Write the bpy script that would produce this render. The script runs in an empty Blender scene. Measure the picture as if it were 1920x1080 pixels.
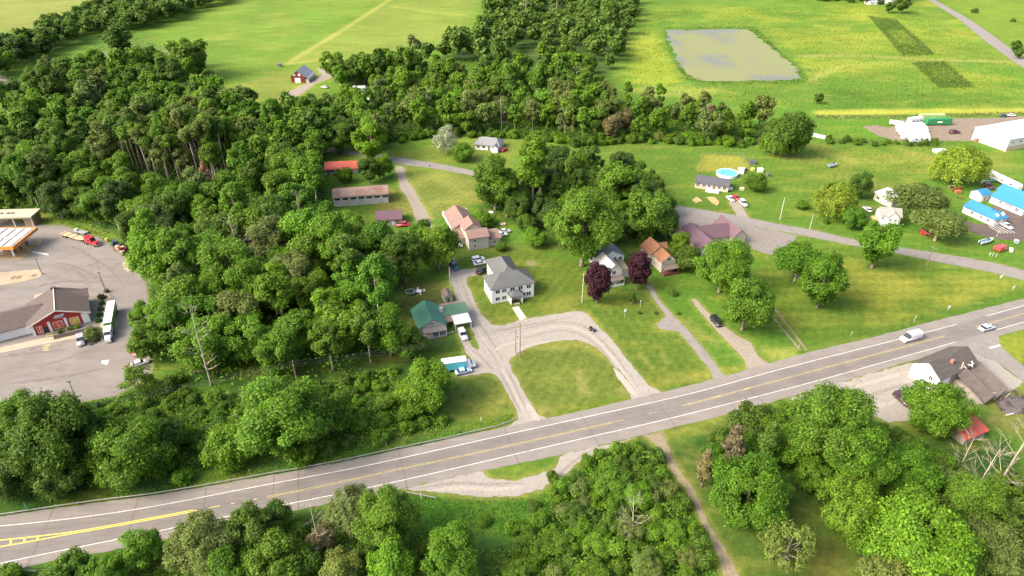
import bpy, bmesh, math, random
import numpy as np
from mathutils import Vector, Matrix, noise as mnoise

R = math.radians
rng = np.random.default_rng(7)
random.seed(7)
scn = bpy.context.scene
col = scn.collection

# ------------------------------------------------------------------ camera, sky, sun, exposure
CAM_H, PITCH, FOC = 120.0, R(32), 1280.0          # metres above ground, downward pitch, focal length for a 1920 px wide frame
cam_d = bpy.data.cameras.new("camera")
cam = bpy.data.objects.new("camera", cam_d)
col.objects.link(cam)
cam.location = (0, 0, CAM_H)
cam.rotation_euler = (R(90) - PITCH, 0, 0)
cam_d.sensor_width = 36.0
cam_d.lens = 24.0
cam_d.clip_start = 1.0
cam_d.clip_end = 20000.0
scn.camera = cam

SUN_EL, SUN_AZ = R(40), R(249)                    # azimuth clockwise from +Y: low left, a little behind the camera
w = bpy.data.worlds.new("World")
scn.world = w
w.use_nodes = True
nt = w.node_tree
bg = nt.nodes["Background"]
sky = nt.nodes.new("ShaderNodeTexSky")
sky.sky_type = 'NISHITA'
sky.sun_disc = False
sky.sun_elevation = SUN_EL
sky.sun_rotation = SUN_AZ
sky.air_density = 0.7
sky.dust_density = 6.0
sky.ozone_density = 0.4
nt.links.new(sky.outputs[0], bg.inputs[0])
bg.inputs[1].default_value = 0.15
sd = bpy.data.lights.new("sun", 'SUN')
sd.energy = 0.85
sd.angle = R(18.0)
sd.color = (1.0, 0.93, 0.80)
sun = bpy.data.objects.new("sun", sd)
col.objects.link(sun)
sdir = Vector((math.sin(SUN_AZ) * math.cos(SUN_EL), math.cos(SUN_AZ) * math.cos(SUN_EL), math.sin(SUN_EL)))
sun.rotation_euler = sdir.to_track_quat('Z', 'Y').to_euler()
sun.location = (0, 0, 200)
scn.view_settings.view_transform = 'Standard'
scn.view_settings.look = 'None'
scn.view_settings.exposure = 1.7
scn.view_settings.gamma = 1.0
scn.view_settings.use_curve_mapping = False
scn.cycles.max_bounces = 6
scn.cycles.diffuse_bounces = 5
scn.cycles.glossy_bounces = 2
scn.cycles.transmission_bounces = 3
scn.cycles.transparent_max_bounces = 6
scn.cycles.use_denoising = True
scn.render.film_transparent = False

# ------------------------------------------------------------------ where a point of the photograph stands on the ground
SP, CP = math.sin(PITCH), math.cos(PITCH)
def g(px, py, z=0.0):
    u = (px - 960.0) / FOC
    v = (py - 540.0) / FOC
    t = (CAM_H - z) / (SP + v * CP)
    return Vector((u * t, (CP - v * SP) * t, z))
def g2(p):
    a = g(*p)
    return (a.x, a.y)

# ------------------------------------------------------------------ materials
MATS = {}
def _nodes(name):
    m = bpy.data.materials.new(name)
    m.use_nodes = True
    t = m.node_tree
    b = t.nodes["Principled BSDF"]
    return m, t, b
def N(t, kind, **kw):
    n = t.nodes.new(kind)
    for k, v in kw.items():
        setattr(n, k, v)
    return n
def mat(name, c, rough=0.7, var=0.12, scale=1.5, metal=0.0, spec=0.3, stretch=(1, 1, 1), c2=None, bump=0.0, coat=0.0):
    """plain colour broken by two octaves of noise; c2 = a second colour that comes through in patches (wear, dirt)"""
    if name in MATS:
        return MATS[name]
    m, t, b = _nodes(name)
    L = t.links
    tc = N(t, "ShaderNodeTexCoord")
    mp = N(t, "ShaderNodeMapping")
    mp.inputs["Scale"].default_value = stretch
    L.new(tc.outputs["Object"], mp.inputs[0])
    n1 = N(t, "ShaderNodeTexNoise")
    n1.inputs["Scale"].default_value = scale
    n1.inputs["Detail"].default_value = 5
    n1.inputs["Roughness"].default_value = 0.65
    L.new(mp.outputs[0], n1.inputs[0])
    mr = N(t, "ShaderNodeMapRange")
    mr.inputs[1].default_value = 0.3
    mr.inputs[2].default_value = 0.7
    mr.inputs[3].default_value = 1 - var
    mr.inputs[4].default_value = 1 + var
    L.new(n1.outputs[0], mr.inputs[0])
    mx = N(t, "ShaderNodeVectorMath", operation='SCALE')
    L.new(mr.outputs[0], mx.inputs["Scale"])
    if c2 is not None:
        n2 = N(t, "ShaderNodeTexNoise")
        n2.inputs["Scale"].default_value = scale * 0.37
        n2.inputs["Detail"].default_value = 6
        n2.inputs["Roughness"].default_value = 0.7
        L.new(mp.outputs[0], n2.inputs[0])
        r2 = N(t, "ShaderNodeMapRange")
        r2.inputs[1].default_value = 0.47
        r2.inputs[2].default_value = 0.62
        L.new(n2.outputs[0], r2.inputs[0])
        mm = N(t, "ShaderNodeMix", data_type='RGBA')
        mm.inputs[6].default_value = (*c, 1)
        mm.inputs[7].default_value = (*c2, 1)
        L.new(r2.outputs[0], mm.inputs[0])
        L.new(mm.outputs[2], mx.inputs[0])
    else:
        mx.inputs[0].default_value = c
    L.new(mx.outputs[0], b.inputs["Base Color"])
    b.inputs["Roughness"].default_value = rough
    b.inputs["Metallic"].default_value = metal
    b.inputs["Specular IOR Level"].default_value = spec
    if coat:
        b.inputs["Coat Weight"].default_value = coat
    if bump:
        bp = N(t, "ShaderNodeBump")
        bp.inputs["Strength"].default_value = bump
        bp.inputs["Distance"].default_value = 0.1
        L.new(n1.outputs[0], bp.inputs["Height"])
        L.new(bp.outputs[0], b.inputs["Normal"])
    MATS[name] = m
    return m

def glass(name="dark_glass", c=(0.02, 0.025, 0.03)):
    return mat(name, c, rough=0.12, var=0.2, scale=0.8, spec=0.6)

def leaf_material(name="foliage"):
    """colour of the leaves comes from the object colour of each tree, broken up clump by clump"""
    m, t, b = _nodes(name)
    L = t.links
    oi = N(t, "ShaderNodeObjectInfo")
    geo = N(t, "ShaderNodeNewGeometry")
    tc = N(t, "ShaderNodeTexCoord")
    n1 = N(t, "ShaderNodeTexNoise")
    n1.inputs["Scale"].default_value = 0.55
    n1.inputs["Detail"].default_value = 4
    L.new(tc.outputs["Object"], n1.inputs[0])
    mr = N(t, "ShaderNodeMapRange")
    mr.inputs[1].default_value = 0.3
    mr.inputs[2].default_value = 0.7
    mr.inputs[3].default_value = 0.7
    mr.inputs[4].default_value = 1.3
    L.new(n1.outputs[0], mr.inputs[0])
    ml = N(t, "ShaderNodeMapRange")                      # leaf by leaf
    ml.inputs[3].default_value = 0.68
    ml.inputs[4].default_value = 1.36
    L.new(geo.outputs["Random Per Island"], ml.inputs[0])
    k = N(t, "ShaderNodeMath", operation='MULTIPLY')
    L.new(mr.outputs[0], k.inputs[0])
    L.new(ml.outputs[0], k.inputs[1])
    sc = N(t, "ShaderNodeVectorMath", operation='SCALE')
    L.new(oi.outputs["Color"], sc.inputs[0])
    L.new(k.outputs[0], sc.inputs["Scale"])
    hs = N(t, "ShaderNodeHueSaturation")
    hr = N(t, "ShaderNodeMapRange")
    hr.inputs[3].default_value = 0.485
    hr.inputs[4].default_value = 0.515
    n3 = N(t, "ShaderNodeTexNoise")
    n3.inputs["Scale"].default_value = 0.9
    L.new(tc.outputs["Object"], n3.inputs[0])
    L.new(n3.outputs[0], hr.inputs[0])
    L.new(hr.outputs[0], hs.inputs["Hue"])
    L.new(sc.outputs[0], hs.inputs["Color"])
    b.inputs["Roughness"].default_value = 0.6
    b.inputs["Specular IOR Level"].default_value = 0.25
    L.new(hs.outputs[0], b.inputs["Base Color"])
    tr = N(t, "ShaderNodeBsdfTranslucent")
    L.new(hs.outputs[0], tr.inputs[0])
    mx = N(t, "ShaderNodeMixShader")
    mx.inputs[0].default_value = 0.45
    L.new(b.outputs[0], mx.inputs[1])
    L.new(tr.outputs[0], mx.inputs[2])
    L.new(mx.outputs[0], t.nodes["Material Output"].inputs[0])
    MATS[name] = m
    return m
LEAF = leaf_material()

def attr_ground(name, coarse=0.02, fine=0.6, amp=0.5, hue_to=(0.30, 0.27, 0.05), hue_amt=0.38, rough=0.95, bump=0.6, tiny=3.0):
    """ground colour from the painted kind-of-grass attribute, broken by noise at several scales"""
    m, t, b = _nodes(name)
    L = t.links
    at = N(t, "ShaderNodeAttribute", attribute_name="Col")
    tc = N(t, "ShaderNodeTexCoord")
    def nz(s, d=5, st=None, r=0.6):
        n = N(t, "ShaderNodeTexNoise")
        n.inputs["Scale"].default_value = s
        n.inputs["Detail"].default_value = d
        n.inputs["Roughness"].default_value = r
        if st:
            mp = N(t, "ShaderNodeMapping")
            mp.inputs["Scale"].default_value = st
            mp.inputs["Rotation"].default_value = (0, 0, 0.25)
            L.new(tc.outputs["Object"], mp.inputs[0])
            L.new(mp.outputs[0], n.inputs[0])
        else:
            L.new(tc.outputs["Object"], n.inputs[0])
        return n
    a = nz(coarse, 6, None, 0.65)
    f = nz(fine, 5, None, 0.7)
    y = nz(0.07, 6, (0.55, 1.5, 1), 0.7)
    s = nz(tiny, 3)
    def mr(n, lo, hi, o0, o1):
        q = N(t, "ShaderNodeMapRange")
        q.inputs[1].default_value = lo
        q.inputs[2].default_value = hi
        q.inputs[3].default_value = o0
        q.inputs[4].default_value = o1
        L.new(n.outputs[0], q.inputs[0])
        return q
    k1 = mr(a, 0.3, 0.7, 1 - amp * 0.35, 1 + amp * 0.35)
    k2 = mr(f, 0.3, 0.7, 1 - amp * 0.55, 1 + amp * 0.55)
    k3 = mr(s, 0.3, 0.7, 1 - amp * 0.4, 1 + amp * 0.4)
    m1 = N(t, "ShaderNodeMath", operation='MULTIPLY')
    L.new(k1.outputs[0], m1.inputs[0]); L.new(k2.outputs[0], m1.inputs[1])
    m2 = N(t, "ShaderNodeMath", operation='MULTIPLY')
    L.new(m1.outputs[0], m2.inputs[0]); L.new(k3.outputs[0], m2.inputs[1])
    wv = N(t, "ShaderNodeTexWave")                        # faint uneven mowing and hay lines
    wv.inputs["Scale"].default_value = 0.11
    wv.inputs["Distortion"].default_value = 3.0
    wv.inputs["Detail"].default_value = 3
    wv.inputs["Detail Scale"].default_value = 0.6
    mw = N(t, "ShaderNodeMapping")
    mw.inputs["Rotation"].default_value = (0, 0, R(27))
    L.new(tc.outputs["Object"], mw.inputs[0]); L.new(mw.outputs[0], wv.inputs[0])
    k4 = mr(wv, 0.0, 1.0, 0.965, 1.035)
    m3 = N(t, "ShaderNodeMath", operation='MULTIPLY')
    L.new(m2.outputs[0], m3.inputs[0]); L.new(k4.outputs[0], m3.inputs[1])
    m2 = m3
    yy = mr(y, 0.50, 0.72, 0.0, hue_amt)
    mx = N(t, "ShaderNodeMix", data_type='RGBA')
    L.new(yy.outputs[0], mx.inputs[0])
    L.new(at.outputs["Color"], mx.inputs[6])
    mx.inputs[7].default_value = (*hue_to, 1)
    sc = N(t, "ShaderNodeVectorMath", operation='SCALE')
    L.new(mx.outputs[2], sc.inputs[0]); L.new(m2.outputs[0], sc.inputs["Scale"])
    L.new(sc.outputs[0], b.inputs["Base Color"])
    b.inputs["Roughness"].default_value = rough
    b.inputs["Specular IOR Level"].default_value = 0.1
    bp = N(t, "ShaderNodeBump")
    bp.inputs["Strength"].default_value = bump
    bp.inputs["Distance"].default_value = 0.35
    L.new(f.outputs[0], bp.inputs["Height"])
    L.new(bp.outputs[0], b.inputs["Normal"])
    MATS[name] = m
    return m

# ------------------------------------------------------------------ objects, labels
def tag(o, label=None, cat=None, group=None, kind=None):
    if label: o["label"] = label
    if cat: o["category"] = cat
    if group: o["group"] = group
    if kind: o["kind"] = kind
    return o
def empty(name, loc=(0, 0, 0), rz=0.0):
    o = bpy.data.objects.new(name, None)
    o.empty_display_size = 0.5
    o.location = loc
    o.rotation_euler = (0, 0, rz)
    col.objects.link(o)
    return o
def link(name, me, m=None, parent=None):
    o = bpy.data.objects.new(name, me)
    col.objects.link(o)
    if m is not None and len(me.materials) == 0:
        me.materials.append(m)
    if parent is not None:
        o.parent = parent
    return o

class MB:
    """collects faces; build() links them as one mesh object"""
    def __init__(self):
        self.v = []; self.f = []
    def poly(self, pts):
        i = len(self.v); self.v += [tuple(p) for p in pts]; self.f.append(tuple(range(i, i + len(pts)))); return self
    def prism(self, base, off):
        """closed prism: base loop (3d points) moved by off"""
        i = len(self.v); n = len(base)
        self.v += [tuple(p) for p in base]
        self.v += [tuple(p[k] + off[k] for k in range(3)) for p in base]
        self.f.append(tuple(range(i + n - 1, i - 1, -1)))
        self.f.append(tuple(range(i + n, i + 2 * n)))
        for k in range(n):
            a, b = i + k, i + (k + 1) % n
            self.f.append((a, b, b + n, a + n))
        return self
    def box(self, x0, y0, z0, x1, y1, z1):
        return self.prism([(x0, y0, z0), (x1, y0, z0), (x1, y1, z0), (x0, y1, z0)], (0, 0, z1 - z0))
    def loft(self, loops, cap=True):
        i = len(self.v); n = len(loops[0])
        for lp in loops: self.v += [tuple(p) for p in lp]
        for r in range(len(loops) - 1):
            for k in range(n):
                a = i + r * n + k; b = i + r * n + (k + 1) % n
                self.f.append((a, b, b + n, a + n))
        if cap:
            self.f.append(tuple(range(i + n - 1, i - 1, -1)))
            e = i + (len(loops) - 1) * n
            self.f.append(tuple(range(e, e + n)))
        return self
    def tube(self, pts, rad, n=6, cap=True):
        loops = []
        pts = [Vector(p) for p in pts]
        for k, p in enumerate(pts):
            d = (pts[min(k + 1, len(pts) - 1)] - pts[max(k - 1, 0)]).normalized()
            u = d.orthogonal().normalized(); w_ = d.cross(u)
            r = rad[k] if isinstance(rad, (list, tuple)) else rad
            loops.append([p + (u * math.cos(a) + w_ * math.sin(a)) * r for a in [2 * math.pi * q / n for q in range(n)]])
        # keep loops aligned
        for k in range(1, len(loops)):
            a0 = loops[k - 1][0]
            best = min(range(n), key=lambda s: (loops[k][s] - a0 - (pts[k] - pts[k - 1])).length)
            loops[k] = loops[k][best:] + loops[k][:best]
        return self.loft(loops, cap)
    def disc_wheel(self, c, r, w_, axis='y', n=12):
        lp0, lp1 = [], []
        for q in range(n):
            a = 2 * math.pi * q / n
            if axis == 'y':
                lp0.append((c[0] + r * math.cos(a), c[1] - w_ / 2, c[2] + r * math.sin(a)))
                lp1.append((c[0] + r * math.cos(a), c[1] + w_ / 2, c[2] + r * math.sin(a)))
            else:
                lp0.append((c[0] + r * math.cos(a), c[1] + r * math.sin(a), c[2]))
                lp1.append((c[0] + r * math.cos(a), c[1] + r * math.sin(a), c[2] + w_))
        return self.loft([lp0, lp1])
    def mesh(self, name, smooth=False):
        me = bpy.data.meshes.new(name)
        me.from_pydata(self.v, [], self.f)
        bm = bmesh.new(); bm.from_mesh(me)
        bmesh.ops.recalc_face_normals(bm, faces=bm.faces)
        bm.to_mesh(me); bm.free()
        if smooth:
            me.polygons.foreach_set("use_smooth", [True] * len(me.polygons))
        return me
    def build(self, name, m, parent=None, smooth=False):
        return link(name, self.mesh(name, smooth), m, parent)

def copy_tree(o, parent=None):
    c = o.copy()
    col.objects.link(c)
    c.parent = parent
    for ch in o.children:
        copy_tree(ch, c)
    return c
# ------------------------------------------------------------------ ground: one sheet to the horizon, kinds of grass as an attribute
def resample(pts, step, closed=True, jitter=0.0, seed=1):
    r = random.Random(seed)
    out = []
    n = len(pts)
    for k in range(n if closed else n - 1):
        a = Vector(pts[k]); b = Vector(pts[(k + 1) % n])
        d = b - a; L_ = d.length
        m = max(1, int(L_ / step))
        nn = Vector((-d.y, d.x)).normalized() if L_ > 1e-6 else Vector((0, 0))
        for q in range(m):
            p = a + d * (q / m)
            if jitter:
                p += nn * (r.uniform(-1, 1) * jitter)
            out.append((p.x, p.y))
    if not closed:
        out.append(tuple(pts[-1]))
    return out
def smooth_line(pts, sub=6):
    """Catmull-Rom through the points"""
    P = [Vector(p) for p in pts]
    P = [P[0] * 2 - P[1]] + P + [P[-1] * 2 - P[-2]]
    out = []
    for i in range(1, len(P) - 2):
        for q in range(sub):
            t = q / sub
            a, b, c, d = P[i - 1], P[i], P[i + 1], P[i + 2]
            out.append(0.5 * ((2 * b) + (c - a) * t + (2 * a - 5 * b + 4 * c - d) * t * t + (3 * b - a - 3 * c + d) * t ** 3))
    out.append(P[-2])
    return [tuple(p) for p in out]

def seg_dist(X, Y, pts, closed):
    d = np.full(X.shape, 1e9)
    n = len(pts)
    for k in range(n if closed else n - 1):
        ax, ay = pts[k]; bx, by = pts[(k + 1) % n]
        dx, dy = bx - ax, by - ay
        q = dx * dx + dy * dy + 1e-12
        t = np.clip(((X - ax) * dx + (Y - ay) * dy) / q, 0, 1)
        d = np.minimum(d, np.hypot(X - ax - t * dx, Y - ay - t * dy))
    return d
def inside(X, Y, pts):
    c = np.zeros(X.shape, bool)
    n = len(pts)
    for k in range(n):
        ax, ay = pts[k]; bx, by = pts[(k + 1) % n]
        if ay == by: continue
        hit = ((ay > Y) != (by > Y)) & (X < (bx - ax) * (Y - ay) / (by - ay) + ax)
        c ^= hit
    return c

rows = list(np.linspace(-600, 30, 8)) + [45.0, 60.0]
y_ = 66.0
while y_ < 900:
    rows.append(y_); y_ *= 1.0068
rows += list(np.geomspace(905, 15000, 14))
rows = np.array(rows)
inner = np.linspace(-1, 1, 440)
GX, GY = [], []
for yy in rows:
    hw = max(90.0, 0.80 * abs(yy) + 60) if yy < 900 else 0.80 * yy + 60
    x = inner * hw
    x = np.concatenate(([-16000.0 - hw, -hw * 1.6 - 300], x, [hw * 1.6 + 300, 16000.0 + hw]))
    GX.append(x); GY.append(np.full(x.shape, yy))
GX = np.array(GX); GY = np.array(GY)
C = np.zeros(GX.shape + (3,))

# grass kinds (reflectance)
LAWN = (0.10, 0.165, 0.022)
MEADOW = (0.10, 0.18, 0.020)
FIELD = (0.115, 0.19, 0.020)
HAY = (0.33, 0.30, 0.065)
DRY = (0.29, 0.245, 0.075)
LUSH = (0.062, 0.135, 0.014)
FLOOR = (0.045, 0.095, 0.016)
DIRT = (0.30, 0.235, 0.15)
ROUGH = (0.085, 0.14, 0.025)
C[:] = MEADOW
GREEN = 0.87                                     # all dry tones pulled a little to green at the end

def patch(px_poly, c, soft=3.0, alpha=1.0, world=False, wob=1.0):
    P = px_poly if world else [g2(p) for p in px_poly]
    xs = [p[0] for p in P]; ys = [p[1] for p in P]
    m = (GX > min(xs) - soft) & (GX < max(xs) + soft) & (GY > min(ys) - soft) & (GY < max(ys) + soft)
    if not m.any(): return
    X, Y = GX[m], GY[m]
    X = X + wob * soft * 0.5 * np.sin(Y * 0.31 + X * 0.11); Y = Y + wob * soft * 0.5 * np.sin(X * 0.27 - Y * 0.13)
    d = seg_dist(X, Y, P, True)
    s = np.where(inside(X, Y, P), d, -d)
    a = np.clip(s / (2 * soft) + 0.5, 0, 1)
    a = (a * a * (3 - 2 * a) * alpha)[:, None]
    C[m] = C[m] * (1 - a) + np.array(c) * a
def stroke(px_line, width, c, soft=1.0, alpha=1.0, world=False):
    P = px_line if world else [g2(p) for p in px_line]
    xs = [p[0] for p in P]; ys = [p[1] for p in P]
    k = width + soft
    m = (GX > min(xs) - k) & (GX < max(xs) + k) & (GY > min(ys) - k) & (GY < max(ys) + k)
    if not m.any(): return
    d = seg_dist(GX[m], GY[m], P, False)
    a = np.clip((width / 2 + soft - d) / (2 * soft), 0, 1)
    a = (a * a * (3 - 2 * a) * alpha)[:, None]
    C[m] = C[m] * (1 - a) + np.array(c) * a
def stripes(px_poly, a_px, b_px, period, amp):
    """mowing stripes: bands that run from a to b"""
    P = [g2(p) for p in px_poly]
    A = Vector(g2(a_px)); B = Vector(g2(b_px)); d = (B - A).normalized(); nx, ny = -d.y, d.x
    m = inside(GX, GY, P)
    ph = (GX[m] * nx + GY[m] * ny) * 2 * math.pi / period
    k = 1 + amp * np.tanh(2.0 * np.sin(ph))
    C[m] *= k[:, None]
    C[m, 0] *= 1 + 0.25 * (k - 1)
def dots(px_poly, n, r0, r1, c, alpha, seed):
    r = random.Random(seed)
    P = [g2(p) for p in px_poly]
    xs = [p[0] for p in P]; ys = [p[1] for p in P]
    k = 0
    while k < n:
        x, y = r.uniform(min(xs), max(xs)), r.uniform(min(ys), max(ys))
        if not inside(np.array([x]), np.array([y]), P)[0]: k += 0.2; continue
        rr = r.uniform(r0, r1); e = r.uniform(0.4, 1.0); th = r.uniform(0, 3.14)
        q = [(x + rr * math.cos(a) * math.cos(th) - rr * e * math.sin(a) * math.sin(th), y + rr * math.cos(a) * math.sin(th) + rr * e * math.sin(a) * math.cos(th)) for a in [j * math.pi / 5 for j in range(10)]]
        patch(q, c, rr * 0.6, alpha * r.uniform(0.4, 1), True)
        k += 1

# --- far fields
patch([(-100, -30), (210, -30), (200, 20), (110, 60), (0, 60), (-100, 70)], (0.22, 0.225, 0.05), 14)
patch([(440, -20), (900, -20), (900, 60), (820, 95), (700, 130), (650, 130), (540, 210), (440, 180), (380, 160), (320, 110), (290, 60)], (0.125, 0.20, 0.022), 8)
dots([(440, -10), (880, -10), (860, 60), (700, 120), (540, 190), (400, 150), (330, 80)], 60, 8, 26, (0.22, 0.24, 0.04), 0.55, 3)
patch([(540, 115), (735, 0), (900, 0), (860, 70), (700, 122), (640, 122)], (0.20, 0.225, 0.04), 8, 0.7)
stroke([(745, -10), (640, 58), (560, 106), (540, 120)], 5.0, HAY, 2.5, 0.9)
stroke([(540, 120), (600, 113), (660, 117)], 5.0, HAY, 2.5, 0.7)
stroke([(735, 12), (800, 22), (870, 28)], 4.0, HAY, 3, 0.6)
patch([(440, 160), (540, 130), (560, 160), (530, 200), (470, 185)], (0.2, 0.2, 0.04), 7, 0.7)
patch([(1190, -30), (1940, -30), (1990, 210), (1520, 208), (1400, 190), (1290, 185), (1130, 170), (1130, 120), (1180, 40)], FIELD, 8)
dots([(1180, 20), (1740, 5), (1900, 110), (1900, 200), (1520, 200), (1150, 160)], 110, 7, 26, (0.31, 0.30, 0.035), 0.6, 11)
dots([(1180, 20), (1740, 5), (1900, 110), (1900, 200), (1520, 200), (1150, 160)], 70, 6, 22, (0.09, 0.16, 0.02), 0.55, 12)
patch([(1740, -20), (1990, -20), (1990, 140), (1920, 105)], (0.15, 0.21, 0.022), 6)
patch([(1190, 85), (1270, 90), (1290, 140), (1240, 165), (1180, 150)], (0.3, 0.31, 0.03), 8, 0.7)
patch([(1230, 40), (1420, 40), (1525, 150), (1460, 166), (1290, 162), (1240, 90)], (0.10, 0.175, 0.022), 5, 0.8)
stroke([(1500, 105), (1600, 104), (1750, 112), (1890, 116)], 6, (0.30, 0.27, 0.07), 3, 0.85)
stroke([(1520, 150), (1580, 122), (1680, 117)], 7, HAY, 4, 0.6)
stroke([(1540, 212), (1700, 209), (1920, 206)], 9, (0.36, 0.33, 0.045), 3, 0.9)
stroke([(1130, 125), (1128, 170), (1131, 196)], 3, HAY, 2, 0.7)
stroke([(840, 190), (1000, 191), (1128, 196), (1290, 205)], 3, (0.22, 0.22, 0.06), 2, 0.8)
patch([(1180, 165), (1290, 160), (1390, 172), (1300, 182), (1200, 180)], HAY, 5, 0.5)
patch([(1560, 170), (1900, 175), (1900, 200), (1560, 203)], LUSH, 6, 0.6)
# --- middle
patch([(1080, 275), (1200, 265), (1440, 280), (1530, 300), (1640, 300), (1720, 330), (1650, 380), (1690, 440), (1500, 420), (1280, 385), (1200, 340)], (0.105, 0.17, 0.02), 5)
patch([(1530, 232), (1640, 232), (1660, 262), (1540, 262)], (0.10, 0.19, 0.016), 3)
patch([(1530, 275), (1900, 285), (1920, 330), (1700, 330), (1560, 300)], (0.16, 0.20, 0.025), 6, 0.8)
dots([(1530, 270), (1900, 285), (1700, 380), (1540, 340), (1420, 330)], 30, 3, 9, (0.28, 0.25, 0.05), 0.6, 5)
patch([(1316, 290), (1392, 292), (1408, 322), (1306, 322)], (0.27, 0.245, 0.04), 1.5)
patch([(735, 288), (890, 255), (1000, 258), (960, 310), (880, 312), (800, 300)], (0.16, 0.19, 0.03), 4, 0.9)
patch([(757, 315), (883, 332), (905, 375), (850, 410), (805, 410), (770, 350)], (0.155, 0.175, 0.032), 2, 1)
dots([(757, 315), (883, 332), (905, 375), (850, 410), (805, 410), (770, 350)], 14, 3, 8, HAY, 0.35, 6)
patch([(700, 350), (748, 352), (775, 400), (700, 400)], (0.19, 0.17, 0.035), 3)
stroke([(765, 345), (806, 410)], 3, HAY, 1.5, 0.7)
# --- lawns of the houses
big_lawn = [(1400, 470), (1480, 440), (1600, 465), (1860, 515), (1925, 540), (1760, 598), (1620, 635), (1510, 660), (1440, 580)]
patch(big_lawn, (0.12, 0.175, 0.02), 3)
dots([(1590, 500), (1880, 530), (1760, 590), (1620, 620)], 34, 3, 10, (0.27, 0.26, 0.035), 0.6, 8)
stripes(big_lawn, (1500, 520), (1800, 520), 5, 0.09)
patch([(1520, 650), (1560, 640), (1630, 626), (1625, 636), (1560, 652), (1525, 657)], HAY, 1.5, 0.9)
patch([(1432, 655), (1495, 648), (1495, 668), (1440, 676)], HAY, 2, 0.75)
patch([(1730, 585), (1770, 582), (1775, 596), (1745, 600)], (0.3, 0.29, 0.04), 2.5, 0.8)
loop = [(959, 670), (955, 680), (960, 695), (970, 712), (983, 737), (997, 760), (1006, 777), (1028, 785), (1067, 776), (1120, 764), (1183, 748), (1180, 720), (1170, 705), (1152, 683), (1122, 653), (1097, 642), (1080, 638), (1053, 638), (1017, 643), (980, 657)]
patch(loop, (0.14, 0.165, 0.028), 1.0)
stripes(loop, (1000, 760), (1075, 640), 3.6, 0.05)

patch([(980, 655), (1053, 638), (1100, 643), (1150, 680), (1090, 652), (1020, 655)], HAY, 1.5, 0.6)
patch([(1075, 698), (1088, 698), (1112, 740), (1095, 742)], DRY, 1.2, 0.8)
patch([(1000, 765), (1030, 765), (1028, 780), (1008, 776)], DRY, 1.2, 0.7)
patch([(1160, 725), (1180, 722), (1180, 742), (1162, 744)], DRY, 1.0, 0.7)
mid_lawn = [(1100, 575), (1212, 540), (1250, 600), (1232, 612), (1272, 622), (1335, 702), (1330, 712), (1240, 733), (1207, 713), (1147, 637)]
patch(mid_lawn, (0.118, 0.165, 0.022), 1.5)
stripes(mid_lawn, (1150, 600), (1240, 720), 3.2, 0.08)
patch([(1085, 585), (1110, 578), (1150, 630), (1150, 640), (1120, 612)], (0.32, 0.28, 0.05), 1.5, 0.85)
stroke([(1098, 565), (1206, 706)], 2.0, LUSH, 1.5, 0.7)
stroke([(1222, 722), (1330, 700)], 4.0, (0.27, 0.25, 0.045), 2, 0.6)
stroke([(1200, 665), (1222, 690)], 1.0, HAY, 0.8, 0.7)
stroke([(1240, 662), (1252, 682)], 1.0, HAY, 0.8, 0.7)
stroke([(1235, 580), (1330, 640)], 2.0, (0.24, 0.2, 0.05), 1.5, 0.5)
stroke([(1290, 600), (1345, 650)], 1.5, (0.28, 0.22, 0.07), 1.2, 0.5)
patch([(1350, 690), (1400, 685), (1400, 696), (1358, 704)], (0.29, 0.26, 0.05), 2, 0.6)
house_lawn = [(873, 523), (903, 590), (923, 608), (953, 608), (987, 597), (1100, 580), (1110, 520), (1040, 480), (960, 470), (905, 480)]
patch(house_lawn, (0.122, 0.16, 0.02), 2)
stripes(house_lawn, (1010, 590), (1075, 500), 3.4, 0.07)
patch([(1050, 560), (1080, 556), (1085, 580), (1030, 590), (1010, 585)], (0.27, 0.25, 0.045), 2.5, 0.6)
patch([(988, 490), (1004, 489), (1006, 498), (990, 499)], DIRT, 0.8, 0.9)
patch([(850, 440), (960, 455), (1000, 470), (900, 480), (850, 500)], (0.11, 0.155, 0.022), 2)
patch([(735, 530), (835, 530), (850, 590), (760, 600)], (0.115, 0.125, 0.03), 2.5)
patch([(800, 640), (858, 640), (873, 665), (835, 668), (800, 660)], (0.072, 0.125, 0.017), 1.5)
patch([(850, 705), (930, 702), (965, 770), (968, 785), (840, 800), (800, 760)], (0.118, 0.155, 0.025), 2)
patch([(905, 730), (950, 735), (966, 772), (920, 770)], (0.25, 0.23, 0.045), 2.5, 0.6)
stroke([(858, 810), (920, 792), (964, 770)], 5, LUSH, 2, 0.8)
# verges of the main road
stroke([(-40, 990), (133, 945), (267, 926), (367, 908), (500, 884), (640, 858), (773, 829), (907, 800)], 8, (0.075, 0.15, 0.016), 2, 0.95)
stroke([(1030, 781), (1120, 761), (1183, 745)], 3, (0.14, 0.18, 0.02), 1, 0.8)
stroke([(1520, 652), (1640, 622), (1780, 588), (1930, 548)], 5, (0.085, 0.16, 0.018), 2, 0.7)
stroke([(1187, 828), (1280, 808), (1440, 762)], 5, (0.17, 0.19, 0.03), 2, 0.9)
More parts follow.
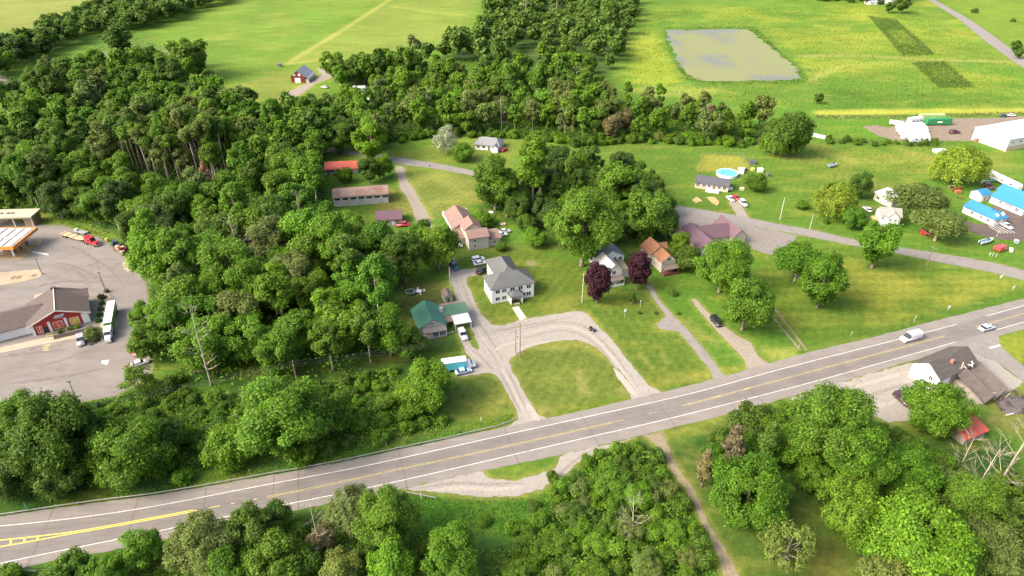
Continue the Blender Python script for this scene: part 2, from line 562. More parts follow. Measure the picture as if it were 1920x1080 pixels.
# south side
patch([(760, 925), (900, 938), (1010, 930), (1050, 905), (1060, 960), (960, 1010), (800, 1000), (740, 960)], (0.06, 0.145, 0.014), 2)
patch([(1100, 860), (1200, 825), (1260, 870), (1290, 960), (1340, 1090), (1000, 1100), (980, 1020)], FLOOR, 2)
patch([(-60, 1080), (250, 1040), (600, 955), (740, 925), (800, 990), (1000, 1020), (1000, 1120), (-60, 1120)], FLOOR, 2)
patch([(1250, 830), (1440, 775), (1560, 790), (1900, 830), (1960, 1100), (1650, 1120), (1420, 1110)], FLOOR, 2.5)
patch([(1270, 870), (1300, 880), (1400, 980), (1460, 960), (1540, 940), (1640, 1090), (1390, 1100)], (0.085, 0.13, 0.02), 2)
patch([(1490, 1010), (1560, 1020), (1600, 1085), (1540, 1090)], (0.15, 0.14, 0.03), 2.5, 0.7)
patch([(1680, 780), (1760, 770), (1800, 820), (1700, 850)], (0.075, 0.14, 0.018), 2)
patch([(1860, 640), (1930, 610), (1930, 690), (1890, 665)], (0.26, 0.27, 0.03), 2, 0.9)
patch([(1850, 690), (1930, 730), (1930, 830), (1840, 790), (1860, 740)], (0.22, 0.2, 0.05), 2.5, 0.85)
# forest floors
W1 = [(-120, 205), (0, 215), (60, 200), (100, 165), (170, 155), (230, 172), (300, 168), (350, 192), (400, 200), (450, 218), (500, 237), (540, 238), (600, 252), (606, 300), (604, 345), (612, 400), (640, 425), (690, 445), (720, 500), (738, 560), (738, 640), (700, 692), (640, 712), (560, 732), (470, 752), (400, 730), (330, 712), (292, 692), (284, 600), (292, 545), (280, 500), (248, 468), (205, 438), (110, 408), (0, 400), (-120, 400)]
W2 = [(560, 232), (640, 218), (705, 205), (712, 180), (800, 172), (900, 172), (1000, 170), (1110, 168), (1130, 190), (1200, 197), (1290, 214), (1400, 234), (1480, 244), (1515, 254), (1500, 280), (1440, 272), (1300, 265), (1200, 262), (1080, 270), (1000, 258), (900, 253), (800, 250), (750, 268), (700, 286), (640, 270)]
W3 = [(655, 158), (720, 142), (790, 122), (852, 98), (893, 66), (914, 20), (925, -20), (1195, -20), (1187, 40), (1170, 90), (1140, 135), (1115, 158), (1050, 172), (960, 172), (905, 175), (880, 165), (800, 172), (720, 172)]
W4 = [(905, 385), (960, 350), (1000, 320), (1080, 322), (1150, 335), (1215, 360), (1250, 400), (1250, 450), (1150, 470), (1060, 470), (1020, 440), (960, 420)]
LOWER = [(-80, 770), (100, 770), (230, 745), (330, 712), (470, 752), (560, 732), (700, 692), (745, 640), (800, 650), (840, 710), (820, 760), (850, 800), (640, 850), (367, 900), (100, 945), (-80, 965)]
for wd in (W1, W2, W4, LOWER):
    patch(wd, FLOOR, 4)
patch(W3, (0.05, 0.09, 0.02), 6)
patch([(160, 95), (250, 70), (330, 95), (345, 130), (200, 130)], (0.12, 0.16, 0.035), 8, 0.8)
patch([(185, 98), (212, 96), (210, 106), (188, 108)], DIRT, 3, 0.8)
patch([(255, 100), (325, 93), (330, 108), (260, 108)], (0.3, 0.27, 0.12), 5, 0.6)
patch([(0, 398), (80, 398), (200, 432), (262, 500), (250, 470), (150, 425), (80, 412), (0, 415)], (0.16, 0.19, 0.03), 2.5, 0.9)
patch([(820, 118), (900, 115), (905, 145), (840, 150)], (0.08, 0.165, 0.02), 4, 0.9)

# yellowed worn edge beside every gravel and road edge is added through this list
def worn(px_poly, wdt=1.3, c=(0.30, 0.26, 0.065), alpha=0.75):
    P = [g2(p) for p in px_poly]
    stroke(P + [P[0]], wdt, c, 1.2, alpha, True)
# ------------------------------------------------------------------ hard surfaces
def sheet(name, poly, z, m, jitter=0.25, step=1.2, world=False, kind="structure", parent=None, label=None):
    P = poly if world else [g2(p) for p in poly]
    P = resample(P, step, True, jitter, len(poly))
    bm = bmesh.new()
    vs = [bm.verts.new((x, y, z)) for x, y in P]
    f = bm.faces.new(vs)
    f.normal_update()
    if f.normal.z < 0: f.normal_flip()
    bmesh.ops.triangulate(bm, faces=[f])
    me = bpy.data.meshes.new(name); bm.to_mesh(me); bm.free()
    o = link(name, me, m, parent)
    if kind: o["kind"] = kind
    if label: o["label"] = label
    return o

gravel = mat("gravel", (0.25, 0.218, 0.175), 0.95, 0.16, 1.5, bump=0.2, spec=0.1, c2=(0.225, 0.197, 0.158))
gravel_pale = mat("gravel_pale", (0.270, 0.250, 0.215), 0.95, 0.16, 1.6, bump=0.2, spec=0.1, c2=(0.245, 0.225, 0.19))
dirt_m = mat("dirt_track", (0.22, 0.18, 0.12), 0.95, 0.2, 1.0, bump=0.4, spec=0.1, c2=(0.17, 0.15, 0.09))
asphalt_b = mat("worn_asphalt", (0.205, 0.190, 0.170), 0.9, 0.12, 0.6, spec=0.15, c2=(0.18, 0.166, 0.15))
asphalt_dark = mat("dark_asphalt", (0.10, 0.078, 0.068), 0.9, 0.12, 0.4, spec=0.15, c2=(0.125, 0.10, 0.085))
concrete = mat("concrete", (0.36, 0.29, 0.205), 0.9, 0.12, 0.7, spec=0.15)
white_paint = mat("white_road_paint", (0.58, 0.56, 0.51), 0.7, 0.15, 2.0, c2=(0.42, 0.395, 0.35))
yellow_paint = mat("yellow_road_paint", (0.50, 0.41, 0.13), 0.7, 0.15, 2.0, c2=(0.34, 0.28, 0.14))
yellow_fresh = mat("fresh_yellow_paint", (0.56, 0.46, 0.08), 0.7, 0.1, 2.0)

# --- the two-lane road: five traced lines give a strip with shoulders
NP = [(-90, 984), (0, 968), (133, 949), (267, 932), (367, 916), (500, 892), (640, 867), (773, 838), (907, 809), (1005, 789), (1067, 776), (1120, 764), (1183, 748), (1240, 736), (1335, 712), (1412, 690), (1513, 661), (1630, 634), (1763, 599), (1920, 560), (1990, 541)]
NL = [(-90, 994), (0, 987), (133, 973), (267, 954), (367, 935), (493, 910), (640, 883), (740, 862), (940, 817), (1140, 773), (1280, 742), (1357, 722), (1480, 688), (1687, 636), (1780, 612), (1920, 573), (2000, 549)]
CL = [(-90, 1030), (0, 1020), (133, 1000), (267, 976), (363, 958), (500, 932), (620, 909), (703, 889), (840, 861), (1007, 824), (1153, 791), (1280, 761), (1430, 721), (1610, 673), (1773, 630), (1830, 613), (1920, 588), (2000, 564)]
SL = [(-90, 1078), (0, 1056), (147, 1026), (243, 1007), (363, 982), (493, 954), (617, 930), (740, 904), (940, 858), (1050, 832), (1173, 804), (1280, 779), (1511, 720), (1640, 684), (1790, 642), (1873, 617), (1920, 604), (2000, 582)]
SE = [(-90, 1094), (0, 1072), (147, 1044), (247, 1025), (420, 986), (503, 968), (617, 944), (753, 917), (873, 889), (1047, 854), (1187, 820), (1280, 798), (1440, 756), (1560, 722), (1650, 694), (1750, 664), (1875, 630), (1920, 618), (2000, 594)]
def line_at(pts, X):
    """ground line through the traced points, resampled at world x positions"""
    P = smooth_line([g2(p) for p in pts], 4)
    xs = np.array([p[0] for p in P]); ys = np.array([p[1] for p in P])
    o = np.argsort(xs)
    y = np.interp(X, xs[o], ys[o])
    # beyond the traced stretch go straight on
    k0 = (ys[o][6] - ys[o][0]) / (xs[o][6] - xs[o][0]); k1 = (ys[o][-1] - ys[o][-7]) / (xs[o][-1] - xs[o][-7])
    y = np.where(X < xs[o][0], ys[o][0] + (X - xs[o][0]) * k0, y)
    y = np.where(X > xs[o][-1], ys[o][-1] + (X - xs[o][-1]) * k1, y)
    k = 13
    pad = np.concatenate((np.full(k // 2, y[0]), y, np.full(k // 2, y[-1])))
    ys_ = np.convolve(pad, np.ones(k) / k, 'valid')
    ys_[:k] = y[:k]; ys_[-k:] = y[-k:]
    return ys_
RX = np.arange(-150, 260, 1.5)
lnNP, lnNL, lnCL, lnSL, lnSE = [line_at(q, RX) for q in (NP, NL, CL, SL, SE)]
SHO = np.array((0.195, 0.177, 0.155)); LANE = np.array((0.152, 0.138, 0.124)); WHL = np.array((0.165, 0.151, 0.136))
cols = [(lnNP, SHO * 1.02), (lnNP * .5 + lnNL * .5, SHO), (lnNL + 0.15, SHO * 0.98), (lnNL - 0.25, LANE * 1.05), (lnNL * .75 + lnCL * .25, WHL), (lnNL * .5 + lnCL * .5, LANE), (lnNL * .25 + lnCL * .75, WHL), (lnCL + .35, LANE), (lnCL - .35, LANE), (lnCL * .75 + lnSL * .25, WHL), (lnCL * .5 + lnSL * .5, LANE), (lnCL * .25 + lnSL * .75, WHL), (lnSL + 0.25, LANE * 1.05), (lnSL - 0.15, SHO * 0.98), (lnSL * .5 + lnSE * .5, SHO), (lnSE, SHO * 1.02)]
jr = random.Random(4)
bm = bmesh.new()
lay = bm.verts.layers.float_color.new("Col")
grid = []
for i, x in enumerate(RX):
    r_ = []
    for j, (ln, c_) in enumerate(cols):
        yy = ln[i] + (jr.uniform(-.18, .18) if j in (0, len(cols) - 1) else 0)
        v = bm.verts.new((x, yy, 0.05 if 1 < j < len(cols) - 2 else 0.04)); v[lay] = (*c_, 1); r_.append(v)
    grid.append(r_)
for i in range(len(RX) - 1):
    for j in range(len(cols) - 1):
        bm.faces.new((grid[i][j + 1], grid[i + 1][j + 1], grid[i + 1][j], grid[i][j]))
me = bpy.data.meshes.new("main_road"); bm.to_mesh(me); bm.free()
def road_material():
    m, t, b = _nodes("road_asphalt")
    L = t.links
    at = N(t, "ShaderNodeAttribute", attribute_name="Col")
    tc = N(t, "ShaderNodeTexCoord")
    mp = N(t, "ShaderNodeMapping"); mp.inputs["Rotation"].default_value = (0, 0, R(-17)); mp.inputs["Scale"].default_value = (0.05, 1.1, 1)
    L.new(tc.outputs["Object"], mp.inputs[0])
    n1 = N(t, "ShaderNodeTexNoise"); n1.inputs["Scale"].default_value = 1.2; n1.inputs["Detail"].default_value = 6; n1.inputs["Roughness"].default_value = .7
    L.new(mp.outputs[0], n1.inputs[0])
    n2 = N(t, "ShaderNodeTexNoise"); n2.inputs["Scale"].default_value = 0.16; n2.inputs["Detail"].default_value = 6; n2.inputs["Roughness"].default_value = .7
    L.new(tc.outputs["Object"], n2.inputs[0])
    vo = N(t, "ShaderNodeTexVoronoi", feature='DISTANCE_TO_EDGE'); vo.inputs["Scale"].default_value = 0.085
    mpv = N(t, "ShaderNodeMapping"); mpv.inputs["Rotation"].default_value = (0, 0, R(-17)); mpv.inputs["Scale"].default_value = (1, 0.35, 1)
    L.new(tc.outputs["Object"], mpv.inputs[0]); L.new(mpv.outputs[0], vo.inputs[0])
    def mr(o, a, b_, c, d):
        q = N(t, "ShaderNodeMapRange"); q.inputs[1].default_value = a; q.inputs[2].default_value = b_; q.inputs[3].default_value = c; q.inputs[4].default_value = d
        L.new(o, q.inputs[0]); return q.outputs[0]
    k1 = mr(n1.outputs[0], .3, .7, .88, 1.12); k2 = mr(n2.outputs[0], .3, .7, .88, 1.12); k3 = mr(vo.outputs[0], 0.0, 0.002, .9, 1.0)
    a = N(t, "ShaderNodeMath", operation='MULTIPLY'); L.new(k1, a.inputs[0]); L.new(k2, a.inputs[1])
    a2 = N(t, "ShaderNodeMath", operation='MULTIPLY'); L.new(a.outputs[0], a2.inputs[0]); L.new(k3, a2.inputs[1])
    s = N(t, "ShaderNodeVectorMath", operation='SCALE'); L.new(at.outputs["Color"], s.inputs[0]); L.new(a2.outputs[0], s.inputs["Scale"])
    L.new(s.outputs[0], b.inputs["Base Color"]); b.inputs["Roughness"].default_value = 0.9; b.inputs["Specular IOR Level"].default_value = 0.15
    return m
road = link("main_road", me, road_material())
tag(road, kind="structure", label="two lane highway with wide shoulders running across the picture")
def marking(name, ln, off, wdt, x0, x1, m, dash=None, parent=road, z=0.056):
    mb = MB()
    k = 0
    run = []
    step = 0.75
    x = x0
    while x < x1:
        on = True if dash is None else ((x - x0) % (dash[0] + dash[1])) < dash[0]
        if on: run.append(x)
        if (not on or x + step >= x1) and len(run) > 1:
            for a, b_ in zip(run[:-1], run[1:]):
                ya, yb = np.interp(a, RX, ln) + off, np.interp(b_, RX, ln) + off
                mb.poly([(a, ya - wdt / 2, z), (b_, yb - wdt / 2, z), (b_, yb + wdt / 2, z), (a, ya + wdt / 2, z)])
            run = []
        x += step
    return mb.build(name, m, parent)
xg = lambda px, py: g(px, py).x
marking("edge_line", lnNL, 0, .2, -150, xg(1795, 608), white_paint)
marking("edge_line", lnNL, 0, .2, xg(1850, 592), 250, white_paint)
marking("edge_line", lnSL, 0, .2, -150, xg(1795, 641), white_paint)
marking("edge_line", lnSL, 0, .2, xg(1868, 619), 250, white_paint)
x_h = xg(363, 958)
marking("centre_line", lnCL, .24, .26, xg(120, 1002), x_h, yellow_fresh)
marking("centre_line", lnCL, -.24, .26, xg(120, 1002), x_h, yellow_fresh)
marking("centre_line", lnCL, .0, .22, x_h, xg(500, 932), yellow_paint, (1.4, .9))
for o_ in (.2, -.2):
    marking("centre_line", lnCL, o_, .11, xg(500, 932), xg(1153, 791), yellow_paint)
marking("centre_line", lnCL, .0, .14, xg(1153, 791), xg(1430, 721), yellow_paint, (3, 6))
for o_ in (.2, -.2):
    marking("centre_line", lnCL, o_, .11, xg(1290, 758), xg(1773, 630), yellow_paint)
for o_ in (.2, -.2):
    marking("centre_line", lnCL, o_, .11, xg(1830, 613), 250, yellow_paint)
# hatched gore at the left end
gx0, gx1 = -150.0, xg(130, 1000)
def gore(x):
    t = min(1.0, max(0.0, (gx1 - x) / 30.0))
    return 0.24 + 1.5 * t
mb = MB()
for s_ in (1, -1):
    x = gx0
    while x < gx1:
        a, b_ = x, x + 1.0
        ya, yb = np.interp(a, RX, lnCL) + s_ * gore(a), np.interp(b_, RX, lnCL) + s_ * gore(b_)
        mb.poly([(a, ya - .15, .057), (b_, yb - .15, .057), (b_, yb + .15, .057), (a, ya + .15, .057)])
        x += 1.0
mb.build("gore_outline", yellow_fresh, road)
x = gx0 + 1
while x < gx1 - 4:
    q = gore(x) - .1
    y0_, y1_ = np.interp(x, RX, lnCL) + q, np.interp(x + 2 * q * 0.6, RX, lnCL) - q
    MB().poly([(x, y0_, .0585), (x + .5, y0_, .0585), (x + 2 * q * .6 + .5, y1_, .0585), (x + 2 * q * .6, y1_, .0585)]).build("gore_hatch", yellow_fresh, road)
    x += 2.6

# --- other paved and gravel surfaces
D1 = [(917, 812), (945, 803), (960, 797), (971, 786), (967, 770), (957, 748), (947, 727), (933, 708), (920, 699), (893, 702), (858, 706), (862, 694), (884, 678), (880, 670), (873, 663), (867, 647), (858, 626), (868, 620), (877, 637), (886, 650), (895, 656), (900, 652), (887, 623), (873, 593), (855, 560), (844, 520), (836, 492), (838, 482), (850, 484), (862, 506), (897, 503), (902, 514), (877, 520), (874, 528), (887, 557), (903, 590), (923, 608), (938, 611), (953, 608), (987, 597), (1040, 590), (1077, 583), (1097, 586), (1112, 602), (1130, 620), (1147, 637), (1173, 670), (1207, 713), (1217, 723), (1240, 736), (1200, 752), (1184, 748), (1180, 720), (1170, 705), (1152, 683), (1122, 653), (1097, 642), (1080, 638), (1053, 638), (1017, 643), (980, 657), (959, 670), (955, 680), (960, 695), (970, 712), (983, 737), (997, 760), (1006, 777), (1028, 786), (1010, 800), (960, 812)]
D2 = [(1212, 537), (1222, 534), (1234, 560), (1263, 592), (1297, 627), (1330, 667), (1356, 702), (1370, 706), (1355, 714), (1330, 718), (1337, 708), (1334, 698), (1321, 680), (1288, 640), (1272, 621), (1237, 617), (1231, 610), (1240, 601), (1249, 592), (1225, 560)]
D3 = [(1296, 562), (1303, 560), (1330, 588), (1363, 615), (1388, 633), (1408, 643), (1414, 657), (1426, 673), (1445, 684), (1405, 698), (1396, 674), (1347, 624), (1318, 591)]
LANE_UP = [(745, 310), (757, 313), (763, 337), (777, 357), (787, 377), (800, 397), (806, 410), (815, 440), (835, 470), (851, 486), (838, 492), (812, 465), (790, 440), (781, 417), (774, 393), (763, 370), (750, 353), (748, 340), (742, 318)]
PULL = [(753, 919), (873, 889), (905, 884), (913, 893), (930, 899), (967, 902), (1007, 890), (1040, 877), (1050, 858), (1060, 850), (1187, 822), (1150, 838), (1123, 846), (1083, 868), (1057, 893), (1035, 902), (1017, 917), (973, 929), (907, 933), (827, 924)]
LOT = [(1478, 748), (1560, 724), (1640, 698), (1700, 683), (1745, 670), (1790, 661), (1830, 665), (1862, 676), (1892, 696), (1920, 717), (1880, 740), (1800, 775), (1745, 765), (1720, 772), (1706, 788), (1670, 792), (1640, 780), (1590, 770)]
SIDE = [(1745, 664), (1800, 645), (1872, 628), (1876, 648), (1892, 664), (1920, 687), (2000, 740), (2060, 790), (2030, 800), (1960, 742), (1920, 716), (1892, 695), (1862, 675), (1828, 664), (1790, 660)]
BACK = [[(560, 268), (620, 277), (680, 284), (733, 293), (773, 299), (823, 307), (873, 317), (890, 321), (1000, 340), (1100, 358), (1180, 371), (1260, 384), (1310, 392), (1382, 404), (1460, 420), (1527, 432), (1597, 448), (1680, 463), (1780, 478), (1863, 493), (1920, 507), (2000, 530)],
        [(560, 276), (620, 286), (680, 293), (733, 304), (765, 310), (807, 315), (848, 322), (885, 329), (1000, 350), (1100, 368), (1180, 382), (1260, 397), (1310, 405), (1382, 418), (1460, 433), (1527, 446), (1597, 460), (1680, 475), (1747, 489), (1847, 508), (1920, 526), (2000, 549)]]
back_poly = smooth_line([g2(p) for p in BACK[0]], 3) + smooth_line([g2(p) for p in BACK[1]], 3)[::-1]
LOT_P = [(1258, 397), (1310, 403), (1393, 420), (1460, 434), (1494, 442), (1490, 452), (1447, 478), (1410, 468), (1390, 455), (1300, 470), (1280, 462), (1262, 430)]
SHOP = [(1812, 413), (1833, 422), (1868, 412), (1862, 385), (1890, 376), (1960, 380), (1980, 440), (1925, 452), (1883, 450), (1840, 442), (1797, 428), (1800, 420)]
STOP = [(-160, 415), (0, 412), (80, 421), (117, 423), (150, 435), (183, 443), (200, 452), (233, 480), (260, 505), (277, 533), (274, 552), (280, 600), (284, 660), (282, 700), (233, 732), (217, 743), (120, 757), (0, 757), (-160, 762)]
YARD = [(1618, 238), (1640, 234), (1670, 240), (1690, 224), (1767, 222), (1875, 221), (1960, 214), (1990, 280), (1880, 262), (1820, 264), (1750, 264), (1680, 264), (1650, 256)]
BARN_RD = [(660, 122), (664, 125), (620, 146), (590, 158), (560, 180), (530, 190), (522, 188), (545, 170), (580, 154), (604, 141), (598, 133), (592, 131), (600, 128), (614, 134), (630, 133)]
NE_RD = [(1720, -20), (1740, 0), (1800, 37), (1847, 77), (1893, 110), (1920, 128), (1990, 180), (2000, 170), (1920, 110), (1863, 67), (1813, 33), (1753, 0), (1735, -20)]
CAR_DRIVE = [(1366, 380), (1383, 375), (1402, 404), (1404, 411), (1382, 407), (1380, 400)]
TRACK = [(1207, 816), (1242, 810), (1258, 853), (1282, 893), (1302, 922), (1332, 987), (1365, 1040), (1388, 1090), (1362, 1090), (1346, 1040), (1312, 970), (1284, 915), (1262, 885), (1243, 857), (1225, 830)]
WEST_LOT = [(-60, 120), (0, 138), (18, 150), (14, 165), (45, 180), (40, 188), (0, 172), (-60, 170)]
for q_ in (D1, D2, D3, LANE_UP, PULL, BARN_RD, TRACK):
    worn(q_)
worn(STOP, 1.2, (0.34, 0.27, 0.12), 0.8)
worn(LOT, 2.0, DRY, 0.6)
worn(CAR_DRIVE, 1.0)
stroke([p for p in back_poly], 1.6, (0.2, 0.2, 0.05), 1.2, 0.6, True)

sheet("gravel_drive", D1, 0.03, gravel_pale, .3)
sheet("driveway", D2, 0.03, asphalt_b, .12)
sheet("dirt_driveway", D3, 0.03, gravel, .2)
sheet("lane", LANE_UP, 0.026, gravel, .15)
sheet("gravel_pull_off", PULL, 0.03, gravel_pale, .3)
sheet("gravel_lot", LOT, 0.022, gravel_pale, .4)
sheet("side_road", SIDE, 0.034, asphalt_b, .1)
sheet("back_road", back_poly, 0.034, asphalt_b, .08, world=True)
sheet("gravel_parking_lot", LOT_P, 0.022, mat("grey_gravel", (0.18, 0.165, 0.145), .95, .18, .7, bump=.4, c2=(.205, .17, .135)), .3)
sheet("shop_parking_lot", SHOP, 0.03, asphalt_dark, .1)
lot_m = mat("lot_asphalt", (0.185, 0.168, 0.148), .9, .14, .12, spec=.15, stretch=(1, 2.2, 1), c2=(.165, .146, .127))
sheet("truck_stop_lot", STOP, 0.03, lot_m, .25)
sheet("storage_yard", YARD, 0.02, mat("yard_dirt", (0.185, 0.148, 0.108), .95, .15, .3), .5)
sheet("barn_road", BARN_RD, 0.024, gravel, .3, 2)
sheet("country_road", NE_RD, 0.03, asphalt_b, .1, 4)
sheet("house_drive", CAR_DRIVE, 0.02, gravel, .2)
sheet("dirt_track", TRACK, 0.02, dirt_m, .3)
sheet("clearing_path", WEST_LOT, 0.02, mat("pale_dirt", (.33, .27, .23), .95, .15, .2), .8, 3)
for a_, b_ in (((1440, 584), (1500, 656)), ((1452, 578), (1513, 657))):
    A_, B_ = Vector(g2(a_)), Vector(g2(b_)); d_ = (B_ - A_).normalized(); n_ = Vector((-d_.y, d_.x)) * .32
    sheet("wheel_track", [tuple(A_ + n_), tuple(B_ + n_), tuple(B_ - n_), tuple(A_ - n_)], .018, dirt_m, .22, .7, True)
# stop line, shoulder patches and crossing marks
sheet("stop_line", [(1854, 651), (1875, 646), (1876, 649), (1856, 654.5)], .042, white_paint, .0, 5, kind="structure")
bp_ = [(430, 740), (560, 740), (490, 870), (440, 870)]
for k_ in range(9):                                          # faded hatched walkway at the shop door
    x0_, y0_ = 87 - k_ * 1.1, 625 + k_ * 4.6
    sheet("crossing_bar", [(x0_, y0_), (x0_ + 13, y0_ - 2.5), (x0_ + 13, y0_ - .8), (x0_, y0_ + 1.7)], .037, yellow_paint, 0, 6)
sheet("white_square", [(189, 681), (192, 675.5), (205, 675), (201, 684)], .038, white_paint, 0, 6)
sheet("dark_patch", [(195, 680), (197, 678.5), (199, 678.6), (198, 681)], .043, asphalt_dark, 0, 6)
for a_, b_ in (((60, 471), (91, 477)), ):
    sheet("paint_bar", [(a_[0], a_[1]), (b_[0], b_[1] - 1), (b_[0], b_[1] + 2), (a_[0], a_[1] + 2)], .038, white_paint, 0, 6)
sheet("concrete_pad", [(66, 553), (98, 545), (96, 558), (62, 562)], .036, concrete, .1)
sheet("concrete_patch", [(230, 494), (240, 486), (246, 500), (240, 510), (232, 505)], .036, concrete, .5)
for k_ in range(5):                                          # parking bay lines at the blue-roofed shop
    q0 = (1853 + k_ * 6.5, 424 + k_ * -.2)
    sheet("bay_line", [q0, (q0[0] + 24, q0[1] + 14), (q0[0] + 24.8, q0[1] + 13.6), (q0[0] + .9, q0[1] - .4)], .036, white_paint, 0, 5)
# wheel-polished and dusty bands on the gravel
tr_dark = mat("packed_gravel", (.215, .19, .16), .95, .22, 1.2); tr_pale = mat("dusty_gravel", (.312, .28, .232), .95, .18, 1.2)
def band(pts, hw, m, z, name="tyre_band", jit=.18):
    P_ = smooth_line([g2(p) for p in pts], 8)
    L_, Rr = [], []
    for k_, p in enumerate(P_):
        d_ = Vector(P_[min(k_ + 1, len(P_) - 1)]) - Vector(P_[max(k_ - 1, 0)]); d_.normalize()
        w_ = hw * min(1.0, .15 + 1.2 * min(k_, len(P_) - 1 - k_) / len(P_) * 3)
        L_.append((p[0] - d_.y * w_, p[1] + d_.x * w_)); Rr.append((p[0] + d_.y * w_, p[1] - d_.x * w_))
    sheet(name, L_ + Rr[::-1], z, m, min(jit, hw * .4), .8, True)
zb_ = .0335
for ln_, hw_, m_ in (([(932, 690), (955, 730), (978, 778)], .35, tr_dark), ([(946, 685), (968, 728), (994, 778)], .35, tr_dark), ([(940, 690), (962, 730), (988, 785)], .3, tr_pale),
    ([(853, 515), (868, 560), (890, 612), (918, 655), (938, 688)], .35, tr_dark), ([(862, 520), (880, 565), (900, 608), (925, 645), (945, 680)], .35, tr_dark), ([(858, 530), (875, 575), (897, 622), (925, 662)], .3, tr_pale),
    ([(930, 632), (985, 616), (1050, 604), (1095, 612), (1130, 640), (1165, 682), (1200, 730)], .4, tr_dark), ([(940, 650), (990, 632), (1050, 620), (1090, 628), (1122, 650), (1152, 686), (1190, 738)], .4, tr_dark), ([(935, 640), (990, 624), (1050, 612), (1092, 620), (1126, 645), (1160, 686), (1196, 734)], .35, tr_pale),
    ([(920, 622), (960, 615), (1010, 606), (1070, 596)], .5, tr_dark), ([(925, 660), (950, 645), (985, 636)], .5, tr_pale), ([(880, 655), (905, 672), (930, 700)], .35, tr_dark), ([(868, 640), (885, 662), (915, 690)], .3, tr_pale),
    ([(960, 668), (975, 655), (1005, 645), (1045, 639)], .5, tr_pale), ([(985, 755), (1000, 775), (1010, 790)], .9, tr_pale), ([(1150, 690), (1175, 722), (1195, 745)], .9, tr_pale),
    ([(800, 921), (860, 915), (930, 918), (990, 912)], .6, tr_pale), ([(780, 916), (850, 906), (910, 908), (980, 906)], .4, tr_dark), ([(1050, 890), (1080, 862), (1110, 845)], .4, tr_dark),
    ([(1600, 760), (1650, 735), (1720, 715)], .6, tr_dark), ([(1560, 742), (1640, 715), (1720, 692)], .5, tr_pale), ([(1620, 770), (1670, 755), (1700, 735)], .5, tr_pale),
    ([(1223, 545), (1252, 590), (1290, 632), (1340, 700)], .22, tr_dark), ([(756, 340), (770, 370), (795, 410)], .25, tr_dark)):
    band(ln_, hw_, m_, zb_); zb_ += .0008
# skid marks and turning arcs on the truck stop lot
for k_, ln_ in enumerate(([(90, 470), (150, 475), (200, 500), (235, 540)], [(95, 490), (140, 500), (180, 520), (215, 560)], [(110, 500), (150, 512), (170, 540)], [(20, 690), (100, 680), (180, 650), (225, 610)], [(10, 720), (110, 708), (200, 690)], [(60, 540), (120, 528), (200, 530)], [(130, 460), (170, 480), (190, 510)], [(0, 670), (60, 662), (130, 655)])):
    band(ln_, .45 + .2 * (k_ % 3), mat("skid_mark", (.145, .127, .11), .9, .2, .5), .0345 + k_ * .0008, "skid_mark", .3)
for px_, py_, r_ in ((60, 655, .8), (45, 660, .6), (95, 652, .7), (112, 648, .7), (20, 665, .9), (170, 497, 1.1), (220, 495, .9), (120, 640, .6), (50, 672, .5), (75, 690, .6)):
    p = g(px_, py_); sheet("oil_spot", [(p.x + r_ * math.cos(q), p.y + r_ * .8 * math.sin(q)) for q in [k * .7 for k in range(9)]], .0415, mat("oil_spot", (.145, .115, .095), .7, .2, 2), .15, .6, True)
# tar joints across the highway
for px_ in (60, 230, 366, 497, 545, 741, 944, 1090, 1230, 1390, 1560, 1720, 1850):
    x = xg(px_, float(np.interp(px_, [q[0] for q in CL], [q[1] for q in CL])))
    i_ = int(np.clip((x - RX[0]) / 1.5, 1, len(RX) - 3)); y0_, y1_ = lnNP[i_], lnSE[i_]; sl = (lnCL[i_ + 1] - lnCL[i_ - 1]) / 3.0
    MB().poly([(x, lnNP[i_] - .1, .0545), (x + .16, lnNP[i_] - .1, .0545), (x + .16 + sl * (y0_ - y1_), y1_ + .1, .0545), (x + sl * (y0_ - y1_), y1_ + .1, .0545)]).build("tar_joint", mat("tar", (.10, .085, .075), .8), road)

# --- pond
POND = [(1250, 56), (1300, 57), (1350, 54), (1402, 55), (1415, 65), (1440, 85), (1465, 105), (1490, 125), (1505, 147), (1460, 150), (1400, 151), (1330, 153), (1300, 148), (1283, 135), (1272, 118), (1262, 95), (1253, 75)]
def water_material():
    m, t, b = _nodes("pond_water")
    L = t.links
    tc = N(t, "ShaderNodeTexCoord")
    n = N(t, "ShaderNodeTexNoise"); n.inputs["Scale"].default_value = .022; n.inputs["Detail"].default_value = 7; n.inputs["Roughness"].default_value = .6
    mp = N(t, "ShaderNodeMapping"); mp.inputs["Scale"].default_value = (1.0, .55, 1); mp.inputs["Location"].default_value = (3.1, 8.2, 0)
    L.new(tc.outputs["Object"], mp.inputs[0]); L.new(mp.outputs[0], n.inputs[0])
    r = N(t, "ShaderNodeMapRange"); r.inputs[1].default_value = .50; r.inputs[2].default_value = .60; L.new(n.outputs[0], r.inputs[0])
    mx = N(t, "ShaderNodeMix", data_type='RGBA'); mx.inputs[6].default_value = (.185, .195, .085, 1); mx.inputs[7].default_value = (.14, .147, .105, 1)
    L.new(r.outputs[0], mx.inputs[0]); L.new(mx.outputs[2], b.inputs["Base Color"])
    rr = N(t, "ShaderNodeMapRange"); rr.inputs[3].default_value = .5; rr.inputs[4].default_value = .25; L.new(r.outputs[0], rr.inputs[0]); L.new(rr.outputs[0], b.inputs["Roughness"])
    b.inputs["Specular IOR Level"].default_value = .06
    return m
sheet("pond_water", POND, .03, water_material(), 2.2, 5)
worn(POND, 6, LUSH, .9)

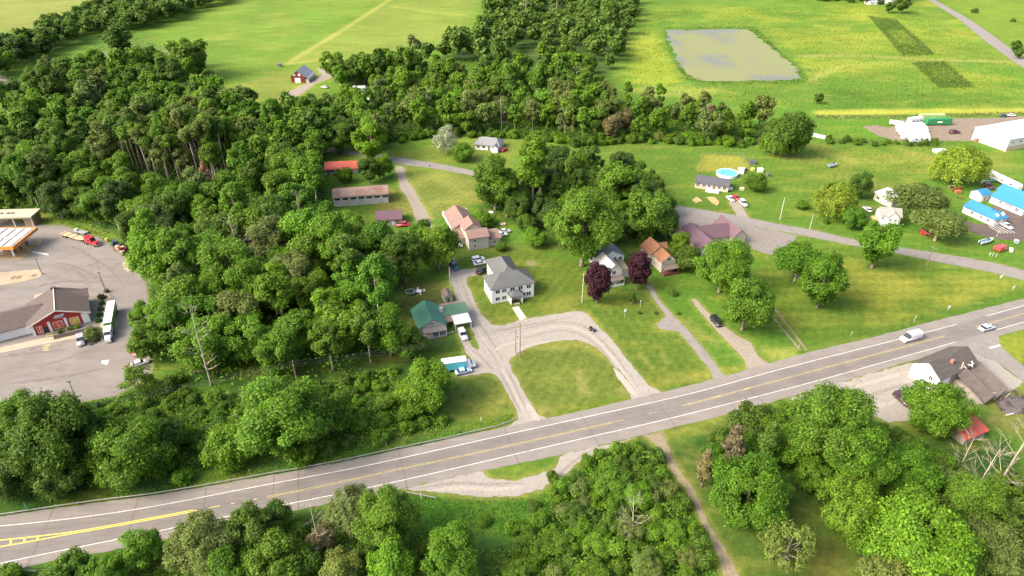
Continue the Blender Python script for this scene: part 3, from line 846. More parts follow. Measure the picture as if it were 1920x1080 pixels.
# --- finish the ground sheet
me = bpy.data.meshes.new("ground")
nr, nc = GX.shape
co = np.zeros((nr * nc, 3), np.float32); co[:, 0] = GX.ravel(); co[:, 1] = GY.ravel()
me.vertices.add(nr * nc); me.vertices.foreach_set("co", co.ravel())
ii = np.arange((nr - 1) * (nc - 1)); a_ = (ii // (nc - 1)) * nc + ii % (nc - 1)
quads = np.stack((a_, a_ + 1, a_ + nc + 1, a_ + nc), 1).astype(np.int32)
me.loops.add(quads.size); me.loops.foreach_set("vertex_index", quads.ravel())
me.polygons.add(len(quads)); me.polygons.foreach_set("loop_start", np.arange(0, quads.size, 4, dtype=np.int32))
me.update(calc_edges=True)
ca = me.color_attributes.new("Col", 'FLOAT_COLOR', 'POINT')
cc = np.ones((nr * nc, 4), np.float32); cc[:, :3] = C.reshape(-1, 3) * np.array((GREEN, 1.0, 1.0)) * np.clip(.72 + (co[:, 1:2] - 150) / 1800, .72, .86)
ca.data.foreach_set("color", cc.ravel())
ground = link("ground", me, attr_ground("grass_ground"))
tag(ground, kind="structure")
# ------------------------------------------------------------------ trees
TINT = {
    'mid': (0.115, 0.215, 0.015), 'bright': (0.125, 0.245, 0.016), 'dark': (0.088, 0.165, 0.017), 'deep': (0.062, 0.118, 0.018),
    'yellow': (0.19, 0.28, 0.025), 'lime': (0.13, 0.26, 0.016), 'olive': (0.145, 0.20, 0.042), 'silver': (0.31, 0.36, 0.23),
    'brown': (0.19, 0.165, 0.07), 'rust': (0.32, 0.19, 0.075), 'purple': (0.052, 0.018, 0.023), 'emerald': (0.095, 0.21, 0.014),
}
WORD = {'mid': 'mid green', 'bright': 'bright green', 'dark': 'dark green', 'deep': 'deep dark green', 'yellow': 'yellow green', 'lime': 'lime green',
        'olive': 'olive', 'silver': 'silvery', 'brown': 'brownish', 'rust': 'rust brown', 'purple': 'dark purple', 'emerald': 'rich green'}
bark = mat("bark", (0.20, 0.165, 0.125), .95, .25, 3.0, spec=.1, stretch=(1, 1, .3))
bark_pale = mat("pale_bark", (0.36, 0.31, 0.235), .95, .25, 3.0, spec=.1, stretch=(1, 1, .3))

def cards(name, P, Nn, size, aspect=0.62, r=None):
    """one leaf-clump face per point: rhombus lying across its normal"""
    r = r or rng
    n = len(P)
    size = np.broadcast_to(size, (n,))[:, None]
    Nn = Nn / (np.linalg.norm(Nn, axis=1, keepdims=True) + 1e-9)
    t = r.normal(size=(n, 3)); t -= Nn * (t * Nn).sum(1, keepdims=True); t /= np.linalg.norm(t, axis=1, keepdims=True) + 1e-9
    b = np.cross(Nn, t)
    fold = Nn * size * 0.18
    V = np.stack((P - t * size, P - b * size * aspect + fold, P + t * size, P + b * size * aspect + fold), 1).reshape(-1, 3).astype(np.float32)
    me = bpy.data.meshes.new(name)
    me.vertices.add(4 * n); me.vertices.foreach_set("co", V.ravel())
    idx = np.arange(4 * n, dtype=np.int32)
    me.loops.add(4 * n); me.loops.foreach_set("vertex_index", idx)
    me.polygons.add(n); me.polygons.foreach_set("loop_start", np.arange(0, 4 * n, 4, dtype=np.int32))
    me.update(calc_edges=True)
    me.materials.append(LEAF)
    return me
def dirs(n, r):
    d = r.normal(size=(n, 3)); return d / np.linalg.norm(d, axis=1, keepdims=True)

def lobed(name, rad, hgt, z0, lobes, n, size, seed, shape='round', spread=0.75, lob=(.32, .5), up=.35, droop=0.0):
    """crown as many uneven lobes of leaf clumps between z0 and z0+hgt"""
    r = np.random.default_rng(seed)
    cz = z0 + hgt * 0.5
    cen, lr = [], []
    while len(cen) < lobes:
        d = dirs(1, r)[0]; k = r.uniform(0.25, 1.0) ** 0.5 * spread
        p = d * k
        hfrac = (p[2] + 1) / 2
        if shape == 'cone': wd = max(0.12, 1.05 - hfrac * 1.0)
        elif shape == 'top': wd = 0.45 + 0.65 * min(1, hfrac * 1.7) if hfrac < .62 else 1.0
        elif shape == 'vase': wd = 0.45 + 0.6 * hfrac
        else: wd = 1.0
        q = np.array((p[0] * rad * wd, p[1] * rad * wd, cz + p[2] * hgt * 0.5))
        cen.append(q); lr.append(rad * r.uniform(*lob) * (0.55 + 0.45 * wd))
    cen = np.array(cen); lr = np.array(lr)
    wgt = lr ** 2 / (lr ** 2).sum()
    which = r.choice(len(cen), size=int(n * 1.7), p=wgt)
    d = dirs(len(which), r)
    rr = lr[which][:, None] * (r.uniform(0.5, 1.08, (len(which), 1)) + 0.22 * (r.random((len(which), 1)) < .12))
    bump_ = 1 + 0.16 * np.sin(d[:, :1] * 7 + which[:, None]) * np.sin(d[:, 1:2] * 6 + which[:, None] * 2.1)
    P = cen[which] + d * rr * bump_ * np.array((1, 1, .85))
    # throw away what lies deep inside other lobes
    keep = np.ones(len(P), bool)
    for i in range(len(cen)):
        dd = np.linalg.norm((P - cen[i]) / np.array((1, 1, .85)), axis=1)
        keep &= ~((dd < lr[i] * 0.72) & (which != i) & (r.random(len(P)) < 0.85))
    keep &= P[:, 2] > z0 * 0.6
    P, d = P[keep][:n], d[keep][:n]
    if droop:
        P[:, 2] -= droop * (np.linalg.norm(P[:, :2], axis=1) / rad) ** 2
    out = P - np.array((0, 0, cz - hgt * .1)); out /= np.linalg.norm(out, axis=1, keepdims=True) + 1e-9
    nn = d * 0.42 + out * 0.45 + r.normal(size=P.shape) * 0.5 + np.array((0, 0, up + .15))
    return cards(name, P, nn, size * r.uniform(.6, 1.25, len(P)), .66, r)

def trunk_mesh(name, h, r0, limbs, reach, seed, z_l=(.35, .8), lean=0.03, twigs=0):
    r = random.Random(seed)
    mb = MB()
    top = Vector((r.uniform(-lean, lean) * h, r.uniform(-lean, lean) * h, h))
    ax = lambda t: Vector((top.x * t * t, top.y * t * t, h * t))
    mb.tube([Vector((0, 0, -.3)), ax(.06), ax(.35), ax(.7), ax(1)], [r0 * 1.5, r0 * 1.05, r0 * .85, r0 * .5, r0 * .12], 7)
    for k in range(limbs):
        t = r.uniform(*z_l); a = k * 2.4 + r.uniform(-.5, .5)
        s = ax(t); L_ = reach * r.uniform(.6, 1.05) * (1.25 - t * .7)
        e = s + Vector((math.cos(a) * L_, math.sin(a) * L_, L_ * r.uniform(.35, .9)))
        mid = s.lerp(e, .5) + Vector((0, 0, -.08 * L_))
        mb.tube([s, mid, e], [r0 * .42 * (1.15 - t), r0 * .28 * (1.15 - t), r0 * .06], 5)
        for q in range(twigs):
            u = r.uniform(.4, .95); b0 = s.lerp(e, u); a2 = a + r.uniform(-1.3, 1.3); l2 = L_ * r.uniform(.25, .5)
            mb.tube([b0, b0 + Vector((math.cos(a2) * l2, math.sin(a2) * l2, l2 * r.uniform(.2, 1.0)))], [r0 * .12, r0 * .03], 4)
    return mb.mesh(name, True)

PROTO = {}
def proto(key, name, crown, trunk, rad, hgt, cz, tm=bark):
    """rad / hgt / cz: crown radius, full height and height of the crown's middle, metres at scale 1"""
    if len(trunk.materials) == 0: trunk.materials.append(tm)
    PROTO[key] = dict(name=name, crown=crown, trunk=trunk, rad=rad, hgt=hgt, cz=cz)
for k_, (lb, sh) in enumerate(((26, 'round'), (32, 'round'), (22, 'top'), (28, 'vase'))):
    proto('round%d' % k_, 'broadleaf_tree', lobed('crown', 5.2, 11.4, 1.5, lb + 20, 13500, .26, 10 + k_, sh, spread=.93, lob=(.15, .41)), trunk_mesh('trunk', 9.5, .34, 7, 3.4, 20 + k_), 5.4, 13.2, 7.0)
for k_ in range(3):
    proto('low%d' % k_, 'broadleaf_tree', lobed('crown', 5.2, 8.2, 0.9, 46, 13500, .26, 30 + k_, 'round', spread=.93, lob=(.15, .41)), trunk_mesh('trunk', 7, .3, 6, 3, 35 + k_), 5.5, 9.4, 4.6)
for k_ in range(2):                            # the same kinds with finer leaves for the largest and nearest crowns
    proto('grand%d' % k_, 'broadleaf_tree', lobed('crown', 5.2, 8.2, 0.9, 60, 30000, .175, 130 + k_, 'round', spread=.95, lob=(.12, .38)), trunk_mesh('trunk', 7, .3, 6, 3, 135 + k_), 5.5, 9.4, 4.6)
    proto('lofty%d' % k_, 'broadleaf_tree', lobed('crown', 5.2, 11.4, 1.5, 62, 30000, .175, 140 + k_, ('round', 'top')[k_], spread=.95, lob=(.12, .38)), trunk_mesh('trunk', 9.5, .34, 7, 3.4, 145 + k_), 5.4, 13.2, 7.0)
for k_ in range(3):
    proto('tall%d' % k_, 'tall_forest_tree', lobed('crown', 3.6, 10.5, 6.2, 32, 9000, .26, 40 + k_, 'round', spread=.94, lob=(.17, .44)), trunk_mesh('trunk', 15.5, .25, 6, 2.2, 45 + k_, (.5, .9)), 3.7, 17, 11.4, bark_pale)
for k_ in range(3):
    proto('bare%d' % k_, 'tall_bare_stemmed_tree', lobed('crown', 2.8, 5.6, 12.8, 13, 3200, .28, 50 + k_, 'top', lob=(.34, .5)), trunk_mesh('trunk', 17.5, .24, 6, 1.4, 55 + k_, (.55, .95), .05, 1), 2.9, 18.4, 15.5, bark_pale)
for k_ in range(3):
    proto('far%d' % k_, 'distant_tree', lobed('crown', 4.6, 10.5, 2.4, 28, 3200, .50, 60 + k_, 'round', spread=.95, lob=(.16, .42)), trunk_mesh('trunk', 10, .3, 3, 2, 65 + k_), 4.8, 13, 7.6)
proto('slimfar', 'distant_tree', lobed('crown', 3.0, 11.5, 3.4, 20, 2200, .5, 68, 'round', spread=.84, lob=(.22, .46)), trunk_mesh('trunk', 12, .25, 3, 1.6, 69), 3.1, 15, 9)
for k_ in range(2):
    proto('bush%d' % k_, 'bush', lobed('crown', 2.4, 3.6, 0.0, 15, 3300, .21, 70 + k_, 'round', lob=(.38, .56)), trunk_mesh('stem', 2.2, .12, 4, 1.4, 75 + k_), 2.6, 3.7, 1.8)
for k_ in range(2):
    proto('spruce%d' % k_, 'spruce_tree', lobed('crown', 3.0, 11.5, 0.9, 46, 6500, .25, 80 + k_, 'cone', lob=(.22, .32), up=.15), trunk_mesh('trunk', 11.5, .22, 4, 1.2, 85 + k_), 3.1, 12.6, 5.2)
proto('plum0', 'purple_leaved_tree', lobed('crown', 3.7, 12.0, .6, 56, 8500, .27, 90, 'round', lob=(.24, .36)), trunk_mesh('trunk', 8, .22, 5, 2, 91), 3.9, 12.8, 6.4)
proto('plum1', 'purple_leaved_tree', lobed('crown', 3.7, 10.8, .6, 50, 8500, .27, 92, 'round', lob=(.24, .36)), trunk_mesh('trunk', 7, .22, 5, 2, 93), 3.9, 11.6, 5.8)
proto('spread0', 'spreading_tree', lobed('crown', 6.4, 7.4, 3.4, 44, 11000, .26, 95, 'top', spread=.88, lob=(.22, .34)), trunk_mesh('trunk', 8, .36, 9, 4.4, 96, (.2, .7)), 6.6, 11.0, 6.9, bark_pale)
proto('sparse0', 'sparse_tree', lobed('crown', 5.0, 8.4, 1.6, 44, 4200, .24, 97, 'round', spread=1.0, lob=(.14, .24)), trunk_mesh('trunk', 8.5, .26, 12, 4.6, 98, (.15, .8), .05, 3), 5.2, 10.2, 5.6, bark_pale)
def willow(seed, rad, hgt, n):
    """strands of leaves that arch over and hang"""
    r = np.random.default_rng(seed)
    P, Q, ns = [], [], 150
    for k in range(ns):
        a = r.uniform(0, 2 * math.pi); R0 = rad * math.sqrt(r.uniform(.05, 1)) ; top = hgt * (1 - .42 * (R0 / rad) ** 2) * r.uniform(.86, 1.03)
        L_ = (top - .8) * r.uniform(.45, .92)
        m = n // ns
        t = r.uniform(0, 1, m)
        x = R0 * (1 + .10 * np.sqrt(t)); z = top - L_ * t ** 1.35
        w_ = .34
        P.append(np.stack((np.cos(a) * x + r.normal(0, w_, m), np.sin(a) * x + r.normal(0, w_, m), z + r.normal(0, w_, m)), 1))
        Q.append(np.stack((np.full(m, math.cos(a)), np.full(m, math.sin(a)), np.where(t < .25, 1.4, .75)), 1) + r.normal(size=(m, 3)) * .45)
    P, Q = np.concatenate(P), np.concatenate(Q)
    return cards('crown', P, Q, .26 * r.uniform(.6, 1.2, len(P)), .55, r)
proto('willow0', 'willow_tree', willow(101, 5.4, 11.5, 10500), trunk_mesh('trunk', 8.5, .42, 8, 3.4, 102), 5.8, 11.8, 6.6)
proto('willow1', 'willow_tree', willow(103, 5.6, 10.5, 10500), trunk_mesh('trunk', 7.8, .4, 8, 3.4, 104), 6.0, 10.8, 6.0)
def dead(seed, h, limbs, reach):
    return trunk_mesh('trunk', h, .15, limbs, reach, seed, (.2, .95), .07, 7)
PROTO['dead0'] = dict(name='dead_tree', crown=None, trunk=dead(111, 12, 19, 3.3), rad=3.2, hgt=12, cz=7)
PROTO['dead1'] = dict(name='dead_tree', crown=None, trunk=dead(112, 14, 17, 2.5), rad=2.5, hgt=14, cz=8)
for k_ in ('dead0', 'dead1'): PROTO[k_]['trunk'].materials.append(mat("dead_wood", (.36, .305, .225), .9, .2, 2.0, spec=.1))

TREES = []                                     # (x, y, radius) of everything planted
def plant(key, x, y, s, tint, label, cat='tree', group=None, sz=1.0, seed=None):
    p = PROTO[key]
    r = random.Random(seed if seed is not None else int(x * 131 + y * 17))
    o = empty(p['name'], (x, y, 0), r.uniform(0, 6.28))
    o.scale = (s, s, s * sz)
    tag(o, label, cat, group)
    link('stem' if p['name'] == 'bush' else 'trunk', p['trunk'], None, o)
    if p['crown'] is not None:
        c = link('crown', p['crown'], None, o)
        base = TINT[tint] if isinstance(tint, str) else tint
        k = r.uniform(.88, 1.14); h = r.uniform(.93, 1.09)
        c.color = (base[0] * k * h, base[1] * k, base[2] * k * r.uniform(.85, 1.2), 1)
    TREES.append((x, y, p['rad'] * s))
    return o
def at_px(px, py, rpx, key, sz=1.0):
    """ground place and scale of a tree whose crown's middle shows at (px,py) and is 2*rpx wide"""
    p = PROTO[key]
    u = (px - 960) / FOC; v = (py - 540) / FOC; s_ = SP + v * CP
    k = p['cz'] * sz / p['rad']
    t = CAM_H / (s_ + k * rpx / FOC)
    return u * t, (CP - v * SP) * t, rpx * t / FOC / p['rad']
def T(px, py, rpx, key, tint, label, cat='tree', group=None, sz=1.0):
    if rpx >= 52 and key[:-1] in ('low', 'round'): key = {'low': 'grand', 'round': 'lofty'}[key[:-1]] + str(int(key[-1]) % 2)
    x, y, s = at_px(px, py, rpx, key, sz)
    return plant(key, x, y, s, tint, label, cat, group, sz)

# --- single trees one can point at
T(1357, 500, 52, 'round0', 'bright', "big bright green tree between the purple roofed building and the dirt driveway", sz=.85)
T(1402, 568, 48, 'round1', 'mid', "broad tree leaning over the parked black car")
T(1500, 487, 50, 'spread0', 'emerald', "spreading dark tree with pale bare limbs in the big lawn", sz=.9)
T(1545, 528, 45, 'round2', 'emerald', "round tree with a clear shadow at the front of the big lawn")
T(1650, 455, 42, 'round3', 'emerald', "tree with forked pale trunks beside the back road bend")
T(1570, 368, 38, 'willow0', 'yellow', "pale weeping willow left of the white gabled house")
T(1600, 408, 25, 'low0', 'emerald', "compact round tree in front of the white gabled house")
T(1615, 345, 22, 'round1', 'dark', "dark tree behind the white gabled house near the shed")
T(1482, 252, 40, 'low1', 'dark', "huge dense dark tree at the corner of the wood above the lawn", sz=1.25)
T(1455, 262, 28, 'willow1', 'mid', "drooping tree against the left flank of the huge dark tree")
T(1805, 302, 50, 'willow1', 'yellow', "big yellow green willow in front of the long white warehouse", sz=.85)
T(1725, 375, 54, 'spread0', 'olive', "wide greyish olive tree right of the white gabled house", sz=.8)
T(1765, 418, 48, 'spread0', 'olive', "greyish olive tree behind the white rowing boat", sz=.75)
T(1415, 342, 22, 'low2', 'mid', "round tree beside the swimming pool", sz=.9)
T(1505, 384, 13, 'bush0', 'emerald', "small round shrub tree alone in the lawn below the dinghy", 'shrub', sz=.9)
T(1122, 525, 28, 'plum0', 'purple', "purple leaved tree left of the porch of the white house", sz=1.12)
T(1198, 505, 27, 'plum1', 'purple', "purple leaved tree right of the porch of the white house", sz=1.1)
T(1095, 425, 66, 'round1', 'bright', "largest bright green tree behind the purple leaved trees")
T(1220, 398, 46, 'round0', 'mid', "tall tree at the left end of the gravel parking lot")
T(1160, 350, 44, 'round3', 'bright', "bright tree behind the largest tree near the back road")
T(928, 342, 44, 'round2', 'mid', "big tree hiding the back road left of the centre")
T(1000, 300, 34, 'tall0', 'bright', "tall bright tree right of the grey roofed bungalow")
T(968, 385, 24, 'round0', 'dark', "dark tree at the foot of the big tree by the back road")
T(1012, 392, 22, 'spruce0', 'deep', "dark spruce among the trees in the middle of the picture")
T(1040, 360, 22, 'spruce1', 'dark', "second spruce among the trees in the middle of the picture")
T(988, 418, 19, 'low0', 'dark', "dark round bush behind the pink roofed house", 'bush')
T(1004, 447, 22, 'low1', 'lime', "lime green mounded bush behind the white building", 'bush', sz=.9)
T(940, 462, 13, 'bush0', 'dark', "small dark shrub at the corner of the pink roofed house", 'shrub')
T(906, 410, 24, 'low2', 'lime', "lime green bush touching the far end of the pink roofed house", 'bush', sz=.7)
T(1290, 485, 27, 'low0', 'dark', "dark tree right of the orange roofed house")
T(1276, 458, 20, 'round2', 'mid', "tree between the orange roofed house and the gravel parking lot")
T(1186, 560, 11, 'spruce1', 'dark', "little cone shaped evergreen in the lawn", sz=.6)
T(1262, 549, 9, 'bush0', 'dark', "dark shrub in the lawn below the orange roofed house", 'shrub', sz=.8)
T(1199, 586, 4, 'bush1', 'dark', "tiny dark shrub at the lawn mound, leftmost", 'shrub')
T(1229, 586, 4, 'bush0', 'dark', "tiny dark shrub beside the bend of the paved drive", 'shrub')
T(1272, 587, 4, 'bush1', 'dark', "tiny dark shrub right of the paved drive", 'shrub')
T(1550, 415, 6, 'bush1', 'dark', "dark shrub by the back road below the willow", 'shrub')
T(572, 300, 30, 'round0', 'emerald', "tall tree left of the small red roofed house", sz=1.1)
T(645, 328, 17, 'low1', 'bright', "bright bush tree in front of the small red roofed house")
T(690, 318, 22, 'round3', 'dark', "dark tree right of the small red roofed house")
T(718, 310, 20, 'round1', 'mid', "tree at the corner where the lane meets the back road")
T(695, 262, 34, 'round2', 'bright', "bright tree above the back road junction")
T(632, 252, 28, 'round0', 'mid', "tree above the small red roofed house")
T(836, 260, 27, 'sparse0', 'silver', "pale silvery tree in the lawn left of the grey roofed bungalow")
T(868, 285, 20, 'low0', 'mid', "green tree just left of the grey roofed bungalow")
T(1000, 275, 20, 'far0', 'mid', "tree behind the grey roofed bungalow on its right")
T(820, 460, 40, 'round1', 'mid', "big tree over the lane left of the dark pickup")
T(755, 480, 44, 'round3', 'dark', "dark tree at the wood edge behind the green roofed house")
T(720, 500, 34, 'round0', 'olive', "olive tree at the wood edge behind the green roofed house")
T(790, 445, 28, 'round2', 'emerald', "tree over the bend of the lane")
T(660, 426, 26, 'round2', 'bright', "bright tree left of the mauve roofed house")
T(626, 456, 36, 'round1', 'mid', "broad tree at the wood edge left of the mauve roofed house")
T(765, 650, 34, 'low1', 'dark', "dark tree left of the green roofed house front")
T(728, 622, 44, 'round2', 'mid', "large tree at the wood edge left of the green roofed house")
T(798, 722, 56, 'low2', 'bright', "bright spreading tree below the teal box truck")
T(530, 785, 84, 'round3', 'bright', "biggest bright tree beside the highway guardrail", sz=.9)
T(430, 835, 46, 'low0', 'bright', "low bright tree left of the biggest roadside tree")
T(610, 770, 46, 'round0', 'mid', "tree right of the biggest roadside tree")
T(560, 850, 30, 'bush0', 'mid', "bush on the verge below the biggest roadside tree", 'bush')
T(240, 852, 72, 'low1', 'mid', "round tree on the verge above the road at left")
T(100, 820, 84, 'low2', 'dark', "large dark tree at the left beside the truck stop lot", sz=1.2)
T(30, 880, 62, 'low0', 'dark', "dark tree at the left edge above the highway")
T(40, 780, 46, 'round1', 'mid', "tree at the left edge below the truck stop lot")
T(175, 800, 40, 'low2', 'emerald', "rich green tree by the lower edge of the truck stop lot")
T(255, 712, 34, 'sparse0', 'mid', "thin tree standing on the corner of the truck stop lot")
T(300, 870, 26, 'bush1', 'mid', "bush at the right foot of the round verge tree", 'bush')
T(340, 895, 20, 'bush0', 'bright', "small bush on the verge left of a white dead stem", 'bush')
T(272, 640, 30, 'round1', 'mid', "tree overhanging the lot edge above the red car")
T(268, 596, 26, 'round2', 'emerald', "tree overhanging the lot edge right of the white semi truck")
# bottom left
T(265, 1030, 38, 'round2', 'emerald', "narrow bright tree rising over the road at bottom left")
T(378, 1020, 62, 'low0', 'olive', "olive rounded tree at the bottom left", sz=1.05)
T(468, 990, 44, 'round1', 'dark', "dark crown poking above the olive tree at bottom left")
T(440, 1065, 46, 'low1', 'emerald', "rich green tree at the bottom edge below the dark crown")
T(130, 1075, 44, 'low2', 'mid', "tree at the bottom edge near the left corner")
T(200, 1072, 34, 'round0', 'emerald', "tree at the bottom edge right of the corner tree")
T(660, 945, 48, 'willow1', 'olive', "olive willow hanging over the near side of the highway")
T(725, 975, 58, 'round3', 'bright', "bright tree right of the olive willow", sz=1.1)
T(600, 1010, 30, 'sparse0', 'brown', "thin brownish tree at the bottom left of the willow")
T(560, 1060, 40, 'low0', 'dark', "dark tree at the bottom edge left of the willow")
T(640, 1065, 40, 'low1', 'olive', "olive tree at the bottom edge below the willow")
T(735, 1065, 48, 'round2', 'bright', "bright tree at the bottom edge below the willow's neighbour")
T(845, 1045, 54, 'round0', 'bright', "bright rounded tree alone at the bottom left of centre")
T(962, 985, 18, 'bush1', 'lime', "lime round bush in the meadow below the pull-off", 'bush')
T(905, 975, 16, 'bush0', 'bright', "low bush in the meadow left of the lime bush", 'bush', sz=.7)
T(1036, 893, 13, 'bush0', 'dark', "dark shrub at the end of the gravel pull-off", 'shrub', sz=1.2)
# bottom centre thicket: trees
for k_, (px_, py_, r_, ky, tn, lb) in enumerate((
    (1150, 900, 56, 'low0', 'mid', "wide green tree in the thicket right of the pull-off"),
    (1195, 920, 44, 'low1', 'lime', "lime green tree in the thicket beside the dirt track"),
    (1080, 960, 42, 'low2', 'dark', "dark tree in the thicket below the pull-off"),
    (1180, 985, 46, 'sparse0', 'olive', "half bare olive tree in the middle of the thicket"),
    (1120, 1010, 42, 'low0', 'bright', "bright tree in the thicket's lower half"),
    (1040, 1010, 40, 'low1', 'mid', "tree in the thicket right of the meadow bottom"),
    (1210, 1050, 46, 'round1', 'olive', "olive tree at the bottom edge of the thicket"),
    (1290, 1040, 36, 'low2', 'olive', "olive tree by the dirt track at the bottom"),
    (1260, 985, 36, 'low0', 'bright', "bright tree beside the dirt track"),
    (1110, 1070, 44, 'round0', 'mid', "tree at the bottom edge below the thicket"),
    (970, 1065, 44, 'low2', 'mid', "tree at the bottom edge below the meadow"),
    (1000, 940, 22, 'bush0', 'dark', "bush at the thicket's left edge", ),
    )):
    T(px_, py_ + 8, r_ * .68, ky, tn, lb, sz=.68)
# bottom right wood
for px_, py_, r_, ky, tn, lb in (
    (1560, 800, 78, 'round1', 'mid', "largest tree of the wood at the bottom right by the highway"),
    (1610, 860, 60, 'round3', 'emerald', "large tree right of the wood's front tree"),
    (1500, 830, 44, 'round0', 'bright', "bright tree at the highway end of the bottom right wood"),
    (1405, 925, 74, 'low1', 'emerald', "big dome shaped tree beside the small mown clearing"),
    (1375, 842, 34, 'spruce0', 'brown', "brownish spruce near the highway at the bottom right"),
    (1322, 880, 28, 'spruce1', 'brown', "second brownish spruce beside the dirt track"),
    (1440, 840, 36, 'spruce1', 'dark', "dark spruce between the brownish spruce and the wood"),
    (1340, 850, 22, 'low0', 'emerald', "low green tree left of the brownish spruces"),
    (1480, 1020, 56, 'sparse0', 'olive', "sparse olive tree standing in the mown clearing"),
    (1600, 955, 70, 'low0', 'mid', "wide tree on the right of the mown clearing"),
    (1700, 885, 58, 'low2', 'emerald', "tree left of the bare branches at the right"),
    (1730, 1010, 92, 'low1', 'bright', "biggest bright tree at the bottom right"),
    (1830, 940, 52, 'round0', 'mid', "tree below the bare branches at the right edge"),
    (1865, 1030, 62, 'low0', 'olive', "olive tree in the bottom right corner"),
    (1920, 980, 46, 'round1', 'dark', "dark tree at the right edge"),
    (1660, 1075, 50, 'low2', 'olive', "olive tree at the bottom edge left of the biggest bright tree"),
    (1757, 764, 58, 'low1', 'mid', "round tree in front of the collapsed building"),
    (1900, 910, 34, 'low2', 'mid', "low tree behind the bare branches at the right edge"),
    (1760, 890, 30, 'sparse0', 'olive', "thin olive tree in the gap of the wood"),
    (1690, 830, 28, 'low0', 'dark', "low dark tree below the gravel lot")):
    T(px_, py_, r_, ky, tn, lb)
for px_, py_, r_, ky, lb in ((1905, 850, 50, 'dead0', "bare pale tree at the right edge in front of the ruined roof"), (1815, 846, 30, 'dead0', "bare stems in front of the small red roof at the right"), (1850, 880, 40, 'dead0', "leaning bare tree below the small red roof"),
    (372, 640, 34, 'dead1', "long pale dead trunk in the wood beside the truck stop"), (470, 810, 26, 'dead0', "dead stem in the big roadside tree's shade"),
    (345, 480, 24, 'dead0', "grey dead tree in the wood right of the parked red truck"), (440, 445, 22, 'dead1', "dead tree beside the rust brown one"), (480, 480, 24, 'dead0', "dead tree deep in the wood above the big trees"),
    (560, 400, 20, 'dead1', "dead tree in the wood left of the long barn"), (400, 350, 20, 'dead0', "dead tree near the rust topped one"), (800, 196, 15, 'dead1', "dead tree in the belt right of the white camper"), (1060, 222, 14, 'dead0', "dead tree in the middle belt above the lawn"), (940, 205, 13, 'dead1', "dead tree in the middle belt above the bungalow"),
    (1190, 960, 30, 'dead0', "grey dead branches in the thicket"), (590, 985, 26, 'dead1', "dead stems left of the olive willow"), (1310, 222, 12, 'dead0', "dead tree in the belt left of the huge dark tree"), (985, 20, 14, 'dead1', "bare trunk at the top of the north wood"), (1045, 15, 14, 'dead0', "bare trunk at the top right of the north wood")):
    T(px_, py_, r_, ky, None, lb, 'dead tree')
T(432, 425, 20, 'spruce0', 'rust', "rust brown dying conifer in the wood")
T(385, 330, 17, 'spruce1', 'rust', "second rust brown conifer further back in the wood")

# --- woods: scattered one by one inside their bounds
LAND = [(x, y, n) for x, y, n in ((150, 450, "the parked red truck"), (207, 610, "the white semi truck"), (225, 465, "the scrap trailer"), (40, 440, "the orange fuel canopy"), (100, 600, "the truck stop store"), (255, 715, "the lot's lower corner"),
    (675, 360, "the long barn"), (640, 312, "the small red roofed house"), (725, 408, "the mauve roofed house"), (800, 600, "the green roofed house"), (530, 800, "the biggest roadside tree"), (432, 435, "the rust brown conifer"), (385, 340, "the farther rust conifer"),
    (372, 670, "the long pale dead trunk"), (345, 500, "the grey dead tree"), (480, 500, "the dead tree deep in the wood"), (560, 415, "the dead tree left of the barn"), (560, 150, "the red barn"), (665, 178, "the white camper"), (915, 275, "the grey roofed bungalow"), (836, 275, "the silvery tree"),
    (1380, 130, "the pond"), (1483, 280, "the huge dark tree"), (1350, 345, "the ranch house"), (1060, 265, "the dead tree of the belt"), (1310, 258, "the belt's right dead tree"), (940, 245, "the dead tree above the bungalow"), (700, 290, "the back road junction"), (528, 190, "the barn road's end"), (640, 60, "the pale field track"),
    (20, 165, "the clearing at the left edge"), (255, 105, "the rough clearing"), (870, 135, "the reed bed"), (1130, 150, "the sandy gap"), (985, 40, "the north wood's bare trunk"), (950, 565, "the white building"), (1095, 470, "the largest bright tree"), (800, 740, "the bright spreading tree"), (110, 860, "the large dark tree"), (240, 880, "the round verge tree"),
    (1150, 930, "the wide thicket tree"), (1040, 895, "the pull-off"), (1230, 820, "the dirt track's mouth"), (1330, 990, "the dirt track"), (1480, 1040, "the sparse olive tree"), (1405, 960, "the dome shaped tree"), (1560, 860, "the wood's largest tree"), (1830, 820, "the small red roof"), (1770, 800, "the ruined house"), (1730, 1060, "the biggest bright tree"), (378, 1050, "the olive tree"), (660, 980, "the olive willow"), (845, 1070, "the lone bright tree"), (962, 995, "the lime bush"), (1710, 255, "the row of trailers"), (1660, 8, "the far farmhouse"), (300, 240, "the tall bare stems"), (100, 350, "the truck stop's back edge"))]
LANDW = [(g(x, y).x, g(x, y).y, n) for x, y, n in LAND]
def near_what(x, y):
    c = min(LANDW, key=lambda q: math.hypot(q[0] - x, q[1] - y))
    dx, dy = x - c[0], y - c[1]; d = math.hypot(dx, dy)
    a = math.degrees(math.atan2(dy, dx)) % 360
    rel = ("right of", "behind right of", "behind", "behind left of", "left of", "front left of", "in front of", "front right of")[int((a + 22.5) // 45) % 8]
    return ("close " if d < 12 else "well " if d > 45 else "") + rel + " " + c[2]
STUFF = []
STOPW = [g2(p) for p in STOP]
EXC = [[g2(p) for p in q] for q in ([(598, 296), (735, 296), (790, 420), (770, 462), (700, 492), (612, 462), (598, 380)], [(1690, 775), (1890, 775), (1900, 870), (1790, 880), (1740, 850)], [(1202, 812), (1262, 806), (1330, 835), (1345, 900), (1480, 990), (1480, 1090), (1335, 1090), (1300, 985), (1245, 892)], [(955, 95), (1050, 95), (1055, 140), (950, 150)], [(780, 125), (905, 118), (912, 158), (800, 152)])]
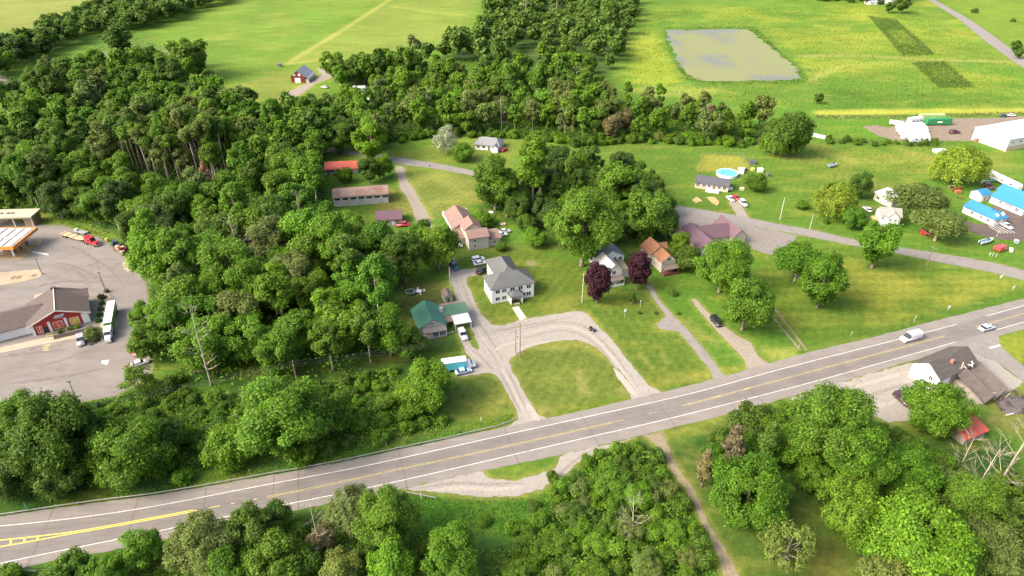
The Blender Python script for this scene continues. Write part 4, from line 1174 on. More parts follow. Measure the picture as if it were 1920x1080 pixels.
def wood(poly, gap, keys, tints, where, group, seed, smin=.8, smax=1.2, szr=(.9, 1.15), near=0.62, limit=999, cat='tree'):
    r = random.Random(seed)
    P = [g2(p) for p in poly]
    xs = [p[0] for p in P]; ys = [p[1] for p in P]
    got = []
    tries = 0
    n0 = len(TREES)
    area_t = int((max(xs) - min(xs)) * (max(ys) - min(ys)) / (gap * gap) * 14)
    while tries < area_t:
        tries += 1
        x, y = r.uniform(min(xs), max(xs)), r.uniform(min(ys), max(ys))
        if not inside(np.array([x]), np.array([y]), P)[0]: continue
        if abs(x) > 0.75 * (y * .848 + 63.6) + 12 or y > 800: continue
        if any(inside(np.array([x]), np.array([y]), q)[0] for q in EXC): continue
        if 'bush0' not in keys and seg_dist(np.array([x]), np.array([y]), STOPW, True)[0] < 3.8: continue
        gg = gap * r.uniform(.8, 1.15)
        if any((x - a) ** 2 + (y - b) ** 2 < gg * gg for a, b in got): continue
        if any((x - a) ** 2 + (y - b) ** 2 < (c * near + 1.2) ** 2 for a, b, c in TREES[:n0]): continue
        got.append((x, y))
    got.sort(key=lambda q: q[1])
    for k, (x, y) in enumerate(got):
        ky = r.choice(keys); tn = r.choices([t for t, _ in tints], [w_ for _, w_ in tints])[0]
        s = r.uniform(smin, smax)
        if k >= limit:
            STUFF.append((x, y, s, r.uniform(*szr), tn, r.uniform(0, 6.28))); continue
        nm = PROTO[ky]['name'].replace('_', ' ').replace('tall bare stemmed', 'bare stemmed').replace('tall forest', 'tall').replace('broadleaf ', '').replace('distant ', '')
        plant(ky, x, y, s, tn, WORD[tn] + ' ' + nm + ' ' + near_what(x, y), cat, group, r.uniform(*szr))
    return len(got)
MIX = (('mid', 5), ('emerald', 4), ('bright', 4), ('dark', 3), ('olive', 1), ('lime', 1))
STEMS = [(222, 302), (330, 290), (425, 300), (455, 322), (410, 342), (310, 346), (240, 336)]
wood(STEMS, 4.6, ['bare0', 'bare1', 'bare2'], (('dark', 2), ('olive', 2), ('mid', 3)), "in the stand of tall bare stems", "bare stemmed trees in the wood", 1, 1.2, 1.55)
STEM_FRONT = [(236, 338), (310, 347), (440, 346), (462, 378), (440, 398), (330, 402), (245, 386)]
wood(STEM_FRONT, 6, ['bush0', 'bush1'], (('bright', 2), ('mid', 3), ('olive', 1)), '', "bushes below the bare stems", 41, .7, 1.3, cat='bush')
EXC.append([g2(p) for p in STEM_FRONT])
W1n = [(250, 468), (330, 430), (480, 400), (604, 345), (612, 400), (640, 425), (690, 445), (720, 500), (738, 560), (738, 640), (700, 680), (640, 694), (560, 706), (470, 716), (400, 702), (330, 692), (292, 680), (284, 600), (292, 545), (280, 500)]
n1_ = wood(W1n, 9.0, ['round0', 'round1', 'round2', 'round3', 'tall0', 'tall1'], MIX, "in the wood beside the truck stop", "trees of the wood beside the truck stop", 2, 1.0, 1.6, (.85, 1.15))
W1m = [(-120, 300), (250, 330), (440, 345), (604, 345), (480, 400), (330, 430), (250, 468), (205, 438), (110, 408), (0, 400), (-120, 400)]
n2_ = wood(W1m, 8.4, ['round0', 'round1', 'round3', 'tall0', 'tall1', 'tall2', 'spruce0'], (('mid', 4), ('emerald', 2), ('dark', 4), ('bright', 2), ('olive', 2), ('deep', 1)), "in the wood behind the truck stop", "trees of the wood behind the truck stop", 3, .95, 1.5)
W1f = [(-120, 205), (0, 215), (60, 200), (100, 165), (170, 155), (230, 172), (300, 168), (350, 192), (400, 200), (450, 218), (500, 237), (540, 238), (600, 252), (606, 300), (604, 345), (440, 345), (250, 330), (-120, 300)]
n3_ = wood(W1f, 10.2, ['far0', 'far1', 'far2', 'slimfar', 'tall1'], (('mid', 3), ('dark', 4), ('bright', 1), ('olive', 1), ('emerald', 2)), "in the far part of the left wood", "trees in the far part of the left wood", 4, 1.05, 1.55)
EXC.append([g2(p) for p in [(1135, 150), (1550, 150), (1550, 330), (1135, 330)]])
n4_ = wood(W2, 10.0, ['far0', 'far1', 'far2', 'slimfar'], (('mid', 4), ('bright', 3), ('olive', 2), ('dark', 2)), "in the belt of trees below the pond", "trees of the belt below the pond", 5, .85, 1.45)
EXC.pop()
n4b_ = wood([(1135, 196), (1200, 197), (1290, 212), (1400, 232), (1450, 242), (1455, 270), (1300, 265), (1200, 262), (1135, 268)], 7.5, ['far0', 'far1', 'bush0', 'bush1', 'slimfar'], (('mid', 3), ('bright', 2), ('olive', 3), ('brown', 1)), "", "scrub trees of the belt below the pond", 51, .65, 1.25)
wood([(752, 270), (800, 256), (900, 258), (1000, 264), (1080, 276), (1200, 268), (1300, 271), (1440, 279), (1440, 270), (1300, 263), (1200, 260), (1080, 267), (1000, 255), (900, 250), (800, 247), (745, 262)], 4.6, ['bush0', 'bush1'], (('mid', 3), ('bright', 3), ('dark', 2)), '', "bushes along the edge of the tree belt", 52, .7, 1.35, cat='bush')
n5_ = wood(W3, 13.0, ['far0', 'far1', 'far2', 'slimfar', 'slimfar'], (('dark', 3), ('mid', 4), ('olive', 2), ('bright', 1)), "in the north wood left of the pond", "trees of the north wood", 6, .75, 1.6, limit=30)
n6_ = wood(W4, 7.0, ['round0', 'round3', 'spruce0', 'spruce1', 'tall1', 'low0'], (('dark', 4), ('mid', 3), ('deep', 2)), "in the clump behind the white building", "trees of the clump behind the white building", 7, .75, 1.15)
HEDGE = [(-60, 175), (60, 120), (150, 78), (200, 66), (283, 54), (367, 24), (447, -4), (440, -30), (330, -10), (250, 10), (190, 28), (130, 60), (20, 100), (-60, 140)]
n7_ = wood(HEDGE, 9.5, ['far0', 'far1', 'far2'], (('deep', 3), ('dark', 4), ('mid', 1)), "in the hedgerow across the upper left fields", "trees of the upper left hedgerow", 8, .9, 1.5, limit=18)
# shrubs that fill the clearings and edges
wood([(612, 152), (655, 131), (700, 145), (700, 165), (690, 160), (640, 166)], 8, ['bush0', 'bush1', 'far1'], (('mid', 2), ('bright', 2), ('dark', 1)), '', "shrubs beside the road to the red barn", 53, .8, 1.5, cat='shrub')
n8_ = wood([(170, 120), (330, 92), (345, 110), (400, 150), (330, 165), (240, 165), (170, 150)], 11, ['bush0', 'bush1', 'far1'], (('mid', 3), ('olive', 1), ('dark', 2)), "in the rough clearing at upper left", "shrubs of the rough clearing", 9, 1.2, 2.0, cat='shrub')
n9_ = wood([(240, 750), (330, 715), (480, 755), (700, 695), (745, 690), (760, 760), (850, 790), (700, 835), (560, 862), (470, 850), (330, 880), (290, 800)], 4.6, ['bush0', 'bush1'], (('mid', 4), ('bright', 4), ('dark', 2)), "in the scrub above the highway", "shrubs of the scrub above the highway", 10, .6, 1.1, cat='shrub')
n10_ = wood([(1055, 915), (1110, 858), (1195, 832), (1245, 870), (1285, 930), (1330, 1040), (1345, 1085), (960, 1085), (980, 1010), (1040, 940)], 3.6, ['bush0', 'bush1'], (('mid', 4), ('bright', 4), ('olive', 1), ('dark', 2)), "in the thicket beside the dirt track", "shrubs of the thicket", 11, .6, 1.05, cat='shrub')
n11_ = wood([(1300, 880), (1330, 850), (1450, 790), (1480, 800), (1640, 830), (1700, 850), (1900, 900), (1950, 1090), (1660, 1090), (1580, 960), (1480, 900), (1340, 880)], 6.0, ['bush0', 'bush1', 'low0', 'low2'], (('mid', 4), ('emerald', 3), ('dark', 3), ('olive', 2)), "under the trees of the bottom right wood", "shrubs of the bottom right wood", 12, .6, 1.0, cat='shrub')
n12_ = wood([(-30, 1090), (250, 1050), (600, 975), (700, 1000), (900, 1030), (900, 1090)], 5.5, ['bush0', 'bush1', 'low1'], (('mid', 4), ('dark', 3), ('olive', 2)), "below the highway at bottom left", "shrubs below the highway", 13, .6, 1.0, cat='shrub')
n13_ = wood([(-60, 790), (120, 775), (230, 752), (290, 800), (330, 880), (100, 930), (-60, 950)], 6.5, ['bush0', 'bush1', 'low2'], (('mid', 3), ('dark', 4)), "among the trees below the truck stop lot", "shrubs below the truck stop lot", 14, .6, 1.1, cat='shrub')
n14_ = wood([(1545, 262), (1640, 268), (1750, 268), (1760, 274), (1640, 275), (1545, 268)], 4, ['bush0', 'bush1'], (('mid', 2), ('dark', 2)), "in the hedge below the parked trailers", "shrubs of the hedge below the trailers", 15, .45, .8, cat='shrub')
n15_ = wood([(1690, 12), (1500, 0), (1440, -8), (1440, -25), (1690, -20)], 11, ['bush0', 'bush1', 'far1'], (('deep', 2), ('dark', 3)), "along the hedge at the top right", "shrubs of the top right hedge", 16, 1.0, 1.8, limit=14, cat='shrub')
for px_, py_, r_, lb in ((1693, 6, 14, "round tree at the top right beside the white farmhouse"), (1668, 12, 9, "small tree in front of the white farmhouse"), (1535, 183, 9, "lone bush in the field below the pond"), (1828, 20, 7, "bush beyond the country road"), (1905, 85, 10, "shrub mass beside the country road"), (1912, 98, 9, "lower shrub beside the country road"), (1900, 38, 5, "small bush in the far right field")):
    T(px_, py_, r_, 'far1' if r_ > 7 else 'bush0', 'dark', lb, 'bush' if 'bush' in lb or 'shrub' in lb else 'tree', sz=.8)
print("TREES", n1_, n2_, n3_, n4_, n5_, n6_, n7_, n8_, n9_, n10_, n11_, n12_, n13_, n14_, n15_, len(TREES))

def single_out():
    by = {}
    for o in col.objects:
        if o.parent is None and o.get("category") and o.get("label"): by.setdefault(o["label"], []).append(o)
    names = ("second", "third", "fourth", "fifth", "sixth", "seventh", "eighth", "ninth", "tenth", "eleventh", "twelfth")
    for lb, os_ in by.items():
        if len(os_) < 2: continue
        os_.sort(key=lambda o: o.location.x / (o.location.y * CP + CAM_H * SP))
        for k, o in enumerate(os_):
            w_ = "leftmost" if k == 0 else "rightmost" if k == len(os_) - 1 else (names[k - 1] + " leftmost" if k <= len(names) else "further right")
            o["label"] = w_ + " " + lb
single_out()

# --- the far woods behind those trees read as one mass
def far_mass():
    r = np.random.default_rng(77)
    base = []
    for k in range(3):
        me = lobed('x', 4.6, 10.5, 2.0, 16, 620, 1.05, 160 + k, 'round')
        a = np.empty(len(me.vertices) * 3, np.float32); me.vertices.foreach_get("co", a); base.append(a.reshape(-1, 3)); bpy.data.meshes.remove(me)
    bins = {}
    for x, y, s, sz, tn, rz in STUFF:
        v = base[int(r.integers(3))] * np.array((s, s, s * sz)); c_, s_ = math.cos(rz), math.sin(rz)
        bins.setdefault(tn, []).append(np.stack((v[:, 0] * c_ - v[:, 1] * s_ + x, v[:, 0] * s_ + v[:, 1] * c_ + y, v[:, 2]), 1))
    V, M_ = [], []
    for i, tn in enumerate(sorted(bins)):
        a = np.concatenate(bins[tn]); V.append(a); M_.append(np.full((len(a), 3), TINT[tn]))
    V = np.concatenate(V).astype(np.float32); M_ = np.concatenate(M_)
    me = bpy.data.meshes.new("far_woodland"); n = len(V) // 4
    me.vertices.add(len(V)); me.vertices.foreach_set("co", V.ravel())
    me.loops.add(len(V)); me.loops.foreach_set("vertex_index", np.arange(len(V), dtype=np.int32))
    me.polygons.add(n); me.polygons.foreach_set("loop_start", np.arange(0, len(V), 4, dtype=np.int32)); me.update(calc_edges=True)
    me.materials.append(LEAF)
    o = link("far_woodland", me); o.color = (.105, .18, .024, 1)
    tag(o, "far dark woodland at the top of the picture", "woodland", kind="stuff")
far_mass()

# --- ground cover nobody could count: brambles, rough grass, crop rows
def cover(name, poly, dens, hmax, size, tint, label, seed, hole=None):
    r = np.random.default_rng(seed)
    P = [g2(p) for p in poly]
    xs = [p[0] for p in P]; ys = [p[1] for p in P]
    n = int((max(xs) - min(xs)) * (max(ys) - min(ys)) * dens)
    X = r.uniform(min(xs), max(xs), n); Y = r.uniform(min(ys), max(ys), n)
    m = inside(X, Y, P)
    if hole: m &= ~inside(X, Y, [g2(p) for p in hole])
    X, Y = X[m], Y[m]
    hump = (np.sin(X * .9 + 1.3 * np.sin(Y * .5)) * np.sin(Y * .8 + 1.1 * np.sin(X * .45)) * .5 + .5) * (.5 + .5 * np.sin(X * .21 + Y * .17) ** 2)
    ed = np.clip(seg_dist(X, Y, P, True) / 2.0, 0, 1)
    Z = hmax * hump * ed * r.uniform(.55, 1.0, len(X)) + .05
    nn = r.normal(size=(len(X), 3)) * .55 + np.array((0, 0, 1.0))
    me = cards(name, np.stack((X, Y, Z), 1), nn, size * r.uniform(.6, 1.3, len(X)), .6, r)
    o = link(name, me)
    o.color = (*TINT[tint], 1)
    return tag(o, label, kind="stuff", cat="ground cover")
cover("bramble_cover", [(120, 762), (233, 740), (290, 712), (330, 715), (480, 755), (700, 695), (745, 690), (765, 760), (850, 800), (640, 845), (470, 868), (330, 890), (280, 800), (160, 790)], 6.5, 2.2, .32, 'bright', "tangle of green brambles between the lot and the highway", 201)
cover("thicket_cover", [(1055, 915), (1110, 858), (1195, 832), (1245, 870), (1285, 930), (1330, 1040), (1345, 1085), (960, 1085), (980, 1020), (1040, 940)], 9, 3.6, .30, 'bright', "low green tangle of the thicket beside the track", 202)
cover("woodland_underbrush", [(1300, 885), (1330, 850), (1450, 790), (1640, 830), (1700, 850), (1900, 900), (1950, 1090), (1660, 1090), (1600, 985), (1480, 900), (1340, 890)], 4, 1.3, .3, 'mid', "underbrush of the bottom right wood", 203)
cover("bank_underbrush", [(-30, 1095), (0, 1085), (250, 1046), (600, 968), (740, 935), (790, 985), (900, 1030), (980, 1030), (980, 1095)], 5, 1.6, .3, 'mid', "underbrush on the bank below the highway", 204)
cover("verge_weeds", [(-60, 975), (133, 938), (367, 898), (640, 848), (840, 806), (935, 785), (962, 770), (964, 784), (907, 802), (640, 860), (367, 910), (133, 944), (-60, 983)], 4, .7, .22, 'bright', "tall weeds along the guardrail", 205)
cover("lot_edge_weeds", [(200, 440), (262, 500), (278, 530), (300, 560), (300, 690), (286, 700), (282, 600), (277, 540), (250, 495), (205, 455), (110, 418), (110, 410)], 3, 1.2, .3, 'bright', "green weeds along the edge of the truck stop lot", 206)
cover("forest_underbrush", W1, 1.0, 7.5, .55, 'mid', "leafy undergrowth of the left wood", 212)
cover("clump_underbrush", W4, 1.2, 3.0, .4, 'dark', "undergrowth of the clump behind the white building", 213)
cover("belt_underbrush", W2, .9, 5.0, .6, 'mid', "scrubby undergrowth of the tree belt", 207)
cover("reed_bed", [(790, 118), (905, 112), (910, 150), (860, 150), (800, 140)], .5, 1.6, .7, 'bright', "bright reeds in the hollow of the north wood", 208)
cover("pond_reeds", [(1244, 52), (1415, 50), (1518, 150), (1505, 157), (1330, 160), (1285, 150), (1265, 120), (1275, 118), (1287, 137), (1330, 155), (1505, 150), (1490, 125), (1413, 63), (1400, 53), (1250, 54)], .5, 1.0, .6, 'dark', "dark reeds round the pond", 209)
cover("fence_reeds", [(1522, 216), (1700, 216), (1930, 210), (1930, 216), (1700, 222), (1530, 224)], 1.2, 1.6, .5, 'brown', "brown reeds along the field fence", 210)
cover("ditch_reeds", [(1545, 258), (1640, 263), (1680, 268), (1750, 272), (1750, 276), (1640, 272), (1545, 265)], 1.5, 1.2, .4, 'olive', "dull reeds in the ditch below the storage yard", 211)
cover("field_tufts", [(1160, 165), (1190, 20), (1700, 10), (1900, 125), (1920, 200), (1530, 205), (1300, 180)], .2, .8, .5, 'lime', "tufts of rough bright green grass in the pond field", 220, POND)
cover("meadow_tufts", [(1530, 275), (1740, 285), (1720, 330), (1640, 345), (1560, 335), (1500, 310)], .5, .5, .32, 'yellow', "rough grass tufts in the meadow by the dinghy", 221)
cover("clearing_tufts", [(160, 95), (250, 70), (330, 95), (420, 160), (330, 150), (200, 140)], .25, 1.6, .6, 'mid', "rough growth in the upper left clearing", 222)
cover("pull_off_meadow", [(765, 928), (900, 940), (1010, 932), (1045, 912), (1050, 960), (960, 1010), (820, 1000), (750, 960)], 3.0, .8, .24, 'emerald', "tall green grass below the pull-off", 223)
def crop(name, corners, nrows, label, seed, gap):
    r = np.random.default_rng(seed)
    A, B, Cc, D = [np.array(g2(p)) for p in corners]       # far left, far right, near right, near left
    P = []
    for k in range(nrows):
        a = A + (B - A) * (k + .5) / nrows; b = D + (Cc - D) * (k + .5) / nrows
        L_ = np.linalg.norm(b - a); m = int(L_ * 6)
        t = r.uniform(0, 1, m)
        hole = r.random(m) > np.where((np.abs(t - .55) < .2) & (np.abs(k / nrows - .5) < .3), .35 if seed == 3 else .7, .95)
        t = t[~hole]
        q = a + (b - a) * t[:, None]
        P.append(np.concatenate((q + r.normal(0, .45, q.shape), r.uniform(.1, 1.4, (len(t), 1))), 1))
    P = np.concatenate(P)
    me = cards(name, P, r.normal(size=P.shape) * .6 + np.array((0, 0, .8)), .42 * r.uniform(.6, 1.3, len(P)), .6, r)
    o = link(name, me); o.color = (.10, .17, .028, 1)
    return tag(o, label, "crop rows", kind="stuff")
crop("crop_rows", [(1628, 32), (1680, 38), (1755, 104), (1690, 105)], 12, "dark rows of a vegetable plot above the field track", 3, .72)
crop("crop_rows", [(1708, 118), (1770, 116), (1828, 165), (1760, 166)], 13, "dark rows of a vegetable plot below the field track", 4, .9)
# ------------------------------------------------------------------ buildings
white_w = mat("white_siding", (0.68, 0.67, 0.645), .6, .05, .6, stretch=(.3, .3, 6))
cream_w = mat("cream_siding", (0.44, 0.405, 0.325), .7, .06, .6, stretch=(.3, .3, 6))
tan_w = mat("tan_siding", (0.55, 0.46, 0.33), .7, .08, .6)
grey_w = mat("pale_grey_wall", (0.44, 0.43, 0.39), .8, .12, .8, c2=(.36, .345, .30))
red_w = mat("barn_red", (0.17, 0.03, 0.03), .8, .15, .8, c2=(.13, .03, .03))
brick_red = mat("store_red", (0.33, 0.03, 0.025), .6, .08, .8)
trim_w = mat("white_trim", (0.68, 0.67, 0.64), .5, .04, 1)
pane_m = glass()
def roofm(name, c, c2=None, var=.12):
    return mat(name, c, .85, var, 1.6, stretch=(.6, 2.0, 2.0), c2=c2, spec=.15)
r_grey = roofm("grey_shingle", (.10, .104, .10), (.12, .123, .115))
r_dark = roofm("slate_shingle", (.085, .085, .098))
r_brown = roofm("brown_shingle", (.155, .125, .105), (.13, .105, .09))
r_green = mat("green_metal", (.045, .15, .10), .5, .08, .5)
r_green2 = mat("pale_green_metal", (.075, .155, .09), .6, .10, .5)
r_pink = roofm("pink_shingle", (.225, .15, .125), (.19, .125, .105))
r_mauve = mat("mauve_metal", (.12, .072, .084), .5, .06, .4)
r_red = mat("red_metal", (.36, .075, .045), .5, .10, .5)
r_rust = mat("rusty_metal", (.24, .168, .132), .7, .22, .5, c2=(.20, .112, .08))
r_orange = roofm("orange_shingle", (.24, .118, .06), (.19, .09, .05))
r_blue = mat("blue_metal", (.035, .185, .33), .5, .07, .5)
r_white = mat("white_metal", (.58, .57, .55), .4, .03, .3)

class Bld:
    """a thing whose parts are given in metres: x along the front, y away from the viewer's side, z up"""
    def __init__(s, name, label, A, ang, cat='house', group=None):
        s.root = empty(name, g(*A), R(ang))
        tag(s.root, label, cat, group)
    def part(s, name, mb, m, parent=None, smooth=False):
        return mb.build(name, m, parent or s.root, smooth)
    def walls(s, x0, y0, x1, y1, h, m, z0=-.2, name='wall'):
        return s.part(name, MB().box(x0, y0, z0, x1, y1, h), m)
    def gable(s, x0, y0, x1, y1, ze, rise, axis, m, wm=None, oh=.45, t=.16, over_end=.35, name='roof'):
        mb = MB()
        if axis == 'x':
            c = (y0 + y1) / 2; hw = (y1 - y0) / 2; sl = rise / hw
            for sg in (-1, 1):
                e = c + sg * (hw + oh)
                mb.prism([(x0 - over_end, c, ze + rise), (x0 - over_end, e, ze - oh * sl), (x1 + over_end, e, ze - oh * sl), (x1 + over_end, c, ze + rise)], (0, 0, t))
            if wm:
                for x in (x0, x1 - .12):
                    s.part('gable_wall', MB().prism([(x, y0, ze - .02), (x, y1, ze - .02), (x, c, ze + rise - .02)], (.12, 0, 0)), wm)
        else:
            c = (x0 + x1) / 2; hw = (x1 - x0) / 2; sl = rise / hw
            for sg in (-1, 1):
                e = c + sg * (hw + oh)
                mb.prism([(c, y0 - over_end, ze + rise), (e, y0 - over_end, ze - oh * sl), (e, y1 + over_end, ze - oh * sl), (c, y1 + over_end, ze + rise)], (0, 0, t))
            if wm:
                for y in (y0, y1 - .12):
                    s.part('gable_wall', MB().prism([(x0, y, ze - .02), (x1, y, ze - .02), (c, y, ze + rise - .02)], (0, .12, 0)), wm)
        return s.part(name, mb, m)
    def hip(s, x0, y0, x1, y1, ze, rise, m, oh=.5, ins=None, name='roof', open_end=None):
        x0 -= oh; y0 -= oh; x1 += oh; y1 += oh
        W_, D_ = x1 - x0, y1 - y0
        if W_ >= D_:
            i = ins or D_ / 2
            a, b = (x0 + i, (y0 + y1) / 2), (x1 - i, (y0 + y1) / 2)
        else:
            i = ins or W_ / 2
            a, b = ((x0 + x1) / 2, y0 + i), ((x0 + x1) / 2, y1 - i)
        mb = MB()
        z = ze - .1
        q = [(x0, y0, z), (x1, y0, z), (x1, y1, z), (x0, y1, z)]
        ra, rb = (*a, ze + rise), (*b, ze + rise)
        if W_ >= D_:
            fs = [(q[0], q[1], rb, ra), (q[1], q[2], rb), (q[2], q[3], ra, rb), (q[3], q[0], ra)]
        else:
            fs = [(q[0], q[1], ra), (q[1], q[2], rb, ra), (q[2], q[3], rb), (q[3], q[0], ra, rb)]
        for f in fs: mb.poly(f)
        mb.box(x0, y0, z - .18, x1, y1, z - .003)
        return s.part(name, mb, m)
    def slab(s, x0, y0, x1, y1, zf, zb, m, t=.14, name='roof'):
        return s.part(name, MB().prism([(x0, y0, zf), (x1, y0, zf), (x1, y1, zb), (x0, y1, zb)], (0, 0, t)), m)
    def win(s, face, u, z, w_, h, at, fm=None, pm=None, name='window', bars=True):
        """face f/b: u along x on the wall y=at; face l/r: u along y on the wall x=at"""
        sg = -1 if face in 'fl' else 1
        def bx(mb, u0, z0, u1, z1, d0, d1):
            a, b = at + sg * d0, at + sg * d1
            if face in 'fb': mb.box(u0, min(a, b), z0, u1, max(a, b), z1)
            else: mb.box(min(a, b), u0, z0, max(a, b), u1, z1)
            return mb
        fr = MB(); k = .09
        bx(fr, u - w_ / 2 - k, z - k, u + w_ / 2 + k, z, .0, .07); bx(fr, u - w_ / 2 - k, z + h, u + w_ / 2 + k, z + h + k, .0, .07)
        bx(fr, u - w_ / 2 - k, z, u - w_ / 2, z + h, .0, .07); bx(fr, u + w_ / 2, z, u + w_ / 2 + k, z + h, .0, .07)
        if bars: bx(fr, u - .05, z, u + .05, z + h, .0, .06)
        f_ = s.part(name, fr, fm or trim_w)
        s.part('pane', bx(MB(), u - w_ / 2, z, u + w_ / 2, z + h, .0, .03), pm or pane_m, f_)
        return f_
    def door(s, face, u, at, w_=1.0, h=2.1, m=None, name='door'):
        sg = -1 if face in 'fl' else 1
        a, b = at, at + sg * .06
        mb = MB()
        if face in 'fb': mb.box(u - w_ / 2, min(a, b), 0, u + w_ / 2, max(a, b), h)
        else: mb.box(min(a, b), u - w_ / 2, 0, max(a, b), u + w_ / 2, h)
        return s.part(name, mb, m or mat("door_dark", (.16, .10, .07), .5))
    def posts(s, pts, z, m=None, r=.09, name='porch_post'):
        for x, y in pts: s.part(name, MB().box(x - r, y - r, 0, x + r, y + r, z), m or trim_w)
    def chimney(s, x, y, z0, z1, m=None, r=.35):
        return s.part('chimney', MB().box(x - r, y - r, z0, x + r, y + r, z1), m or mat("chimney_brick", (.30, .13, .10), .9, .2, 3))

# --- white two storey building in the middle
b = Bld("apartment_building", "white two storey building with grey hip roof and a small entrance portico", (922.5, 570), 18.5, 'building')
W_ = 14.2
b.walls(0, 0, W_, 8.6, 5.7, white_w)
b.walls(4.0, 8.6, 11.6, 18.6, 5.3, white_w)
b.hip(0, 0, W_, 8.6, 5.7, 2.7, r_grey)
b.hip(4.0, 4.2, 11.6, 18.6, 5.45, 2.85, r_grey)
for x in (1.9, 4.1, 6.9, 9.6, 12.4):
    b.win('f', x, 3.6, 1.35, 1.25, 0)
for x in (1.9, 4.1, 10.6, 12.4):
    b.win('f', x, .95, 1.35, 1.25, 0)
for y in (1.7, 4.3, 6.9):
    b.win('l', y, 3.6, .9, 1.25, 0); b.win('l', y, .9, .9, 1.25, 0)
for y in (10.5, 13.5, 16.5): b.win('l', y, 3.3, .9, 1.2, 4.0)
for z in (3.6, .9): b.win('r', 4.2, z, .9, 1.25, W_)
b.part('portico_wall', MB().box(5.6, -2.5, 0, 5.9, -.003, 2.7).box(9.3, -2.5, 0, 9.6, -.003, 2.7).box(5.6, -2.65, 2.7, 9.6, -.003, 3.0), white_w)
b.hip(5.6, -2.5, 9.6, .4, 3.2, 1.2, r_grey, .4, name='portico_roof')
b.door('f', 7.55, 0, 1.5, 2.2, mat("tan_door", (.42, .30, .19), .6))
b.part('step', MB().box(6.6, -3.0, -.1, 8.5, -2.1, .3), concrete)
sheet("front_walk", [(960, 577), (972, 574), (987, 596), (975, 601)], .05, mat("pale_concrete", (.52, .45, .35), .9, .1, .8), 0, 5)

# --- green roofed house
b = Bld("green_roofed_house", "white house with green metal roof and carport beside the gravel drive", (789, 631), 18.5)
b.walls(0, 0, 7.4, 10.5, 3.3, cream_w)
b.gable(0, 0, 7.4, 10.5, 3.3, 2.1, 'y', r_green, cream_w, .8)
b.win('f', 3.5, 3.5, .8, .8, 0); b.win('l', 3, 1, 1, 1.2, 0); b.win('l', 7, 1, 1, 1.2, 0)
b.walls(7.4, 4.6, 15.6, 9.2, 2.75, grey_w)
b.slab(6.9, 4.0, 16.2, 8.6, 2.75, 3.7, r_green2)
b.slab(7.0, 8.65, 15.0, 11.6, 3.3, 2.4, r_rust, name='lean_to_roof')
b.walls(8, 8.9, 14.6, 11.2, 2.2, grey_w, name='lean_to_wall')
b.slab(10.4, -.8, 15.6, 4.2, 2.4, 2.65, r_white, .12, 'carport_roof')
b.slab(8.0, 1.4, 10.35, 4.2, 2.3, 2.6, r_rust, .12, 'lean_to_roof')
b.posts([(10.6, -.6), (15.4, -.6), (10.6, 1.6), (8.2, 1.6)], 2.4, name='carport_post')
b.chimney(8.0, 6.4, 3.0, 4.6, grey_w, .4)
b.slab(.6, -2.4, 7.6, .1, 2.3, 2.75, mat("porch_roof_grey", (.20, .185, .16), .8, .15), .12, 'porch_roof')
b.posts([(.8, -2.2), (3, -2.2), (5.2, -2.2), (7.4, -2.2)], 2.3)
b.part('porch_floor', MB().box(.6, -2.4, 0, 7.6, -.003, .4), mat("grey_boards", (.25, .23, .2), .8, .15))
b.win('f', 1.6, 1.0, 1, 1.2, 0); b.win('f', 5.8, 1.0, 1, 1.2, 0); b.door('f', 3.7, 0)
sheet("garden_path", [(828, 627), (850, 620.5), (851, 623), (830, 630.5)], .03, concrete, 0, 5)
b = Bld("garden_shed", "small brown roofed shed behind the green roofed house", (834, 569), 18.5, 'shed')
b.walls(0, 0, 2.6, 4.2, 2.1, cream_w); b.gable(0, 0, 2.6, 4.2, 2.1, .9, 'y', r_brown, cream_w, .25, over_end=.25); b.door('f', 1.3, 0, .9, 1.9)

# --- pink roofed house
b = Bld("pink_roofed_house", "long cream house with pink shingle roofs stepping back behind the white building", (880, 470), 18.5)
b.walls(0, 0, 7.4, 6.5, 4.9, cream_w)
b.gable(0, 0, 7.4, 6.5, 4.9, 1.6, 'x', r_pink, cream_w, .4)
b.walls(7.4, .8, 12.2, 6.3, 3.0, cream_w); b.slab(7.3, .4, 12.7, 6.6, 2.95, 3.9, r_pink)
b.walls(.2, 6.5, 6.6, 13.0, 5.2, cream_w); b.gable(.2, 6.6, 6.6, 13.0, 5.2, 2.2, 'y', r_pink, cream_w, .4)
b.walls(-2.6, 5.2, .2, 13.0, 2.6, cream_w); b.slab(-3.0, 5.0, .1, 13.2, 2.6, 2.9, r_pink, name='porch_roof')
b.walls(-2.2, 13.0, 6.2, 27.5, 3.2, cream_w); b.gable(-2.2, 13.1, 6.2, 27.5, 3.2, 2.4, 'y', r_pink, cream_w, .5)
b.part('eave_board', MB().box(-3.3, 12.9, 2.3, -2.75, 28.2, 2.6).box(-3.2, 28.0, 2.9, 6.9, 28.5, 3.1), trim_w)
b.win('f', 2.2, 1.0, .8, 1.0, 0); b.win('f', 2.2, 3.2, .8, 1.0, 0); b.win('f', 9.8, 1.2, 1.0, .9, .8)
for y in (7, 10, 16, 20, 24): b.win('l', y, .9, .9, 1.1, -2.6 if y < 13 else -2.2)
b.door('l', 12, -2.6)

